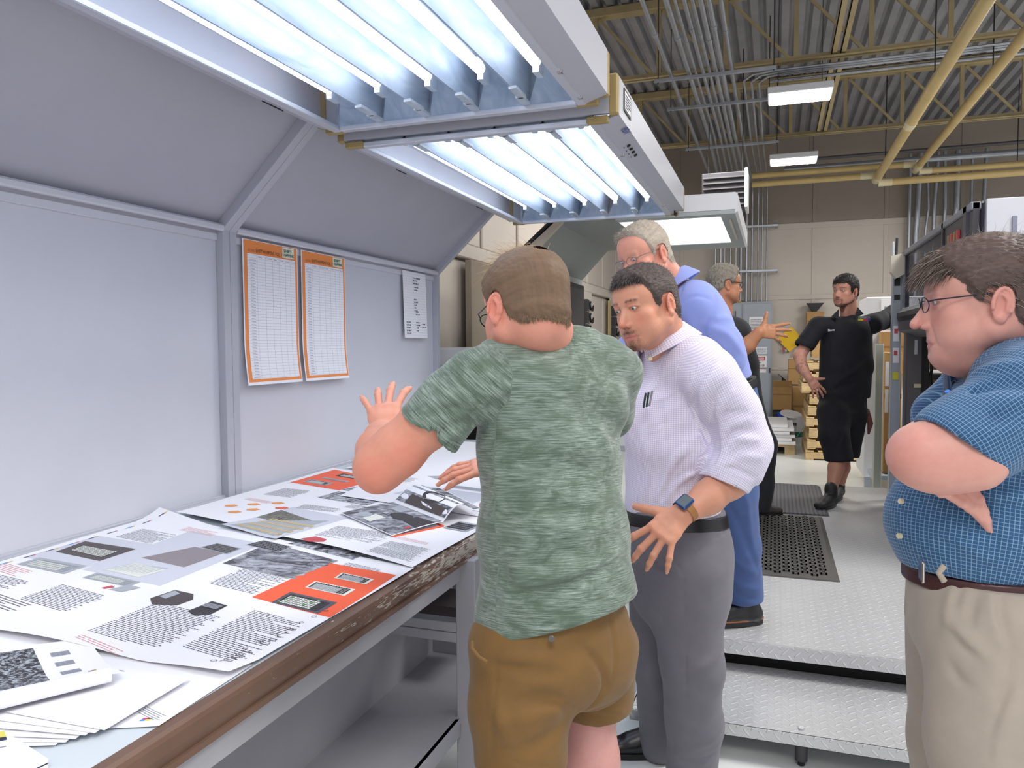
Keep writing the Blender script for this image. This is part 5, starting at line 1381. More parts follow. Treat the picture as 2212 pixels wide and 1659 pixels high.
A.patch(box_uv([(-1.55, 1.83), (-1.245, 1.765), (-1.235, 1.96), (-1.56, 2.07)]), m_ph2, 8, .0006); A.patch(box_uv([(-1.50, 2.08), (-1.20, 1.985), (-1.19, 2.05), (-1.47, 2.13)]), m_ph1, 6, .0006)
A.patch(box_uv([(-1.27, 1.605), (-.993, 1.535), (-1.0, 1.885), (-1.262, 1.935)]), m_orange, 8, .0006)
A.pr = .0008
A.keyboard(box_uv([(-1.195, 1.585), (-1.035, 1.55), (-1.035, 1.635), (-1.20, 1.67)]), m_keyd, m_key, 6, 16, m_pk, .07, mat('print_green', '6fae6a', .6))
A.keyboard(box_uv([(-1.185, 1.715), (-1.045, 1.685), (-1.045, 1.74), (-1.19, 1.77)]), m_key, m_kg, 5, 14, m_pk, .06)
A.keyboard(box_uv([(-1.155, 1.81), (-1.04, 1.785), (-1.04, 1.83), (-1.16, 1.86)]), m_key, m_kg, 5, 12, m_pk, .07)
A.poly(box_uv([(-1.51, 1.51), (-1.47, 1.475), (-1.405, 1.49), (-1.40, 1.54), (-1.43, 1.575), (-1.50, 1.585)]), m_pk2); A.poly(box_uv([(-1.50, 1.53), (-1.47, 1.52), (-1.465, 1.565), (-1.495, 1.58)]), m_kg, .0012)
A.poly(box_uv([(-1.35, 1.465), (-1.31, 1.445), (-1.28, 1.465), (-1.285, 1.53), (-1.345, 1.545)]), m_pk); A.keyboard(box_uv([(-1.345, 1.50), (-1.285, 1.49), (-1.285, 1.525), (-1.345, 1.535)]), m_pk, m_kg, 4, 10)
for i in range(13):
    x = -2.185; y = 1.30+.078*i; A.patch(box_uv([(x, y), (x+.006, y), (x+.006, y+.03), (x, y+.03)]), [m_bk, m_cy, m_bk][i % 3], 1, .001); A.patch(box_uv([(x, y+.03), (x+.006, y+.03), (x+.006, y+.042), (x, y+.042)]), [m_ye, m_mg][i % 2], 1, .001)
# pencilled marks and the handwritten note along the right edge
def stroke(s, pts, w=.0012, mt=None, dz=.001):
    pts = [np.array(p, float) for p in pts]
    for a, c in zip(pts[:-1], pts[1:]):
        d = (c-a); L = np.linalg.norm(d)+1e-9; nn = np.array((-d[1], d[0]))/L*w
        s.b.add([s.P(*uvA(*(q)), dz) for q in (a-nn, c-nn, c+nn, a+nn)], [(0, 1, 2, 3)], mt or m_pk)
GL = {'T': [[(.5, 0), (.5, 1)], [(0, 1), (1, 1)]], 'A': [[(0, 0), (.5, 1), (1, 0)], [(.2, .4), (.8, .4)]], 'F': [[(0, 0), (0, 1), (.8, 1)], [(0, .5), (.6, .5)]], 'C': [[(.9, .85), (.5, 1), (.1, .7), (.1, .3), (.5, 0), (.9, .15)]],
      'u': [[(0, .6), (.05, .1), (.4, 0), (.7, .2), (.75, .6), (.8, 0)]], 'r': [[(0, .6), (.1, 0)], [(.1, .4), (.5, .6)]], 'v': [[(0, .6), (.35, 0), (.7, .6)]], 'e': [[(.1, .3), (.7, .35), (.5, .6), (.1, .5), (.1, .1), (.4, 0), (.8, .1)]]}
def handwrite(s, txt, org, ux, uy, h):
    x = 0
    for ch in txt:
        if ch != ' ':
            for st in GL[ch]: stroke(s, [(org[0]+ux[0]*(x+p[0]*h*.62)+uy[0]*p[1]*h, org[1]+ux[1]*(x+p[0]*h*.62)+uy[1]*p[1]*h) for p in st], .0009)
        x += h*.85
handwrite(A, 'TAFF Curve', (-1.035, 1.235), (.06, .998), (-.998, .06), .026)
rg = random.Random(7)
for i in range(9):
    x, y = -1.075+.006*i, 1.235+.042*i; r = .007
    n_ = rg.choice([4, 5, 6, 7]); stroke(A, [(x+r*math.cos(6.28*k/n_)*rg.uniform(.6, 1.1), y+r*math.sin(6.28*k/n_)*rg.uniform(.6, 1.1)) for k in range(n_)]+[(x+r, y)], .0006)
A.build('proof_sheet', 'large proof sheet nearest the camera with a coral block of three keyboards', 'paper', 'proof sheets on the table')

# ---- the second proof sheet behind, overlapping it
cA = [(-2.19, 2.33), (-.985, 1.955), (-.945, 3.05), (-2.2, 3.45)]
A = Sheet(cA, .8588, .0016, 4, lambda u, v: .008*max(0, 1-v*10)*abs(math.sin(u*6+.3)), 30, 26)
tA(-1.47, 2.19, -1.21, 2.34, 17, seed=2, sk=.05); tA(-1.19, 2.05, -1.01, 2.20, 18, seed=3, sk=.05); tA(-1.80, 2.55, -1.60, 2.62, 9, seed=4, sk=.02); tA(-2.09, 2.73, -1.93, 2.89, 15, seed=5, sk=.02)
tA(-2.1, 2.62, -1.95, 2.66, 4, m_red, 6); tA(-1.62, 2.62, -1.45, 2.68, 6, seed=8); tA(-1.2, 2.24, -1.05, 2.27, 3, m_red, 9, .05)
A.patch(box_uv([(-1.86, 2.19), (-1.56, 2.10), (-1.50, 2.46), (-1.82, 2.56)]), m_pgrey, 6, .0003)
A.patch(box_uv([(-1.845, 2.33), (-1.58, 2.26), (-1.57, 2.36), (-1.83, 2.50)]), photo_mat('photo_carriage', '3c3c38', '8d8d80', 40, (6, 1, 1)), 5, .0006)
A.patch(box_uv([(-1.83, 2.20), (-1.60, 2.14), (-1.545, 2.40), (-1.77, 2.33)]), m_kg, 5, .0007)
for r in range(4):
    for c in range(11):
        x = -1.80+.021*c+.012*r; y = 2.215-.0055*c+.045*r; k = .0085; A.poly(box_uv([(x+k*math.cos(a), y+k*math.sin(a)*1.5) for a in (0, .8, 1.57, 2.35, 3.14, 3.9, 4.7, 5.5)]), m_gold, .0014)
A.patch(box_uv([(-2.16, 3.02), (-1.83, 2.92), (-1.81, 3.24), (-2.155, 3.40)]), m_orange, 6, .0006); A.pr = .0009
A.keyboard(box_uv([(-2.11, 3.05), (-1.95, 3.0), (-1.95, 3.07), (-2.11, 3.12)]), m_kg, m_key, 4, 12, m_pk); A.keyboard(box_uv([(-2.08, 3.16), (-1.90, 3.10), (-1.90, 3.13), (-2.08, 3.19)]), m_kg, m_kg, 2, 12); A.keyboard(box_uv([(-2.05, 3.24), (-1.87, 3.18), (-1.87, 3.25), (-2.05, 3.31)]), m_pk2, m_key, 4, 12, m_pk)
A.patch(box_uv([(-1.83, 2.94), (-1.63, 2.84), (-1.565, 3.03), (-1.77, 3.13)]), m_ph2, 6, .0006); A.patch(box_uv([(-1.83, 2.75), (-1.545, 2.67), (-1.535, 2.80), (-1.82, 2.90)]), m_ph1, 6, .0006)
A.poly(box_uv([(-1.476, 2.118), (-1.42, 2.08), (-1.376, 2.10), (-1.39, 2.14), (-1.45, 2.165)]), m_dred)
for (x, y) in ((-2.07, 2.50), (-2.0, 2.55), (-1.92, 2.60), (-1.85, 2.53), (-1.94, 2.47), (-1.98, 2.41)):
    A.poly(box_uv([(x-.03, y), (x-.015, y-.02), (x+.02, y-.015), (x+.03, y+.008), (x, y+.022)]), [m_orl, m_orange][int(abs(x*100)) % 2])
A.keyboard(box_uv([(-1.10, 2.42), (-1.0, 2.39), (-.98, 2.50), (-1.08, 2.53)]), m_kg, m_pk, 4, 9)
A.build('proof_sheet', 'proof sheet in the middle of the table showing orange shapes and round typewriter keys', 'paper', 'proof sheets on the table')
# ---- farther sheets
cA = [(-1.75, 2.80), (-.98, 2.60), (-.96, 3.5), (-1.9, 3.75)]
A = Sheet(cA, .8635, .0014, 6, None, 20, 16)
A.poly(box_uv([(-1.60, 3.35), (-1.52, 3.28), (-1.40, 3.27), (-1.38, 3.33), (-1.5, 3.40)]), m_kg); tA(-1.78, 3.2, -1.6, 3.32, 9, m_inkl, 1); tA(-1.5, 3.42, -1.25, 3.52, 9, m_inkl, 2); A.patch(box_uv([(-1.55, 2.9), (-1.15, 2.8), (-1.12, 3.0), (-1.5, 3.1)]), m_pgrey, 3, .0003); A.keyboard(box_uv([(-1.38, 3.1), (-1.15, 3.04), (-1.15, 3.1), (-1.38, 3.17)]), m_pgrey, m_kg, 4, 14)
tA(-1.1, 2.7, -1.0, 3.3, 18, m_inkl, 3)
A.build('proof_sheet', 'pale proof sheet under the elbow, third from the camera', 'paper', 'proof sheets on the table')
cA = [(-2.15, 3.50), (-1.05, 3.42), (-1.0, 4.6), (-2.1, 4.7)]
A = Sheet(cA, .857, .0014, 8, None, 20, 16)
for j in range(6):
    for i in range(12):
        x, y = -1.62+.045*i, 3.72+.07*j; A.patch(box_uv([(x, y), (x+.03, y-.004), (x+.03, y+.03), (x, y+.034)]), [m_orl, m_kg, m_gold, m_pgrey, m_mg, m_cy][(i*5+j*3) % 6] if (i+j) % 3 == 0 else m_pgrey, 1)
tA(-2.05, 3.6, -1.75, 3.75, 8, m_inkl, 5); A.build('proof_sheet', 'farthest proof sheet with rows of small coloured samples', 'paper', 'proof sheets on the table')
# ---- lower, older sheets near the camera
def simple(c, z, label, seed=1, lift=None, fn=None, mt=None):
    global cA, A
    cA = c; A = Sheet(cA, z, .0008, seed, lift, 16, 14, mt)
    if fn: fn()
    return A.build('proof_sheet', label, 'paper', 'proof sheets on the table')
simple([(-1.62, .72), (-.99, 1.0), (-1.0, 1.26), (-1.72, 1.30)], .8515, 'white sheet lying under the edge of the large proof sheet', 2, None, lambda: (A.patch(box_uv([(-1.42, 1.06), (-1.12, 1.08), (-1.15, 1.13), (-1.40, 1.19)]), m_pgrey, 3, .0004), cmyk(A, .93, .08, .012, .02), tA(-1.12, 1.05, -1.0, 1.075, 5, m_inkl, 3)))
def fanned(i): 
    cmyk(A, .86, .03, .012, .02); tA(-1.3+.02*i, .93+.012*i, -1.05+.02*i, .955+.012*i, 5, m_inkl, i)
for i in range(6):
    dx, dy, rt = .018*i, .014*i, .07*i
    c0 = np.array((-1.10, .895)); a = math.radians(22-4*i); ex = np.array((math.cos(a+math.pi/2), math.sin(a+math.pi/2))); ey = np.array((-ex[1], ex[0]))
    p = c0+np.array((.010*i, .010*i)); L, Wd = .205, .36
    simple([tuple(p+ey*Wd), tuple(p), tuple(p+ex*L), tuple(p+ex*L+ey*Wd)], .8535+.0018*i, ['bottom', 'second', 'third', 'fourth', 'fifth', 'top'][i]+' sheet of the fanned pile by the table edge', i, None,
           lambda: (A.rect(.012, .90, .035, .925, m_cy, 1), A.rect(.035, .90, .058, .925, m_ye, 1), A.rect(.012, .925, .035, .95, m_mg, 1), A.rect(.035, .925, .058, .95, m_pk, 1), A.text(.08, .9, .6, .96, 5, m_inkl, 3)))
def pho():
    A.rect(.02, .22, .82, .93, m_foli, 8); A.poly([(.02, .93), (.02, .55), (.14, .62), (.18, .75), (.24, .93)], m_sky, .0009); A.poly([(.02, .22), (.02, .45), (.10, .40), (.14, .25)], m_sky, .0009)
    A.text(.30, .70, .62, .82, 6, m_kg, 3); A.text(.86, .3, .92, .9, 3, m_inkl, 4); cmyk(A, .93, .22, .012, .02)
simple([(-1.50, .60), (-1.165, 1.09), (-1.42, 1.24), (-1.78, .80)], .864, 'photo proof of dark foliage curling at its front edge', 3, lambda u, v: .02*math.exp(-((v-.0)/.25)**2)+.012*math.sin(math.pi*u)*v, pho)
t = thing('paper_roll', 'rolled white sheet edge lying along the front of the foliage photo', 'paper', (-1.3, .85, .86))
b = MB(); b.tube([(-1.52, .56, .882), (-1.175, 1.075, .886)], .0135, m_paper, 16); b.build('roll', t)
# yellow and blue striped book corner
t = thing('book', 'book corner with yellow and dark blue stripes at the bottom left', 'book', (-1.2, .8, .852))
def slab(b, pts, z0, z1, mt):
    n = len(pts); b.add([(x, y, z0) for x, y in pts]+[(x, y, z1) for x, y in pts], [tuple(range(n))[::-1], tuple(range(n, 2*n))]+[(i, (i+1) % n, n+(i+1) % n, n+i) for i in range(n)], mt)
P0 = [(-1.10, .62), (-1.055, .845), (-1.2, .885), (-1.42, .68)]
b = MB(); slab(b, P0, .852, .858, m_paper); slab(b, P0, .86, .866, m_paper); b.build('pages', t)
b = MB(); slab(b, [(x*.995-.005, y) for x, y in P0], .858, .860, m_bk); slab(b, [(-1.2, .885), (-1.42, .68), (-1.40, .66), (-1.18, .872)], .866, .8668, mat('book_yellow', 'd8cf5a', .5)); slab(b, [(-1.18, .872), (-1.40, .66), (-1.39, .652), (-1.17, .866)], .866, .8669, m_bk); b.build('cover_stripes', t)
b = MB()
for k in range(6):
    a0 = np.array((-1.15+.008*k, .85-.02*k)); b.tube([(a0[0]-.12, a0[1]-.12, .8672), (a0[0], a0[1], .8672)], .0007, m_inkl, 4)
b.build('ruled_lines', t)

# ---- open magazine
t = thing('magazine', 'open magazine with black and white photographs curling on the sheets', 'magazine', (-1.25, 2.55, .862))
def curved(c, fz, mt, name, parent, n=14, prints=()):
    V = []; c = [np.array(q, float) for q in c]
    def P(u, v, dz=0):
        q = (c[0]*(1-u)+c[1]*u)*(1-v)+(c[3]*(1-u)+c[2]*u)*v; return (q[0], q[1], fz(u, v)+dz)
    b = MB(); b.add([P(i/n, j/n) for j in range(n+1) for i in range(n+1)], [(j*(n+1)+i, j*(n+1)+i+1, (j+1)*(n+1)+i+1, (j+1)*(n+1)+i) for j in range(n) for i in range(n)], mt, True)
    for (u0, v0, u1, v1, m_, dz) in prints:
        k = 5; b.add([P(u0+(u1-u0)*i/k, v0+(v1-v0)*j/k, dz) for j in range(k+1) for i in range(k+1)], [(j*(k+1)+i, j*(k+1)+i+1, (j+1)*(k+1)+i+1, (j+1)*(k+1)+i) for j in range(k) for i in range(k)], m_, True)
    for (pts, m_, dz) in [q for q in polys if q[3] == name and True] and [(q[0], q[1], q[2]) for q in polys if q[3] == name]:
        b.add([P(x, y, dz) for x, y in pts], [tuple(range(len(pts)))], m_)
    b.build(name, parent)
blob = lambda cx_, cy_, rx, ry, n=14, k=0: [(cx_+rx*math.cos(6.283*i/n+k)*(1+.12*math.sin(3*i)), cy_+ry*math.sin(6.283*i/n+k)) for i in range(n)]
polys = [(blob(.62, .42, .15, .17), m_pk, .0022, 'left_page'), ([(.45, .02), (.85, .02), (.80, .30), (.5, .28)], m_pk, .0021, 'left_page'), (blob(.24, .75, .1, .1), m_kg, .0022, 'left_page'), ([(.1, .5), (.4, .5), (.38, .68), (.12, .66)], m_key, .0021, 'left_page'), ([(.72, .55), (.95, .55), (.95, .8), (.72, .75)], m_kg, .0021, 'left_page'), ([(.30, .05), (.42, .05), (.42, .09), (.30, .09)], m_dred, .0022, 'left_page'),
         (blob(.35, .45, .16, .2), m_pk, .0022, 'right_page'), (blob(.7, .35, .12, .22), m_kg, .0022, 'right_page'), ([(.05, .1), (.2, .1), (.22, .8), (.05, .8)], m_pk2, .0021, 'right_page')]
curved([(-1.205, 2.245), (-1.105, 2.44), (-1.44, 2.69), (-1.565, 2.50)], lambda u, v: .866+.012*math.sin(u*1.57)*1, m_paper, 'left_page', t, 14, [(.02, .02, .99, .98, m_ph2, .0012)])
curved([(-1.105, 2.44), (-1.03, 2.62), (-1.36, 2.96), (-1.44, 2.69)], lambda u, v: .878+.05*math.sin(min(1, u*1.25)*math.pi*.9), m_paper, 'right_page', t, 16, [(.05, .02, .97, .98, m_ph2, .0012)])
b = MB(); b.tube([(-1.205, 2.243, .863), (-1.105, 2.438, .863)], .003, m_orange, 6); b.tube([(-1.105, 2.438, .862), (-1.44, 2.69, .862)], .004, m_orange, 6); b.build('cover_edge', t)

# ================================================================ charts pinned on the booth panel
def chart(Y0, Y1, vol, label):
    t = thing('progress_chart', label, 'poster', (-2.2, (Y0+Y1)/2, 1.33), 'orange bordered charts')
    zt, zb = 1.985, 1.328; H = zt-zb; Wd = Y1-Y0
    def X(v): return -2.246+.018*max(0, (.30-v)/.30)**1.5+.003
    def P(u, v, dz=0): return (X(v)+dz+.006*math.sin(u*3.1)*max(0, .6-v), Y0+Wd*u, zb+H*v)
    def strip(b, u0, v0, u1, v1, mt, dz, n=8):
        V = []; 
        for j in range(n+1):
            for i in range(3): V.append(P(u0+(u1-u0)*i/2, v0+(v1-v0)*j/n, dz))
        b.add(V, [(j*3+i, j*3+i+1, (j+1)*3+i+1, (j+1)*3+i) for j in range(n) for i in range(2)], mt, True)
    b = MB(); strip(b, 0, 0, 1, 1, m_paper, 0, 16); b.build('paper', t)
    b = MB(); strip(b, .02, .02, .985, .995, m_chart, .0008, 16); b.build('orange_border', t)
    b = MB(); strip(b, .075, .04, .945, .905, m_paper, .0016, 16)
    rows = 42
    for i in range(rows+1):
        v = .045+(.895-.045)*i/rows; strip(b, .075, v, .945, v+.0009, m_inkl, .0022, 1)
    for u in (.235, .38, .51, .635, .75, .85): strip(b, u, .045, u+.0022, .895, m_inkl, .0022, 10)
    b.build('grid', t)
    b = MB(); strip(b, .70, .915, .925, .99, mat('logo_paper', 'e4e6d2', .5), .0018, 2)
    def tx(s, u, v, size, m_, width=None, bold=0.0, dz=.0032):
        put_text(b, s, Vector(P(u, v, dz)), (0, 1, 0), (0, 0, 1), size, m_, width=width, bold=bold)
    m_tl = mat('logo_teal', '3d6b62', .5)
    tx('SHIFT', .72, .955, .020, m_tl, .065, .02, .004); tx('HAPPENS', .72, .925, .020, m_tl, .08, .02, .004)
    tx('(3,320)', .085, .918, .016, mat('chart_faint', '9a5f36', .6), .045); tx('SHIFT HAPPENS VOL. '+vol, .215, .918, .024, mat('chart_brown', '5e3a28', .6), .195)
    for k, s_ in enumerate(('Sheets', 'Press approved', 'Pages', 'Perfect', 'Press sent', 'Press rcvd')): tx(s_, (.26, .385, .53, .65, .76, .86)[k], .884, .0075, m_ink, (.024, .045, .022, .026, .03, .03)[k])
    names = ['Cover Front', 'Cover Back']+[f'P{(i//2)+1} {"Front" if i % 2 == 0 else "Back"}' for i in range(38)]+['ENDPAPERS FRONT', 'ENDPAPERS BACK']
    for i, s_ in enumerate(names[:rows-1]):
        v = .895-(i+1.78)*(.85/rows); tx(s_, .10 if len(s_) > 9 else .125, v, .0075, m_ink, .048 if len(s_) > 9 else .03)
    b.build('lettering', t)
chart(2.822, 3.235, '1', 'tall orange chart reading SHIFT HAPPENS VOL. 1, left of the pair')
chart(3.265, 3.675, '2', 'tall orange chart reading SHIFT HAPPENS VOL. 2, right of the pair')
b = MB(); nn = 12
b.add([(-2.243+.012*(j/nn), 4.36+.335*i/2, 1.985-.43*j/nn) for j in range(nn+1) for i in range(3)], [(j*3+i, j*3+i+1, (j+1)*3+i+1, (j+1)*3+i) for j in range(nn) for i in range(2)], m_paper, True)
for j in range(24):
    v = 1.97-.0172*j; X = -2.2415+.012*((1.985-v)/.43)
    b.add([(X, 4.365, v), (X, 4.69, v), (X, 4.69, v-.0012), (X, 4.365, v-.0012)], [(0, 1, 2, 3)], m_pgrey)
rg = random.Random(3)
for (y, v, w, n_) in ((4.50, 1.95, .1, 3), (4.52, 1.89, .07, 2), (4.51, 1.81, .05, 5), (4.53, 1.73, .04, 2), (4.39, 1.66, .07, 5), (4.53, 1.66, .05, 4), (4.62, 1.65, .06, 2)):
    for k in range(n_):
        z = v-.018*k; x = y
        while x < y+w*rg.uniform(.6, 1):
            q = rg.uniform(.008, .02); X = -2.241+.012*((1.985-z)/.43); b.add([(X, x, z), (X, x+q, z), (X, x+q, z-.008), (X, x, z-.008)], [(0, 1, 2, 3)], m_ink if rg.random() > .4 else m_inkl); x += q+.006
tag(b.build('ruled_note'), 'handwritten lined note taped under the ledge beside the far frame', 'note')
# ================================================================ the person in the green shirt
LINE0 = ([-.13, -.06, -.04, -.022, -.01, .006, .018, .03, .045, .06, .072, .13], [-.072, -.062, -.045, -.012, .004, .004, -.012, .0, .04, .058, .07, .09])
def person(label, loc): return thing('person', label, 'person', tuple(float(q) for q in loc))
def do_head(th, sp, R, org, sc, neck):
    org = np.array(org, float); sp['neck'] = R.T@(np.array(neck)-org)/sc-np.array((0, -.03, -.04))
    return make_head(sp, R, org, sc)
m_lens = glassy('spectacle_lens', (.97, .98, .98), .06, .02); m_blackf = mat('black_acetate', '1b1d20', .25)

G = person('person in a green heather t-shirt and brown shorts, seen from behind', (-0.462, 1.648, 1.234))
G.location.z = 0.0
R = rotm(141, -17, -4); org = (-0.518, 1.584, 1.588)
sp = dict(skin='dc9c88', red='d0604c', redness=.6, redall=.12, hair='705a47', brow='80644c', line=LINE0, h=.0025, w=1.03, fat=.004, neck_r=.061, ear_out=12,
    dens0=0, dens=lambda x, y, z: 1-.8*np.exp(-((x/.045)**2+((y+.072)/.035)**2+((z-.078)/.03)**2)),
    thick=lambda x, y, z: .006+.005*sm(z, .0, .08), tuft=.15, beardc='c48a5c',
    beard=lambda x, y, z, ax: sm(-z+.25*(y-.06), .035, .06)*sm(y, .0, .03)*.75)
hs = dict(cols=['927960', '7a6350', 'ab9274', '66503f', 'c0a888', '8a7460'], cv=.15)
sp['strands'] = [
    growth(15000, lambda x, y, z: (.003+.011*sm(z, -.065, -.02))+.016*sm(z, .02, .09), lambda x, y, z: np.stack([.25+0*x, .1+.5*sm(z, .05, .1), -1.1+1.0*sm(z, .05, .1)], 1), .00045, 5, 1, .12, (0, 0, -.35), .10, **hs),
    growth(3000, lambda x, y, z: .007+0*x, lambda x, y, z: np.stack([0*x, 0*x, -1+0*x], 1), .00028, 3, 2, .2, (0, 0, -.3), .12, dens=lambda x, y, z: np.exp(-((z+.062)/.018)**2), **hs),
    growth(420, lambda x, y, z: .045+0*x, lambda x, y, z: np.stack([-.6+0*x, .5+0*x, .3+0*x], 1), .00028, 8, 3, .35, (-.3, .3, -.9), .5, mask=lambda x, y, z: (z > .085)*1.0, cols=['c8a87c', 'b89468', 'a08060'], curl=.12),
    growth(1500, lambda x, y, z: .012+0*x, lambda x, y, z: np.stack([0*x, .3+0*x, -1+0*x], 1), .0003, 3, 4, .35, (0, 0, -.3), .5, mask=lambda x, y, z: sm(-z+.25*(y-.06), .045, .07)*sm(y, .02, .05)*(z > -.13), cols=['c8935f', 'b07a4c', 'd8a878'])]
parts, hair = do_head(G, sp, R, org, 1.03, (-0.482, 1.760, 1.468))
sL, eL, wL = (-0.593, 1.486, 1.427), (-0.796, 1.427, 1.244), (-0.902, 1.642, 1.284)
S = SDF(np.minimum.reduce([sL, eL, wL])-np.array((.16, .12, .10)), np.maximum.reduce([sL, eL, wL])+np.array((.10, .2, .2)), .003)
S.chain([sL, (-0.684, 1.450, 1.347), (-0.755, 1.433, 1.278), eL], [.056, .054, .053, .048], .03)
S.ell((-0.789, 1.408, 1.237), (.038, .038, .04), .03)
S.chain([eL, (-0.832, 1.501, 1.265), (-0.872, 1.583, 1.280), wL], [.045, .050, .040, .0315], .03)
tips = hand(S, wL, (-0.281, 0.579, 0.769), (0.218, -0.773, 0.591), -1, 1.02, (-22, -6, 6, 24)[::-1] if False else (20, 4, -8, -26), ((10, 22, 12), (8, 20, 12), (10, 20, 12), (8, 16, 10)), (70, 20, 10, 60), 1.08)
body = parts+[skin_part(S, 'dc9c84', 'd8705c', [((-0.774, 1.381, 1.221), .07, .42), ((-0.711, 1.394, 1.261), .06, .35), ((-0.934, 1.683, 1.371), .03, .25)])]+nails(tips)
# right forearm and hand beyond the belly
sR, eR, wR = (-0.373, 1.838, 1.425), (-0.523, 2.006, 1.191), (-0.709, 1.962, 1.164)
S = SDF(np.minimum(eR, wR)-np.array((.3, .12, .14)), np.maximum(eR, wR)+np.array((.12, .14, .1)), .003)
S.chain([eR, (-0.618, 1.993, 1.170), wR], [.048, .044, .032], .02)
tips = hand(S, wR, (-0.788, -0.536, 0.037), (0.105, -0.291, 0.817), 1, 1.02, (14, 5, -2, -10), ((15, 15, 8),)*4, (62, 22, 14, 50), 1.05)
body += [skin_part(S, 'dc9c84', 'd8705c')]+nails(tips)
# legs
hL, kL, aL = (-0.502, 1.508, 0.856), (-0.496, 1.475, 0.581), (-0.487, 1.474, 0.116)
hR, kR, aR = (-0.410, 1.748, 0.781), (-0.409, 1.755, 0.498), (-0.384, 1.759, 0.012)
S = SDF((-.95, 1.2, .0), (-.1, 2.2, .95), .006)
S.chain([hL, kL], [.05, .062], .03); S.chain([kL, (-0.494, 1.477, 0.418), aL], [.06, .062, .036], .03)
S.chain([hR, kR], [.05, .064], .03); S.chain([kR, (-0.398, 1.769, 0.306), aR], [.062, .062, .036], .03)
body += [skin_part(S, 'd8a39c', 'd07a72')]
# torso core keeps head, arms and legs one body
S = SDF((-1.1, 1.1, .75), (.1, 2.3, 1.6), .012)
lat = (0.429, 0.899, -0.039); lat = unit(lat)
S.ecap((-0.474, 1.653, 1.392), (-0.469, 1.632, 0.973), lat, (.15, .09), (.15, .10), .03); S.cap(sL, sR, .05, .05, .04); S.cap((-0.483, 1.737, 1.452), (-0.485, 1.691, 1.389), .05, .09, .04)
S.cap(sR, eR, .045, .042, .02); S.cap((-0.469, 1.632, 0.973), hL, .08, .05, .04); S.cap((-0.469, 1.632, 0.973), hR, .08, .05, .04)
body += [skin_part(S, 'dc9c84')]
obj_from_parts('body', body, [M_SKIN, M_EYE], G); obj_from_parts('hair', hair, [M_HAIR], G)
glasses(G, R, org, 1.03, m_blackf, m_lens, .0014)
# shirt
S = SDF((-1.25, 1.05, .70), (.05, 2.35, 1.58), .0045)
S.ecap((-0.482, 1.672, 1.406), (-0.483, 1.664, 1.274), lat, (.185, .118), (.19, .13), .03)
S.ecap((-0.483, 1.664, 1.274), (-0.470, 1.648, 1.075), lat, (.19, .13), (.187, .145), .03)
S.ecap((-0.470, 1.648, 1.075), (-0.452, 1.622, 0.882), lat, (.187, .145), (.198, .178), .03)
S.ell((-0.500, 1.579, 1.375), (.09, .08, .09), .05); S.ell((-0.413, 1.736, 1.377), (.09, .08, .09), .05)
S.chain([(-0.490, 1.672, 1.467), (-0.552, 1.576, 1.449), sL], [.066, .066, .066], .05)
S.chain([(-0.455, 1.706, 1.469), (-0.408, 1.785, 1.457), sR], [.068, .068, .066], .05)
S.cap((-0.473, 1.725, 1.550), (-0.471, 1.718, 1.502), .084, .088, .0); S.cap((-0.471, 1.718, 1.502), (-0.473, 1.682, 1.443), .088, .11, .03)
T = S.twin(); T.chain([sL, (-0.643, 1.466, 1.381), (-0.684, 1.449, 1.327)], [.068, .074, .075], .0)
T.cut((-0.667, 1.454, 1.301), np.array((-0.738, 1.426, 1.245))-np.array((-0.634, 1.469, 1.381)), .16); T.cap((-0.682, 1.450, 1.327), (-0.757, 1.420, 1.255), .0665, .075, .003, 'sub'); S.merge(T, .02)
S.chain([sR, (-0.403, 1.896, 1.319)], [.066, .066], .03)
na = unit(np.array((-0.094, 0.105, 0.985)))
S.cut((-0.462, 1.685, 1.529), na, .16); S.cap((-0.473, 1.727, 1.498), (-0.487, 1.722, 1.594), .074, .078, .004, 'sub')
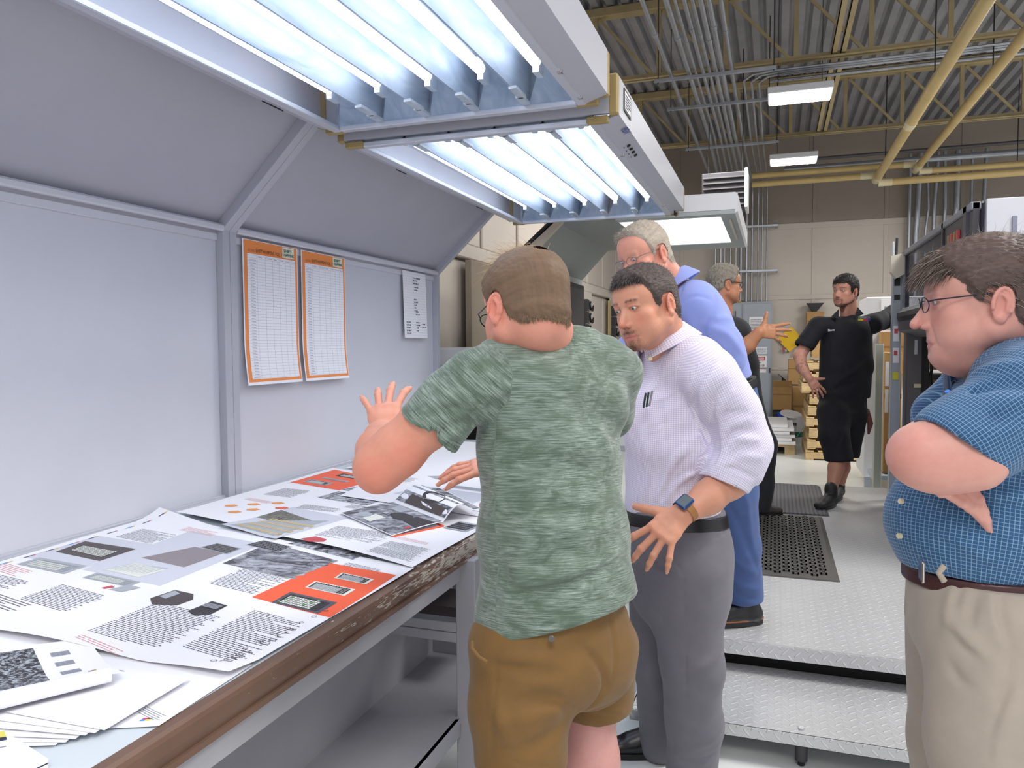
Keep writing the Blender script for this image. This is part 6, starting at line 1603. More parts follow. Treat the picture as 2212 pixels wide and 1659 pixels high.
# collar rib
cr = []
c0 = np.array((-0.473, 1.726, 1.524)); ax_ = na; e1 = unit(np.cross(ax_, (0, 0, 1))); e2 = np.cross(ax_, e1)
cr = [c0+(e1*math.cos(t)+e2*math.sin(t))*.0815 for t in np.linspace(0, 2*math.pi, 22)]
S.chain(cr, [.0065]*22, .004)
for q, w, h in (([(-0.495, 1.499, 1.434), (-0.560, 1.454, 1.402)], .012, .004), ([(-0.592, 1.431, 1.375), (-0.563, 1.447, 1.298)], .01, -.009), ([(-0.565, 1.456, 1.474), (-0.547, 1.453, 1.403), (-0.554, 1.450, 1.298)], .0035, -.0035),
                ([(-0.593, 1.411, 1.405), (-0.655, 1.388, 1.377)], .011, .006), ([(-0.584, 1.411, 1.358), (-0.646, 1.390, 1.354)], .009, .006), ([(-0.593, 1.409, 1.377), (-0.650, 1.389, 1.368)], .008, -.005), ([(-0.579, 1.422, 1.329), (-0.627, 1.394, 1.312)], .01, .005),
                ([(-0.558, 1.447, 1.260), (-0.569, 1.446, 1.115)], .02, .006), ([(-0.528, 1.448, 1.280), (-0.423, 1.493, 1.250), (-0.336, 1.629, 1.243)], .022, -.004), ([(-0.514, 1.435, 1.150), (-0.379, 1.512, 1.114), (-0.294, 1.680, 1.123)], .025, .006),
                ([(-0.536, 1.411, 1.041), (-0.483, 1.427, 0.999), (-0.424, 1.459, 1.004), (-0.340, 1.553, 1.028)], .012, -.009), ([(-0.523, 1.417, 1.064), (-0.474, 1.432, 1.022), (-0.415, 1.463, 1.028), (-0.316, 1.583, 1.052)], .016, .008),
                ([(-0.534, 1.408, 0.966), (-0.492, 1.426, 1.041), (-0.470, 1.450, 1.141)], .018, .007), ([(-0.438, 1.475, 1.204), (-0.343, 1.569, 1.163), (-0.291, 1.662, 1.178)], .016, .005), ([(-0.414, 1.459, 0.953), (-0.335, 1.530, 0.972), (-0.285, 1.633, 0.980)], .006, -.003),
                ([(-0.352, 1.608, 1.346), (-0.326, 1.632, 1.243)], .02, .006), ([(-0.484, 1.467, 1.355), (-0.439, 1.480, 1.299)], .02, -.004), ([(-0.451, 1.468, 1.167), (-0.429, 1.460, 1.056)], .018, .005)):
    S.fold(q, w, h*2.0)
S.wave(.0036, [(12, 8, 46), (-20, 14, 30), (18, -8, -38)], 3)
hem_n = (0.266, -0.065, -0.965); S.plane((-0.420, 1.477, 0.917), hem_n)
S.cap((-0.543, 1.390, 0.896), (-0.540, 1.426, 0.957), .016, .001, .002, 'sub')
bones = [((-0.451, 1.619, 0.819), (-0.475, 1.678, 1.475), lat, .18), ((-0.711, 1.438, 1.294), sL, (0, 0, 1), .075), ((-0.403, 1.896, 1.319), sR, (0, 0, 1), .075)]
sh = garment('t_shirt', S, fab_heather(), G, bones)
# shorts
m_sh = fab('brown_twill', '775729', .75, .07, 20, .2, 600)
S = SDF((-1.0, 1.05, .38), (.1, 2.3, 1.02), .0045)
S.ecap((-0.453, 1.615, 0.958), (-0.452, 1.609, 0.823), lat, (.17, .125), (.182, .14), .03)
S.ell((-0.486, 1.528, 0.820), (.095, .095, .10), .05); S.ell((-0.382, 1.674, 0.791), (.095, .095, .10), .05)
S.chain([(-0.522, 1.543, 0.840), (-0.510, 1.510, 0.733), (-0.503, 1.494, 0.591)], [.112, .103, .1], .03)
S.chain([(-0.400, 1.751, 0.775), (-0.406, 1.764, 0.655), (-0.411, 1.766, 0.532)], [.105, .094, .084], .012)
S.plane((-0.497, 1.476, 0.610), (-0.002, 0.052, -1.004)); 
S.cut((-0.407, 1.758, 0.541), (-0.038, 0.092, -1.006), .13); S.cap((-0.410, 1.768, 0.549), (-0.409, 1.763, 0.448), .072, .08, .002, 'sub')
for q, w, h in (([(-0.398, 1.524, 0.868), (-0.386, 1.588, 0.799), (-0.402, 1.580, 0.748)], .008, -.010), ([(-0.534, 1.402, 0.855), (-0.478, 1.410, 0.849), (-0.413, 1.453, 0.836)], .014, -.006), ([(-0.543, 1.399, 0.864), (-0.426, 1.430, 0.877)], .012, .005),
                ([(-0.497, 1.409, 0.743), (-0.402, 1.485, 0.770)], .016, .007), ([(-0.488, 1.409, 0.687), (-0.406, 1.481, 0.722)], .014, -.006), ([(-0.533, 1.399, 0.799), (-0.497, 1.407, 0.705)], .016, .006), ([(-0.426, 1.653, 0.685), (-0.343, 1.722, 0.655)], .007, .005),
                ([(-0.426, 1.651, 0.654), (-0.348, 1.719, 0.628)], .007, .005), ([(-0.411, 1.617, 0.720), (-0.347, 1.685, 0.775)], .014, .005), ([(-0.406, 1.536, 0.756), (-0.442, 1.452, 0.798), (-0.484, 1.426, 0.784)], .013, -.006),
                ([(-0.338, 1.571, 0.968), (-0.335, 1.588, 0.857), (-0.378, 1.590, 0.788)], .005, -.004), ([(-0.539, 1.390, 0.868), (-0.529, 1.388, 0.766), (-0.545, 1.387, 0.654)], .004, -.003), ([(-0.314, 1.681, 0.893), (-0.292, 1.722, 0.907)], .004, .003),
                ([(-0.507, 1.391, 0.673), (-0.402, 1.489, 0.626)], .003, -.002), ([(-0.430, 1.668, 0.601), (-0.350, 1.727, 0.580)], .003, -.002)):
    S.fold(q, w, h*2.0)
S.wave(.0016, [(20, 10, 30), (-25, 18, 34)], 5)
so = garment('shorts', S, m_sh, G)
b = MB(); c = Vector((-0.418, 1.438, 0.913)); nrm = Vector((0.325, -0.938, 0.170)); b.tube([c, c+nrm*.004], .0068, mat('dark_button', '46423f', .35), 18); b.tube([c+nrm*.004, c+nrm*.0055], [.0068, .0056], mat('dark_button2', '5d5853', .35), 18); b.build('button', so)
b = MB(); b.tube([(-0.575, 1.406, 0.900), (-0.572, 1.396, 0.890), (-0.554, 1.388, 0.877), (-0.536, 1.386, 0.870)], .004, m_sh, 8); b.build('pocket_edge', so)
# shoes, below the frame
m_bshoe = mat('black_leather', '17171a', .3)
for a_, y_ in ((aL, 150), (aR, 140)):
    a_ = np.array(a_); a_[2] = .09; S = SDF(a_-np.array((.3, .3, .1)), a_+np.array((.3, .3, .15)), .006); shoe(S, a_, y_); garment('shoe', S, m_bshoe, G)
# ================================================================ the person in the lavender checked shirt
L = person('person in a lavender checked shirt and grey trousers, hand with smartwatch on the belt', (-0.286, 2.437, 0.977)); L.location.z = 0
R = rotm(237, -13, -8); org = (-0.366, 2.274, 1.623)
sp = dict(skin='d69c80', red='cf6a58', redness=.75, hair='4d4441', brow='2a211e', line=([-.13, -.06, -.04, -.022, -.01, .006, .018, .03, .045, .06, .072, .13], [-.075, -.062, -.045, -.012, .0, -.005, -.02, -.005, .035, .062, .066, .066]),
    h=.0021, w=1.0, fat=.002, neck_r=.062, jaw=1.06, iris='4f6058', gaze=(.15, 1, -.22), browd=1.0, nose=1.15, lip='b9686a', eye_open=.0042,
    beardc='5d4a40', beard=lambda x, y, z, ax: .75*np.exp(-((x/.02)**2+((z+.106)/.014)**2))*(y > .05)+.75*np.exp(-((ax/.026)**4)-((z+.066)/.0065)**2)*(y > .07)+.5*np.exp(-((ax-.026)/.006)**2-((z+.09)/.02)**2)*(y > .06)+.14*sm(-z, .04, .07)*sm(y, .0, .05),
    thick=lambda x, y, z: .005+.006*sm(z, .05, .1)*sm(y, -.1, .03)+.008*np.exp(-((y-.075)/.03)**2)*(z > .05), tuft=.5)
hs = dict(cols=['4a403d', '3a3230', '625855', '7a7270', '2c2625', '958e8b'], cv=.15)
sp['strands'] = [
    growth(9000, lambda x, y, z: .007+.006*sm(z, .03, .09), lambda x, y, z: np.stack([0*x, -.9+1.1*sm(z, .06, .1), -.6*(z < .05)+.35*sm(z, .06, .1)], 1), .00045, 4, 1, .22, (0, .25, -.2), .3, **hs),
    growth(5200, lambda x, y, z: .019+0*x, lambda x, y, z: np.stack([-.25+0*x, .75+0*x, .1+0*x], 1), .0005, 6, 3, .28, (-.2, .5, -1.3), .38, mask=lambda x, y, z: sm(z, .062, .08)*sm(y, -.02, .05), curl=.05, **hs),
    growth(900, lambda x, y, z: .004+0*x, lambda x, y, z: np.stack([0*x, .5+0*x, -1+0*x], 1), .00028, 3, 5, .4, (0, 0, -.2), .5, mask=lambda x, y, z: (np.exp(-((x/.018)**2+((z+.108)/.012)**2))+.6*np.exp(-((x/.022)**4)-((z+.066)/.005)**2))*(y > .07), cols=['5d4a40', '8a7466', '3c302a'])]
parts, hair = do_head(L, sp, R, org, 1.02, (-0.298, 2.437, 1.456))
body = list(parts)
sL, eL, wL = (-0.175, 2.266, 1.410), (-0.077, 2.350, 1.169), (-0.246, 2.178, 1.017)
S = SDF(np.minimum.reduce([eL, wL])-np.array((.14, .14, .22)), np.maximum.reduce([eL, wL])+np.array((.12, .16, .14)), .0028)
S.chain([eL, (-0.123, 2.310, 1.104), (-0.178, 2.246, 1.058), wL], [.052, .054, .044, .031], .03)
tips = hand(S, wL, (-0.557, -0.539, -0.531), (0.000, -0.911, 0.395), -1, 1.12, (22, 4, -12, -34), ((22, 25, 15), (24, 28, 15), (22, 28, 15), (16, 22, 12)), (62, 0, 0, 8), 1.08)
body += [skin_part(S, 'd69c80', 'd07a66', [((-0.301, 2.093, 0.970), .04, .25)])]+nails(tips)
S = SDF((-.75, 1.9, .7), (.3, 3.0, 1.62), .012)
latL = unit((0.629, -0.776, 0.045))
S.ecap((-0.294, 2.454, 1.345), (-0.305, 2.474, 0.983), latL, (.14, .09), (.14, .10), .03); S.cap((-0.301, 2.458, 1.456), (-0.297, 2.452, 1.331), .05, .09, .04)
S.chain([(-0.288, 2.439, 1.420), sL, eL], [.06, .05, .045], .03); S.chain([(-0.305, 2.474, 0.983), (-0.292, 2.465, 0.744)], [.1, .07], .03)
body += [skin_part(S, 'd69c80')]
obj_from_parts('body', body, [M_SKIN, M_EYE], L); obj_from_parts('hair', hair, [M_HAIR], L)
# shirt
m_gh = fab_check('lavender_gingham', 'f0eef6', 'b9add6', .0062, .5, .5, bs=.2)
S = SDF((-.85, 1.75, .82), (.38, 3.05, 1.62), .0042)
S.ecap((-0.292, 2.436, 1.398), (-0.302, 2.444, 1.198), latL, (.185, .118), (.182, .135), .03)
S.ecap((-0.302, 2.444, 1.198), (-0.309, 2.471, 0.953), latL, (.182, .135), (.165, .148), .03)
S.ell((-0.349, 2.410, 1.274), (.11, .11, .13), .05)
S.chain([(-0.301, 2.426, 1.452), (-0.228, 2.334, 1.444), sL], [.072, .074, .075], .05); S.chain([(-0.329, 2.469, 1.448), (-0.402, 2.558, 1.415)], [.065, .07], .05)
S.cap((-0.313, 2.403, 1.496), (-0.301, 2.424, 1.420), .072, .09, .03)
T = S.twin(); T.chain([sL, (-0.112, 2.303, 1.303), (-0.085, 2.328, 1.199)], [.080, .080, .082], .0); T.chain([(-0.085, 2.328, 1.199), (-0.102, 2.319, 1.138)], [.082, .076], .02); T.cut((-0.119, 2.302, 1.123), (-0.387, -0.182, -0.897), .16)
U = S.twin(); U.cap((-0.104, 2.314, 1.152), (-0.129, 2.292, 1.100), .076, .072, 0); U.cut((-0.131, 2.285, 1.092), (-0.387, -0.182, -0.897), .16); U.cut((-0.096, 2.302, 1.175), (0.387, 0.182, 0.897), .16); T.merge(U, .003)
T.cap((-0.131, 2.289, 1.097), (-0.165, 2.259, 1.029), .060, .066, .003, 'sub'); S.merge(T, .022)
nk = unit((-0.365, 0.028, 0.916)); S.cut((-0.330, 2.388, 1.522), nk, .12); S.cap((-0.314, 2.411, 1.467), (-0.358, 2.318, 1.592), .068, .07, .004, 'sub')
S.plane((-0.297, 2.412, 0.964), (0.011, -0.049, -0.999))
for q, w, h in (([(-0.162, 2.167, 1.468), (-0.212, 2.167, 1.390), (-0.252, 2.190, 1.283), (-0.240, 2.201, 1.216)], .010, -.010), ([(-0.144, 2.172, 1.442), (-0.186, 2.164, 1.365), (-0.224, 2.177, 1.259), (-0.205, 2.180, 1.181)], .013, .008),
                ([(-0.100, 2.183, 1.365), (-0.155, 2.172, 1.300), (-0.186, 2.176, 1.188)], .011, .008), ([(-0.125, 2.176, 1.391), (-0.167, 2.169, 1.326), (-0.205, 2.172, 1.234)], .009, -.006), ([(-0.058, 2.215, 1.286), (-0.124, 2.180, 1.262), (-0.173, 2.180, 1.182)], .010, .009),
                ([(-0.074, 2.211, 1.312), (-0.130, 2.180, 1.294), (-0.174, 2.183, 1.234)], .009, -.007), ([(-0.039, 2.240, 1.232), (-0.099, 2.187, 1.229), (-0.161, 2.184, 1.169)], .011, .009), ([(-0.051, 2.226, 1.259), (-0.112, 2.183, 1.242), (-0.160, 2.175, 1.203)], .008, -.007), ([(-0.032, 2.250, 1.178), (-0.099, 2.195, 1.183), (-0.167, 2.181, 1.162)], .011, .008),
                ([(-0.174, 2.190, 1.167), (-0.112, 2.200, 1.162), (-0.038, 2.255, 1.117)], .006, -.006), ([(-0.238, 2.191, 1.217), (-0.308, 2.225, 1.102), (-0.352, 2.248, 1.026)], .014, .007), ([(-0.214, 2.207, 1.150), (-0.269, 2.236, 1.074), (-0.325, 2.256, 1.012)], .012, .008), ([(-0.214, 2.215, 1.108), (-0.284, 2.251, 1.043)], .01, -.007),
                ([(-0.226, 2.193, 1.178), (-0.295, 2.228, 1.088), (-0.346, 2.259, 1.013)], .009, -.006), ([(-0.320, 2.212, 1.340), (-0.317, 2.209, 1.266), (-0.341, 2.220, 1.241), (-0.383, 2.248, 1.235)], .0025, .003), ([(-0.375, 2.257, 1.342), (-0.320, 2.212, 1.344)], .003, .004),
                ([(-0.261, 2.350, 1.563), (-0.305, 2.288, 1.480), (-0.362, 2.287, 1.424)], .003, -.004), ([(-0.369, 2.284, 1.424), (-0.378, 2.277, 1.355)], .003, -.003)):
    S.fold(q, w, h*2.0)
S.wave(.0022, [(14, 12, 40), (-26, 18, 26), (20, -10, -34)], 8)
bones = [((-0.304, 2.471, 0.923), (-0.296, 2.438, 1.449), latL, .15), ((-0.085, 2.328, 1.199), sL, (0, 1, 0), .08), ((-0.134, 2.284, 1.093), (-0.092, 2.325, 1.185), (0, 1, 0), .078)]
sh = garment('shirt', S, m_gh, L, bones)
# collar: a stand and fold ring, open at the front
S = SDF(np.array((-0.319, 2.391, 1.508))-.16, np.array((-0.319, 2.391, 1.508))+.16, .0028)
nk = unit((-0.490, -0.039, 0.867)); c0 = np.array((-0.332, 2.382, 1.526)); e1 = unit(np.array((0.714, 0.634, 0.297))); e2 = np.cross(nk, e1)
for t in np.linspace(-2.85, 2.85, 130):
    p = c0+nk*.012+(e1*math.cos(t)+e2*math.sin(t))*.077; q = c0-nk*(.038+.006*abs(t))+(e1*math.cos(t)+e2*math.sin(t))*(.106+.003*abs(t)); pp = p-nk*.03
    S.cap(pp, p, .0035, .0045, .003); S.cap(p, q, .0045, .0032, .003)
o = garment('collar', S, m_gh, L, [(np.array(c0)-nk*.1, np.array(c0)+nk*.05, e2, .08)])
for q, n_ in (((-0.349, 2.266, 1.459), (0.026, -0.990, 0.149)), ((-0.380, 2.269, 1.421), (-0.193, -0.970, 0.146))):
    b = MB(); q = Vector(q); n_ = Vector(n_); b.tube([q-n_*.006, q+n_*.004], .0058, mat_fit, 14); b.build('button', sh)
# belt, trousers
m_grey = fab('grey_trousers', '6b6972', .75, .05, 20, .15, 700)
ax_b = unit((-0.002, 0.084, 0.997))
def trunk(S, g=0.0):
    S.ecap((-0.305, 2.474, 0.983), (-0.293, 2.471, 0.864), latL, (.165+g, .150+g), (.17+g, .158+g), .02)
S = SDF((-.75, 1.9, .0), (.35, 3.1, 1.1), .0055)
trunk(S, .004)
S.ecap((-0.293, 2.471, 0.864), (-0.280, 2.468, 0.714), latL, (.17, .158), (.165, .160), .03); S.ell((-0.209, 2.476, 0.809), (.08, .085, .10), .05)
S.chain([(-0.247, 2.399, 0.797), (-0.237, 2.407, 0.484), (-0.233, 2.461, 0.279), (-0.243, 2.490, 0.089)], [.118, .095, .088, .084], .03)
S.chain([(-0.359, 2.548, 0.744), (-0.362, 2.613, 0.383), (-0.365, 2.667, 0.226), (-0.380, 2.716, 0.055)], [.115, .088, .080, .075], .03)
S.plane((-0.297, 2.412, 0.978), (-0.011, 0.049, 0.999))
for q, w, h in (([(-0.292, 2.262, 0.913), (-0.283, 2.252, 0.870), (-0.250, 2.261, 0.826)], .004, .005), ([(-0.292, 2.272, 0.899), (-0.279, 2.264, 0.858), (-0.249, 2.272, 0.815)], .005, -.005), ([(-0.250, 2.261, 0.822), (-0.246, 2.272, 0.595), (-0.245, 2.323, 0.344)], .0035, -.004),
                ([(-0.171, 2.347, 0.911), (-0.132, 2.424, 0.920)], .004, -.004), ([(-0.174, 2.345, 0.904), (-0.129, 2.425, 0.913)], .004, .004), ([(-0.250, 2.262, 0.829), (-0.220, 2.285, 0.874), (-0.189, 2.318, 0.896)], .010, -.006), ([(-0.338, 2.347, 0.818), (-0.288, 2.290, 0.803)], .012, -.005),
                ([(-0.335, 2.382, 0.645), (-0.334, 2.435, 0.444), (-0.323, 2.471, 0.260)], .012, .006), ([(-0.150, 2.378, 0.566), (-0.219, 2.308, 0.512)], .018, .006), ([(-0.151, 2.427, 0.308), (-0.226, 2.398, 0.250)], .016, .006), ([(-0.158, 2.441, 0.210), (-0.270, 2.401, 0.181)], .014, -.006), ([(-0.336, 2.570, 0.210), (-0.279, 2.483, 0.198)], .014, -.008), ([(-0.353, 2.557, 0.083), (-0.265, 2.488, 0.198)], .012, .006)):
    S.fold(q, w, h*1.9)
S.wave(.002, [(16, 12, 22), (-24, 20, 16)], 9)
garment('trousers', S, m_grey, L)
S = SDF(np.array((-0.304, 2.472, 0.950))-np.array((.24, .26, .06)), np.array((-0.304, 2.472, 0.950))+np.array((.24, .26, .06)), .003)
trunk(S, .009); S.plane((-0.304, 2.473, 0.962), ax_b); S.plane((-0.304, 2.470, 0.919), -np.array(ax_b))
blt = garment('belt', S, mat('black_belt', '16151a', .35), L)
b = MB(); b.box((-.012, -.004, -.02), (.012, .004, .02), m_chrome, .002, None); V_ = Vector((-0.412, 2.392, 0.954))
b.v = [tuple(Vector(v)+V_) for v in b.v]; b.build('buckle', blt)
# watch and ring
cw = np.array((-0.236, 2.187, 1.028)); ad = unit(np.array(eL)-np.array(wL)); e1 = unit(np.cross(ad, (0, 0, 1))); e2 = np.cross(ad, e1)
b = MB()
for k in range(36):
    a0, a1 = 2*math.pi*k/36, 2*math.pi*(k+1)/36; f = lambda a, w, r: tuple(cw+ad*w+(e1*math.cos(a)*1.06+e2*math.sin(a)*.98)*r)
    b.add([f(a0, -.010, .0375), f(a1, -.010, .0375), f(a1, .010, .0375), f(a0, .010, .0375)], [(0, 1, 2, 3)], mat_fit)
b.mats[0] = mat('tan_strap', '9a6a3a', .5); ws = b.build('watch', L)
dn = unit((-0.303, -0.892, 0.341)); dn = unit(dn-ad*(dn@ad)); s_ = np.cross(ad, dn); cc = cw+dn*.043
S = SDF(cc-.04, cc+.04, .0013)
for i in (-1, 1):
    S.cap(cc+s_*.013+ad*.016*i, cc-s_*.013+ad*.016*i, .0065, .0065, .0)
S.cap(cc+s_*.013+ad*.016, cc+s_*.013-ad*.016, .0065, .0065, 0); S.cap(cc-s_*.013+ad*.016, cc-s_*.013-ad*.016, .0065, .0065, 0); S.ell(cc, (.012, .012, .012), .004)
S.plane(cc+dn*.0045, dn)
wc = garment('watch_case', S, mat('watch_blue', '2f4f8f', .2, .6), L)
b = MB(); q = [cc+dn*.0049+s_*a*.0145+ad*c*.0185 for a, c in ((-1, -1), (1, -1), (1, 1), (-1, 1))]; b.add([tuple(v) for v in q], [(0, 1, 2, 3)], mat('watch_glass', '56646a', .08)); b.build('watch_face', wc)
tp = None
m_pen = mat('pen_dark', '23403a', .3)
for k, (x, y) in enumerate(((1396, 852), (1402, 850), (1408, 847))):
    b = MB(); b.tube([(-0.366, 2.247, 1.316), (-0.355, 2.217, 1.359)] if k == 0 else ([(-0.356, 2.241, 1.319), (-0.346, 2.214, 1.362)] if k == 1 else [(-0.347, 2.239, 1.322), (-0.335, 2.213, 1.366)]), .0032, [m_pen, m_pen, m_chrome][k], 8)
    tag(b.build('pen'), ['dark green pen, leftmost in the lavender shirt pocket', 'dark pen in the middle of the lavender shirt pocket', 'silver pen, rightmost in the lavender shirt pocket'][k], 'pen', 'pens in the lavender shirt pocket')
# shoes
for a_, y_ in (((-0.243, 2.488, 0.061), 205), ((-0.382, 2.735, 0.036), 200)):
    a_ = np.array(a_); a_[2] = .09; S = SDF(a_-np.array((.3, .3, .1)), a_+np.array((.3, .3, .15)), .005); shoe(S, a_, y_); so = garment('shoe', S, m_bshoe, L)
    b = MB(); sole(b, a_, y_, m_black); b.build('sole', so)
# ================================================================ the person at the right edge in the blue checked shirt
Bp = person('person with glasses in dark blue checked shirt and khaki trousers, arms crossed', (0.411, 1.840, 1.147)); Bp.location.z = 0
R = rotm(178, -6, 2); org = (0.404, 1.809, 1.597)
sp = dict(skin='d8a294', red='c87068', redness=.55, redall=.06, hair='5a4b45', brow='8a746a', line=([-.13, -.06, -.04, -.022, -.01, .006, .018, .03, .045, .06, .072, .13], [-.085, -.075, -.055, -.012, .004, .0, -.012, .006, .03, .046, .056, .06]),
    h=.002, w=1.04, fat=.007, neck_r=.068, age=1, nose=1.55, gaze=(0, 1, -.15), lip='b9736c', browd=.5, chin=-.002, iris='5a6f80',
    thick=lambda x, y, z: .006+.004*sm(z, .0, .08), tuft=.3)
hs = dict(cols=['5c4b42', '4c3d36', '75645a', '988a82', '3f332e', 'b5aaa2'], cv=.12)
sp['strands'] = [
    growth(16000, lambda x, y, z: .026+.02*sm(z, .0, .08), lambda x, y, z: np.stack([.0*x, -1.0+0*x, -.45+.35*sm(z, .05, .1)], 1), .00045, 6, 1, .14, (0, -.1, -.5), .14, curl=.04, **hs),
    growth(7000, lambda x, y, z: .036+0*x, lambda x, y, z: np.stack([.25+0*x, .8+0*x, -.05+0*x], 1), .00045, 8, 3, .16, (.1, .05, -1.5), .30, mask=lambda x, y, z: sm(z, .048, .06)*sm(y, .03, .06), curl=.04, **hs),
    growth(700, lambda x, y, z: .03+0*x, lambda x, y, z: np.stack([0*x, -.6+0*x, .4+0*x], 1), .00028, 8, 5, .45, (0, 0, -.6), .4, curl=.12, cols=['8b7d76', 'c0b6ae', '6b5b53'])]
parts, hair = do_head(Bp, sp, R, org, 1.08, (0.494, 1.927, 1.441))
body = list(parts)
# crossed arms: left (near) arm, right (far) arm with the hand tucked under
sL, eL, wL = (0.463, 1.671, 1.405), (0.264, 1.606, 1.287), (0.381, 1.879, 1.275)
S = SDF(np.array((0.336, 1.694, 1.278))-np.array((.28, .22, .16)), np.array((0.336, 1.694, 1.278))+np.array((.24, .26, .16)), .003)
S.chain([(0.435, 1.658, 1.357), (0.361, 1.631, 1.323), (0.304, 1.610, 1.297), eL], [.05, .058, .058, .048], .03); S.ell((0.259, 1.594, 1.291), (.048, .048, .05), .03)
S.chain([eL, (0.307, 1.716, 1.274), wL], [.05, .052, .034], .03); S.cap((0.302, 1.597, 1.268), (0.354, 1.594, 1.280), .045, .05, .04)
wR = (0.309, 1.767, 1.242)
S.chain([(0.325, 2.009, 1.294), (0.312, 1.897, 1.264), wR], [.045, .042, .032], .02)
body += [skin_part(S, 'd8a294', 'cf7f78', [((0.237, 1.554, 1.289), .06, .35)])]
S = SDF(np.array((0.328, 1.689, 1.232))-.15, np.array((0.328, 1.689, 1.232))+.15, .0024)
tips = hand(S, (0.263, 1.638, 1.289), (0.730, -0.101, -0.668), (0.394, -0.828, 0.396), 1, 1.06, (-17, -5, 7, 18), ((8, 12, 10), (12, 14, 10), (12, 14, 10), (8, 12, 10)), (5, 0, 0, 50), 1.08)
body += [skin_part(S, 'd8a294', 'cf7f78')]+nails(tips)
latB = unit((-0.103, -0.987, 0.047))
S = SDF((.05, 1.2, .6), (1.15, 2.6, 1.65), .012)
S.ecap((0.470, 1.892, 1.342), (0.421, 1.838, 1.048), latB, (.16, .10), (.15, .12), .03); S.cap((0.494, 1.927, 1.441), (0.470, 1.892, 1.342), .06, .1, .04); S.chain([(0.469, 1.873, 1.393), (0.469, 1.703, 1.385)], [.08, .06], .03)
S.chain([(0.454, 1.677, 1.378), (0.361, 1.631, 1.323)], [.055, .055], .02); S.chain([(0.421, 1.838, 1.048), (0.422, 1.834, 0.949)], [.12, .1], .03)
body += [skin_part(S, 'd8a294')]
obj_from_parts('body', body, [M_SKIN, M_EYE], Bp); obj_from_parts('hair', hair, [M_HAIR], Bp)
glasses(Bp, R, org, 1.08, mat('navy_metal', '22283c', .35, .4), m_lens, .0011, .023, .0145, dy=.001)
m_bc = fab_check('blue_check', '27527c', '7ea4c2', .0072, .15, .8, bs=.2)
S = SDF((-.02, 1.05, .86), (1.25, 2.65, 1.62), .0045)
S.ecap((0.484, 1.899, 1.372), (0.447, 1.858, 1.245), latB, (.19, .125), (.19, .145), .03)
S.ecap((0.447, 1.858, 1.245), (0.416, 1.830, 1.119), latB, (.19, .145), (.17, .165), .04)
S.ecap((0.416, 1.830, 1.119), (0.429, 1.839, 1.013), latB, (.17, .165), (.16, .145), .04)
S.ell((0.360, 1.800, 1.127), (.115, .12, .115), .06)
S.chain([(0.496, 1.916, 1.421), (0.477, 1.750, 1.414), sL], [.078, .088, .088], .05); S.chain([(0.496, 1.969, 1.419), (0.474, 2.108, 1.390)], [.075, .08], .05)
S.cap((0.464, 1.896, 1.452), (0.487, 1.911, 1.391), .078, .10, .03)
T = S.twin(); T.chain([sL, (0.406, 1.648, 1.353), (0.332, 1.620, 1.308)], [.09, .094, .090], .0); T.cut((0.325, 1.617, 1.305), (-0.593, -0.194, -0.778), .19)
T.cap((0.322, 1.616, 1.301), (0.263, 1.593, 1.254), .072, .08, .003, 'sub'); S.merge(T, .02)
S.chain([(0.474, 2.108, 1.390), (0.398, 2.120, 1.319)], [.08, .075], .03)
nk = unit((-0.534, -0.034, 0.837)); S.cut((0.447, 1.880, 1.467), nk, .13); S.cap((0.465, 1.895, 1.427), (0.415, 1.841, 1.541), .073, .076, .004, 'sub')
S.plane((0.398, 1.808, 1.026), (-0.026, -0.062, -0.999))
for q, w, h in (([(0.367, 1.700, 1.393), (0.404, 1.662, 1.422), (0.435, 1.631, 1.437)], .012, .008), ([(0.379, 1.682, 1.376), (0.401, 1.617, 1.407), (0.425, 1.584, 1.418)], .012, -.009), ([(0.343, 1.657, 1.333), (0.377, 1.576, 1.384), (0.419, 1.560, 1.403)], .012, .007), ([(0.326, 1.608, 1.320), (0.367, 1.561, 1.369), (0.417, 1.558, 1.379)], .01, -.006), ([(0.313, 1.583, 1.331), (0.357, 1.545, 1.329), (0.417, 1.556, 1.354)], .012, .007),
                ([(0.358, 1.676, 1.195), (0.401, 1.659, 1.188), (0.450, 1.665, 1.185)], .012, -.008), ([(0.366, 1.680, 1.213), (0.401, 1.660, 1.206), (0.450, 1.666, 1.212)], .014, .007), ([(0.280, 1.635, 1.126), (0.325, 1.618, 1.112), (0.408, 1.645, 1.085)], .012, .006), ([(0.289, 1.637, 1.113), (0.341, 1.623, 1.098)], .009, -.005),
                ([(0.378, 1.664, 1.235), (0.407, 1.649, 1.168), (0.433, 1.654, 1.098)], .014, .006), ([(0.259, 1.664, 1.224), (0.247, 1.679, 1.183), (0.246, 1.676, 1.123)], .003, -.004), ([(0.334, 1.825, 1.374), (0.325, 1.820, 1.334), (0.335, 1.800, 1.288)], .01, .008)):
    S.fold(q, w, h*1.9)
S.wave(.0022, [(14, 12, 36), (-22, 18, 26)], 12)
bones = [((0.429, 1.838, 0.989), (0.482, 1.910, 1.411), latB, .17), ((0.320, 1.616, 1.310), sL, (0, 0, 1), .088)]
sh = garment('shirt', S, m_bc, Bp, bones)
S = SDF(np.array((0.447, 1.880, 1.462))-.21, np.array((0.447, 1.880, 1.462))+.21, .0032)
nk = unit((-0.584, -0.074, 0.808)); c0 = np.array((0.442, 1.879, 1.474)); e1 = unit(np.array((0.652, 0.569, 0.480))); e2 = np.cross(nk, e1)
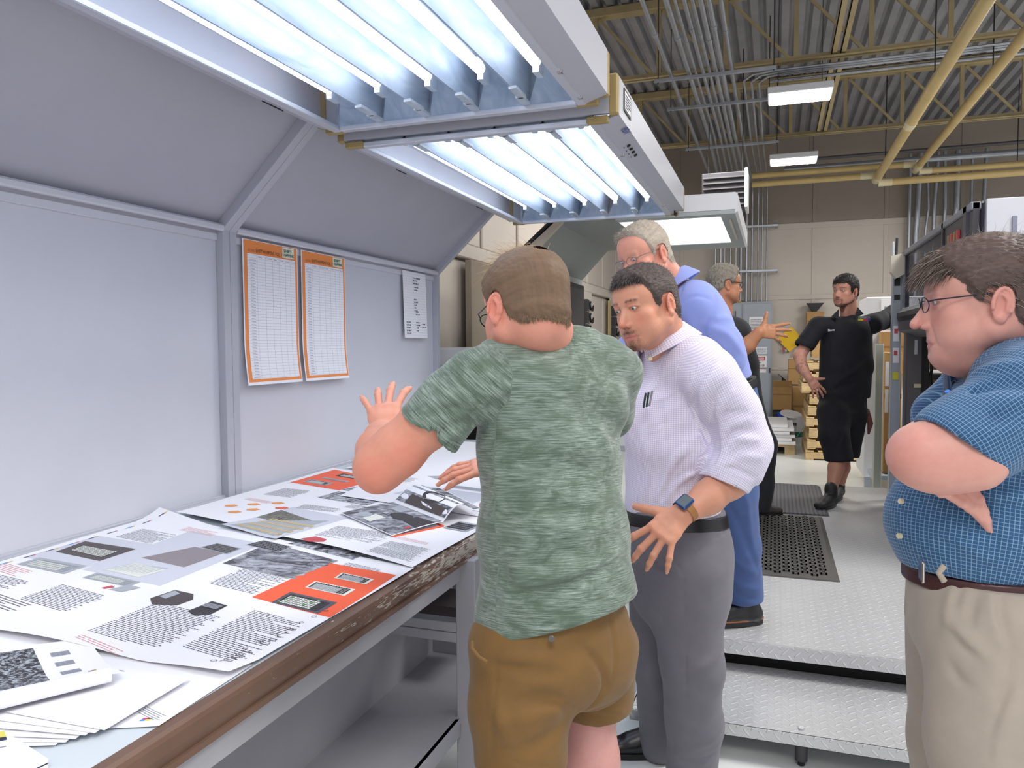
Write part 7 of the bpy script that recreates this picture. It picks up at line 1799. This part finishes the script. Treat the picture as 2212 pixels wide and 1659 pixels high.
for t in np.linspace(-2.75, 2.75, 130):
    p = c0+nk*.014+(e1*math.cos(t)+e2*math.sin(t))*.094; q = c0-nk*.044+(e1*math.cos(t)+e2*math.sin(t))*(.128+.003*abs(t)); pp = p-nk*.03
    S.cap(pp, p, .0035, .0048, .003); S.cap(p, q, .0048, .0034, .003)
garment('collar', S, fab_check('blue_stripe', '223c5c', '7d97b4', .0085, .12, .7, both=False, bs=.2), Bp, [(c0-nk*.1, c0+nk*.05, e2, .09)])
for q, n_ in (((0.389, 1.721, 1.446), (-0.215, -0.904, 0.342)), ((0.366, 1.701, 1.425), (-0.453, -0.828, 0.336)), ((0.247, 1.716, 1.178), (-0.881, -0.511, 0.115)), ((0.245, 1.712, 1.107), (-0.880, -0.516, 0.015))):
    b = MB(); q = Vector(q); n_ = Vector(n_).normalized(); b.tube([q-n_*.004, q+n_*.003], .0056, mat_fit, 14); b.build('button', sh)
b = MB(); b.tube([(0.322, 1.694, 1.374), (0.322, 1.685, 1.402), (0.320, 1.682, 1.407)], .005, mat('pen_blue', '4f87e0', .25), 10); tag(b.build('pen'), 'light blue pen clipped in the dark blue checked shirt pocket', 'pen')
# trousers and belt
m_kh = fab('khaki', 'a89d90', .8, .05, 16, .15, 700)
S = SDF((-.02, 1.0, .0), (1.2, 2.7, 1.02), .0055)
S.ecap((0.429, 1.840, 1.023), (0.437, 1.837, 0.920), latB, (.168, .150), (.175, .16), .03); S.ell((0.482, 1.832, 0.926), (.10, .10, .11), .05)
S.chain([(0.429, 1.750, 0.929), (0.421, 1.714, 0.705), (0.432, 1.683, 0.442), (0.445, 1.668, 0.076)], [.135, .118, .095, .08], .03)
S.chain([(0.424, 1.977, 0.848), (0.416, 2.001, 0.559), (0.417, 2.031, 0.315), (0.420, 2.036, -0.015)], [.125, .100, .085, .078], .03)
S.plane((0.424, 1.817, 1.030), (-0.011, 0.049, 0.999))
for q, w, h in (([(0.401, 1.620, 1.050), (0.398, 1.594, 0.998), (0.419, 1.577, 0.928)], .005, -.007), ([(0.394, 1.617, 1.050), (0.391, 1.592, 0.998), (0.415, 1.575, 0.925)], .006, .005), ([(0.361, 1.637, 1.044), (0.346, 1.620, 1.019), (0.340, 1.605, 0.970)], .006, -.006), ([(0.322, 1.655, 1.035), (0.303, 1.636, 1.001)], .006, -.006), ([(0.317, 1.653, 1.029), (0.292, 1.642, 0.988), (0.282, 1.626, 0.947)], .012, .005),
                ([(0.418, 1.577, 0.925), (0.414, 1.571, 0.862), (0.386, 1.559, 0.795), (0.375, 1.551, 0.732)], .004, -.005), ([(0.289, 1.618, 0.964), (0.324, 1.598, 0.940), (0.377, 1.593, 0.905)], .014, .006), ([(0.281, 1.614, 0.942), (0.325, 1.597, 0.918), (0.369, 1.590, 0.900)], .010, -.005), ([(0.273, 1.608, 0.880), (0.303, 1.596, 0.853), (0.331, 1.585, 0.849)], .010, -.005), ([(0.432, 1.567, 0.850), (0.392, 1.549, 0.784), (0.387, 1.555, 0.732)], .02, .008)):
    S.fold(q, max(w, .008), h*2.2)
S.wave(.002, [(14, 12, 20), (-22, 18, 16)], 14)
garment('trousers', S, m_kh, Bp)
S = SDF(np.array((0.429, 1.839, 1.012))-np.array((.26, .26, .07)), np.array((0.429, 1.839, 1.012))+np.array((.26, .26, .07)), .003)
S.ecap((0.429, 1.840, 1.038), (0.434, 1.838, 0.959), latB, (.178, .160), (.18, .165), .02); S.plane((0.429, 1.840, 1.027), (-0.011, 0.049, 0.999)); S.plane((0.429, 1.838, 0.991), (0.011, -0.049, -0.999))
blt = garment('belt', S, mat('brown_belt', '45282a', .32), Bp)
b = MB(); V_ = Vector((0.278, 1.662, 1.052)); b.box((-.002, -.02, -.02), (.004, .02, .022), m_chrome, .002); b.v = [tuple(Vector(v)+V_) for v in b.v]; b.build('buckle', blt)
b = MB(); b.tube([(0.313, 1.636, 1.072), (0.303, 1.631, 1.059), (0.313, 1.631, 1.043)], .006, m_kh, 8); b.build('belt_loop', blt)
for a_, y_ in (((0.444, 1.670, 0.122), 180), ((0.420, 2.037, 0.018), 170)):
    a_ = np.array(a_); a_[2] = .09; S = SDF(a_-np.array((.3, .3, .1)), a_+np.array((.3, .3, .15)), .006); shoe(S, a_, y_); garment('shoe', S, m_bshoe, Bp)
# ================================================================ the older person in blue, on the platform
O = person('older person with glasses in a light blue shirt and blue trousers, leaning forward', (-0.204, 3.251, 1.202)); O.location.z = .26
R = rotm(234, -20, -6); org = (-0.474, 2.906, 1.845)
sp = dict(skin='d99c86', red='cc5a4c', redness=.6, redall=.05, hair='a59a8c', brow='a58a78', line=([-.13, -.06, -.04, -.022, -.01, .006, .018, .03, .045, .06, .072, .13], [-.075, -.062, -.045, -.012, .0, -.008, -.02, .01, .055, .075, .084, .09]),
    h=.0028, w=1.0, fat=.004, neck_r=.064, age=1, browd=.5, thick=lambda x, y, z: .005+.006*sm(z, .06, .1), tuft=.5, gaze=(0, 1, -.5))
hs = dict(cols=['b0a596', '968a7a', 'c8c0b4', '8c7c66', 'd0cac2'], cv=.1)
sp['strands'] = [growth(6000, lambda x, y, z: .014+.012*sm(z, .05, .1), lambda x, y, z: np.stack([.3+0*x, -.3+.9*sm(z, .06, .1), -.8+.9*sm(z, .05, .09)], 1), .0005, 4, 1, .2, (0, 0, -.4), .25, **hs)]
parts, hair = do_head(O, sp, R, org, 1.03, (-0.369, 3.062, 1.710))
sL, eL = (-0.272, 2.943, 1.634), (-0.183, 3.027, 1.428); latO = unit((0.794, -0.613, 0.039))
body = list(parts); S = SDF((-.75, 2.3, .5), (.6, 3.7, 2.0), .014)
S.ecap((-0.348, 3.084, 1.583), (-0.231, 3.233, 1.241), latO, (.14, .09), (.13, .10), .03); S.cap((-0.369, 3.062, 1.710), (-0.348, 3.084, 1.583), .06, .09, .04); S.chain([(-0.337, 3.068, 1.619), sL, eL], [.06, .05, .045], .03); S.chain([(-0.231, 3.233, 1.241), (-0.187, 3.304, 1.080)], [.1, .08], .03)
body += [skin_part(S, 'd99c86')]
aL, aR = (-0.107, 3.463, 0.379), (-0.221, 3.625, 0.375)
# hands resting in front, hidden by the person before
hb = (-0.474, 3.015, 1.501); S = SDF(np.array(hb)-.2, np.array(hb)+.2, .004); S.chain([(-0.430, 3.085, 1.547), hb], [.04, .032], .01); hand(S, hb, (-0.589, -0.447, -0.586), (0.189, -0.537, 0.629), -1)
body += [skin_part(S, 'd99c86')]
obj_from_parts('body', body, [M_SKIN, M_EYE], O); obj_from_parts('hair', hair, [M_HAIR], O)
glasses(O, R, org, 1.03, mat('thin_metal', '6f7175', .3, .6), m_lens, .001, .023, .015)
m_bl = fab_check('blue_pinstripe', '8d9bd8', '6f80c6', .0045, .4, .5, both=False)
S = SDF((-.8, 2.2, .85), (.65, 3.75, 1.95), .006)
S.ecap((-0.330, 3.091, 1.601), (-0.273, 3.165, 1.415), latO, (.19, .12), (.185, .135), .03); S.ecap((-0.273, 3.165, 1.415), (-0.221, 3.228, 1.280), latO, (.185, .135), (.172, .152), .03)
S.ell((-0.282, 3.062, 1.545), (.11, .11, .12), .05)
S.cap((-0.369, 3.061, 1.692), (-0.345, 3.065, 1.601), .074, .10, .03); S.chain([(-0.337, 3.069, 1.641), (-0.295, 3.000, 1.660), sL], [.08, .078, .076], .05); S.chain([(-0.378, 3.107, 1.621), (-0.457, 3.214, 1.549), (-0.547, 3.094, 1.473), (-0.559, 2.980, 1.401)], [.08, .075, .065, .06], .04)
T = S.twin(); T.chain([sL, (-0.189, 2.976, 1.499), (-0.169, 2.990, 1.447), (-0.195, 2.958, 1.404)], [.080, .078, .072, .066], 0); S.merge(T, .03)
nk = unit((-0.562, -0.046, 0.797)); S.cut((-0.392, 3.045, 1.743), nk, .12); S.cap((-0.376, 3.059, 1.692), (-0.437, 2.939, 1.827), .068, .07, .004, 'sub'); S.plane((-0.220, 3.200, 1.329), (0.370, 0.079, -0.921))
for q, w, h in (([(-0.344, 2.967, 1.756), (-0.313, 2.920, 1.665), (-0.323, 2.910, 1.543)], .004, -.004), ([(-0.321, 2.885, 1.655), (-0.283, 2.878, 1.679), (-0.236, 2.914, 1.646)], .005, -.005), ([(-0.228, 2.918, 1.663), (-0.249, 2.883, 1.542), (-0.282, 2.886, 1.423)], .008, -.012), ([(-0.250, 2.884, 1.576), (-0.186, 2.926, 1.542), (-0.138, 2.970, 1.456)], .012, .008), ([(-0.265, 2.876, 1.525), (-0.193, 2.920, 1.482), (-0.145, 2.965, 1.412)], .012, -.008), ([(-0.219, 2.917, 1.594), (-0.172, 2.964, 1.577)], .01, .008), ([(-0.298, 2.869, 1.594), (-0.307, 2.880, 1.457)], .02, .008)):
    S.fold(q, w, h*2.0)
S.wave(.003, [(12, 10, 30), (-20, 16, 22)], 21)
shO = garment('shirt', S, m_bl, O, [((-0.212, 3.229, 1.242), (-0.355, 3.065, 1.674), latO, .16), ((-0.140, 3.019, 1.402), sL, (0, 1, 0), .08)])
S = SDF(np.array((-0.389, 3.046, 1.737))-.17, np.array((-0.389, 3.046, 1.737))+.17, .0035); nk = unit((-0.593, -0.110, 0.800)); c0 = np.array((-0.394, 3.040, 1.753)); e1 = unit(np.array((0.652, 0.569, 0.480))); e2 = np.cross(nk, e1)
for t in np.linspace(-2.6, 2.6, 110):
    p = c0+nk*.012+(e1*math.cos(t)+e2*math.sin(t))*.078; q = c0-nk*.036+(e1*math.cos(t)+e2*math.sin(t))*(.108+.003*abs(t)); S.cap(p, q, .005, .0038, .003)
garment('collar', S, m_bl, O, [(c0-nk*.1, c0+nk*.05, e2, .09)])
m_jean = fab('blue_trousers', '41598c', .75, .08, 14, .15, 500)
S = SDF((-.5, 2.6, .26), (.75, 4.0, 1.35), .007)
S.ecap((-0.213, 3.232, 1.303), (-0.182, 3.266, 1.143), latO, (.155, .135), (.165, .145), .03)
S.chain([(-0.164, 3.209, 1.150), (-0.151, 3.285, 0.889), (-0.126, 3.385, 0.630), (-0.115, 3.461, 0.394)], [.115, .09, .078, .082], .03); S.chain([(-0.220, 3.359, 1.132), (-0.235, 3.484, 0.806), (-0.218, 3.563, 0.577), (-0.217, 3.628, 0.397)], [.115, .09, .075, .07], .03)
S.plane((-0.211, 3.203, 1.328), (-0.370, -0.079, 0.921)); S.plane((-0.115, 3.460, 0.363), (0.059, -0.033, -0.999))
for q, w, h in (([(-0.178, 3.145, 1.026), (-0.107, 3.214, 0.866), (-0.071, 3.300, 0.656)], .012, .008), ([(-0.195, 3.162, 0.871), (-0.126, 3.243, 0.744), (-0.053, 3.373, 0.519)], .012, -.008), ([(-0.183, 3.326, 0.480), (-0.053, 3.401, 0.450)], .014, .01), ([(-0.164, 3.329, 0.420), (-0.052, 3.399, 0.400)], .01, -.008), ([(-0.200, 3.274, 0.613), (-0.053, 3.384, 0.516)], .014, .008)): S.fold(q, w, h*1.3)
S.wave(.003, [(16, 12, 18)], 22); garment('trousers', S, m_jean, O)
S = SDF(np.array((-0.208, 3.244, 1.299))-np.array((.26, .26, .13)), np.array((-0.208, 3.244, 1.299))+np.array((.26, .26, .13)), .004); S.ecap((-0.217, 3.233, 1.337), (-0.195, 3.256, 1.240), latO, (.159, .139), (.162, .141), .02); S.plane((-0.212, 3.244, 1.321), (-0.370, -0.079, 0.921)); S.plane((-0.200, 3.246, 1.283), (0.370, 0.079, -0.921)); garment('belt', S, m_black, O)
m_welt = mat('tan_welt', '9a5d38', .5)
for a_, y_ in ((aL, 205), (aR, 200)):
    a_ = np.array(a_); a_[2] = .35; S = SDF(a_-np.array((.3, .3, .1)), a_+np.array((.3, .3, .15)), .004); shoe(S, a_, y_)
    so = garment('shoe', S, m_bshoe, O); b = MB(); sole(b, a_, y_, m_black, welt=m_welt); b.build('sole', so)
    b = MB(); d = np.array((math.cos(math.radians(y_)), math.sin(math.radians(y_)), 0)); s_ = np.array((-d[1], d[0], 0)); z0 = np.array((a_[0], a_[1], .26))
    for k in range(4):
        p = z0+d*(.05+.018*k)+np.array((0, 0, .122-.010*k)); b.tube([tuple(p-s_*.022), tuple(p+np.array((0, 0, .006))), tuple(p+s_*.022)], .0022, m_black, 6)
    b.build('laces', so)

# ================================================================ the person in the dark polo, seen between the others
Dk = person('person in a dark polo with grey hair and black glasses, one hand held out', (-0.224, 5.529, 1.321)); Dk.location.z = .26
R = rotm(28, -4, 0); org = (-0.326, 5.366, 1.916)
sp = dict(skin='c08868', red='b8604c', redness=.5, hair='8f887c', brow='5c5248', line=LINE0, h=.0036, fat=.004, neck_r=.064, thick=lambda x, y, z: .010+.008*sm(z, .04, .1), tuft=.8, beardc='5c4c40',
    beard=lambda x, y, z, ax: .8*np.exp(-((x/.026)**2+((z+.1)/.02)**2))*(y > .05)+.7*np.exp(-((ax/.028)**4)-((z+.066)/.006)**2)*(y > .07))
hs = dict(cols=['8f887c', 'a8a294', '6f675c', '565048'], cv=.1)
sp['strands'] = [growth(3500, lambda x, y, z: .02+0*x, lambda x, y, z: np.stack([.2+0*x, -.3+0*x, -.5+.9*sm(z, .04, .09)], 1), .0007, 4, 1, .3, (0, 0, -.4), .4, **hs)]
parts, hair = do_head(Dk, sp, R, org, 1.05, (-0.367, 5.372, 1.704)); body = list(parts)
sR, eR, wR = (-0.345, 5.237, 1.600), (-0.241, 5.190, 1.438), (-0.097, 5.141, 1.578)
S = SDF(np.minimum(np.array(eR), np.array(wR))-np.array((.14, .14, .16)), np.maximum(np.array(eR), np.array(wR))+np.array((.22, .2, .16)), .0035); S.chain([eR, (-0.168, 5.165, 1.498), wR], [.054, .050, .036], .02)
tips = hand(S, wR, (0.930, 0.219, 0.050), (0.395, -0.894, 0.149), 1, 1.15, (8, -2, -11, -22), ((6, 8, 6), (10, 12, 8), (18, 16, 10), (26, 20, 12)), (62, -12, -5, 0), 1.1); body += [skin_part(S, 'b9835f')]+nails(tips)
latD = unit((0.952, -0.305, 0.026)); S = SDF((-.9, 4.3, .6), (.6, 6.0, 2.0), .016)
S.ecap((-0.314, 5.423, 1.515), (-0.254, 5.532, 1.190), latD, (.14, .09), (.13, .1), .03); S.cap((-0.367, 5.372, 1.704), (-0.314, 5.423, 1.515), .06, .09, .03); S.chain([(-0.343, 5.396, 1.594), sR, eR], [.06, .05, .046], .03); S.chain([(-0.254, 5.532, 1.190), (-0.207, 5.570, 0.993)], [.1, .08], .03)
body += [skin_part(S, 'b9835f')]; obj_from_parts('body', body, [M_SKIN, M_EYE], Dk); obj_from_parts('hair', hair, [M_HAIR], Dk); glasses(Dk, R, org, 1.05, m_blackf, m_lens, .0022, .025, .018)
m_polo = fab('dark_polo', '232428', .8, .1, 16, .15, 400)
S = SDF((-.85, 4.3, .9), (.4, 5.95, 2.0), .0085)
S.ecap((-0.334, 5.398, 1.572), (-0.284, 5.467, 1.354), latD, (.19, .125), (.185, .14), .03); S.ecap((-0.284, 5.467, 1.354), (-0.247, 5.530, 1.093), latD, (.185, .14), (.175, .145), .03); S.cap((-0.364, 5.372, 1.672), (-0.337, 5.397, 1.578), .072, .1, .03)
S.chain([(-0.342, 5.376, 1.616), sR], [.075, .072], .04); S.chain([(-0.328, 5.402, 1.616), (-0.293, 5.604, 1.597)], [.075, .07], .04)
T = S.twin(); T.chain([sR, (-0.289, 5.209, 1.514), (-0.256, 5.197, 1.459)], [.072, .070, .072], 0); T.cut((-0.253, 5.197, 1.453), np.array((-0.180, 5.123, 1.364))-np.array((-0.253, 5.197, 1.453)), .12); S.merge(T, .02)
nk = unit((0.083, 0.080, 0.968)); S.cut((-0.364, 5.375, 1.729), nk, .12); S.plane((-0.247, 5.511, 1.134), (0.011, -0.049, -0.999)); S.wave(.004, [(12, 10, 26)], 31); garment('polo_shirt', S, m_polo, Dk)
m_dkt = fab('dark_trousers', '1f2026', .8, .1, 12, .15, 400)
S = SDF((-.75, 4.7, .27), (.55, 6.4, 1.4), .009)
S.ecap((-0.242, 5.536, 1.174), (-0.223, 5.565, 0.993), latD, (.165, .14), (.17, .15), .03); S.chain([(-0.184, 5.527, 1.030), (-0.073, 5.659, 0.790), (-0.071, 5.729, 0.513), (-0.095, 5.733, 0.335)], [.115, .092, .08, .085], .03); S.chain([(-0.253, 5.662, 1.017), (-0.231, 5.813, 0.731), (-0.214, 5.904, 0.335)], [.115, .09, .08], .03)
S.plane((-0.241, 5.515, 1.166), (-0.011, 0.049, 0.999)); S.plane((0, 0, .29), (0, 0, -1)); S.wave(.005, [(12, 10, 16)], 32); garment('trousers', S, m_dkt, Dk)
for a_, y_ in (((-0.133, 5.720, 0.349), 20), ((-0.216, 5.957, 0.360), 50)):
    a_ = np.array(a_); a_[2] = .35; S = SDF(a_-np.array((.3, .3, .1)), a_+np.array((.3, .3, .15)), .006); shoe(S, a_, y_); so = garment('shoe', S, mat('brown_shoe', '3d3533', .45), Dk); b = MB(); sole(b, a_, y_, m_black); b.build('sole', so)

# ================================================================ the bearded person leaning on the press
K = person('bearded person in a black work shirt and long black shorts leaning on the press', (0.504, 6.459, 1.113)); K.location.z = .26
R = rotm(233, -3, 2); org = (0.516, 6.506, 1.921)
sp = dict(skin='c99480', red='c07060', redness=.5, hair='2a2624', brow='1e1a18', line=([-.13, -.06, -.04, -.022, -.01, .006, .018, .03, .045, .06, .072, .13], [-.075, -.062, -.045, -.012, -.02, -.02, -.03, -.01, .03, .046, .05, .052]), h=.0036, neck_r=.058, browd=1, beardc='2a2422', thick=lambda x, y, z: .008+.010*sm(z, .04, .1), tuft=.5,
    beard=lambda x, y, z, ax: .95*sm(-z, .092, .104)*(y > .03)*(ax < .06)+.9*np.exp(-((ax/.03)**4)-((z+.066)/.0075)**2)*(y > .07)+.8*np.exp(-((ax-.03)/.008)**2)*sm(-z, .06, .075)*(y > .05)+.5*sm(-z, .02, .06)*np.exp(-((y-.0)/.03)**2))
hs = dict(cols=['2a2624', '3c3633', '1c1918'], cv=.1)
sp['strands'] = [growth(3500, lambda x, y, z: .018+0*x, lambda x, y, z: np.stack([.2+0*x, .1+.5*sm(z, .05, .1), -.7+.5*sm(z, .04, .09)], 1), .0007, 4, 1, .2, (0, 0, -.5), .2, **hs)]
parts, hair = do_head(K, sp, R, org, 1.04, (0.559, 6.583, 1.695)); body = list(parts)
latK = unit((0.865, 0.405, -0.010)); sR, eR, wR = (0.320, 6.423, 1.640), (0.182, 6.363, 1.412), (0.250, 6.218, 1.237)
S = SDF(np.minimum(np.array(eR), np.array(wR))-np.array((.16, .2, .18)), np.maximum(np.array(eR), np.array(wR))+np.array((.2, .2, .2)), .0035); S.chain([sR, eR, (0.201, 6.290, 1.316), wR], [.052, .045, .043, .028], .02)
tips = hand(S, wR, (0.565, -0.056, -0.742), (0.206, -0.896, 0.347), 1, 1.02, (16, 4, -8, -20), ((20, 20, 10),)*4, (60, 0, 0, 10)); tatp = np.array((0.191, 6.288, 1.334))
body += [skin_part(S, 'c99480', tat=lambda V: .55*(rnd3(V, 90, 6) > .25)*np.exp(-(((V-tatp)**2).sum(1))/.09**2))]+nails(tips)
sL, eL, wL = (0.730, 6.672, 1.658), (0.937, 6.959, 1.738), (1.146, 7.215, 1.791)
S = SDF((.2, 5.0, .28), (1.6, 7.2, 2.0), .014); S.ecap((0.539, 6.545, 1.512), (0.529, 6.520, 1.110), latK, (.15, .09), (.14, .1), .03); S.chain([(0.559, 6.583, 1.695), (0.545, 6.547, 1.512)], [.055, .08], .03); S.chain([(0.538, 6.549, 1.603), sR], [.06, .05], .03); S.chain([(0.538, 6.549, 1.603), sL, eL, wL], [.06, .05, .045, .035], .03)
body += [skin_part(S, 'c99480')]
kn1, an1, kn2, an2 = (0.474, 6.317, 0.639), (0.415, 6.208, 0.364), (0.525, 6.547, 0.646), (0.499, 6.596, 0.338)
S = SDF((.1, 5.2, .27), (1.0, 6.6, 1.0), .006); S.chain([(0.434, 6.372, 0.937), kn1, (0.454, 6.284, 0.553), an1], [.07, .056, .058, .036], .02); S.chain([(0.585, 6.582, 0.922), kn2, (0.522, 6.571, 0.512), an2], [.07, .056, .056, .036], .02); body += [skin_part(S, 'c48f78')]
obj_from_parts('body', body, [M_SKIN, M_EYE], K); obj_from_parts('hair', hair, [M_HAIR], K)
m_blk = fab('black_work_cloth', '181820', .85, .12, 12, .15, 400, 0)
S = SDF((.05, 5.3, .7), (1.7, 6.95, 1.95), .0075)
S.ecap((0.531, 6.546, 1.585), (0.534, 6.533, 1.329), latK, (.212, .12), (.208, .135), .03); S.ecap((0.534, 6.533, 1.329), (0.516, 6.515, 1.110), latK, (.208, .135), (.205, .14), .03); S.chain([(0.550, 6.558, 1.694), (0.538, 6.549, 1.603)], [.07, .10], .03)
S.chain([(0.484, 6.511, 1.639), sR], [.075, .072], .04); S.chain([(0.608, 6.597, 1.640), sL], [.075, .072], .04); S.chain([sL, eL, (0.998, 7.034, 1.748)], [.078, .08, .074], .03)
T = S.twin(); T.chain([sR, (0.219, 6.380, 1.495)], [.074, .076], 0); T.cut((0.205, 6.374, 1.470), np.array((0.182, 6.363, 1.412))-np.array((0.320, 6.423, 1.640)), .13); T.cap((0.226, 6.383, 1.506), (0.166, 6.354, 1.351), .066, .07, .003, 'sub'); S.merge(T, .02)
nk = unit((-0.089, -0.032, 0.972)); S.cut((0.550, 6.560, 1.731), nk, .1); S.plane((0.516, 6.513, 1.066), (0.059, -0.033, -0.999))
for q, w, h in (([(0.407, 6.341, 1.530), (0.393, 6.324, 1.298)], .012, .006), ([(0.428, 6.330, 1.191), (0.595, 6.394, 1.297), (0.715, 6.473, 1.403)], .015, .010), ([(0.394, 6.305, 1.139), (0.596, 6.389, 1.208)], .015, -.008), ([(0.425, 6.342, 1.423), (0.560, 6.387, 1.387)], .012, -.006), ([(0.703, 6.558, 1.692), (0.739, 6.563, 1.547)], .012, -.010), ([(0.844, 6.768, 1.733), (0.810, 6.750, 1.603)], .012, -.01), ([(0.525, 6.410, 1.654), (0.504, 6.362, 1.083)], .004, -.004)): S.fold(q, w, h*2)
S.wave(.004, [(12, 10, 22), (-14, 8, 16)], 33); shK = garment('work_shirt', S, m_blk, K)
b = MB(); c = Vector((0.599, 6.428, 1.679)); ux_, uy_ = Vector((0.906, 0.440, -0.011)), Vector((0, 0, 1)); nn_ = Vector((0.327, -0.944, 0.050)); y0 = c+nn_*.012
for k, cc_ in enumerate(('c9d21f', 'f0d51e', 'e8433a', 'd8287c', '2f56b8')):
    p = y0+ux_*(.02*k); b.add([p, p+ux_*.02, p+ux_*.02+uy_*.014, p+uy_*.014], [(0, 1, 2, 3)], mat('logo_'+('lime', 'yellow', 'red', 'magenta', 'blue')[k], cc_, .5))
put_text(b, 'PENMOR', y0+uy_*.018, ux_, uy_, .022, mat('logo_thread', '8fa0a8', .6), width=.1, bold=.015); b.build('chest_logo', shK)
b = MB(); put_text(b, 'Steve', Vector((0.379, 6.335, 1.598))+nn_*.012, Vector((0.944, 0.331, 0.075)), uy_, .024, m_paper, bold=.015); b.build('name_patch', shK)
# collar wings
for sx in (-1, 1):
    b = MB(); A_ = Vector((0.540, 6.452, 1.756)); c1 = Vector((0.468, 6.460, 1.772)) if sx < 0 else Vector((0.610, 6.531, 1.787)); c2 = Vector((0.414, 6.391, 1.716)) if sx < 0 else Vector((0.649, 6.489, 1.734)); c3 = Vector((0.463, 6.380, 1.690)) if sx < 0 else Vector((0.586, 6.433, 1.701))
    pts = [c1, c2, c3]; up = Vector((0, 0, .012))
    b.add([*pts, *[p+nn_*-.01 for p in pts], A_+Vector((.0, 0, -.03))], [(0, 1, 2), (5, 4, 3), (0, 3, 4, 1), (1, 4, 5, 2), (2, 5, 3, 0)], m_blk); b.build('collar_wing', shK)
S = SDF((.1, 5.3, .3), (1.1, 6.8, 1.2), .0085)
S.ecap((0.515, 6.516, 1.128), (0.503, 6.503, 0.964), latK, (.185, .135), (.19, .145), .03); S.chain([(0.436, 6.406, 0.970), (0.441, 6.346, 0.796), (0.475, 6.327, 0.620)], [.12, .11, .105], .03); S.chain([(0.574, 6.549, 0.962), (0.558, 6.555, 0.776), (0.539, 6.550, 0.609)], [.12, .11, .10], .03)
S.plane((0.476, 6.326, 0.598), (0.059, -0.033, -0.999)); S.plane((0.515, 6.516, 1.117), (-0.011, 0.049, 0.999)); 
for q, w, h in (([(0.512, 6.329, 1.014), (0.469, 6.271, 0.805), (0.431, 6.248, 0.629)], .012, -.012), ([(0.531, 6.354, 0.959), (0.619, 6.417, 0.974)], .012, .008), ([(0.345, 6.294, 1.049), (0.429, 6.254, 0.735)], .016, .008)): S.fold(q, w, h)
S.wave(.005, [(14, 10, 14)], 34); garment('shorts', S, m_blk, K)
b = MB(); b.tube([(0.651, 6.499, 0.913), (0.687, 6.535, 0.966), (0.715, 6.540, 0.874), (0.702, 6.531, 0.791)], [.02, .03, .022, .008], mat('maroon_rag', '6d3c3c', .8), 8); b.build('pocket_rag', K)
for a_, y_ in ((an1, 240), (an2, 255)):
    a_ = np.array(a_); a_[2] = .35; S = SDF(a_-np.array((.3, .3, .1)), a_+np.array((.3, .3, .15)), .005); shoe(S, a_, y_); S.cap(a_, a_+np.array((0, 0, .06)), .045, .045, .01); so = garment('shoe', S, mat('dark_trainer', '262426', .6), K); b = MB(); sole(b, a_, y_, m_black); b.build('sole', so)
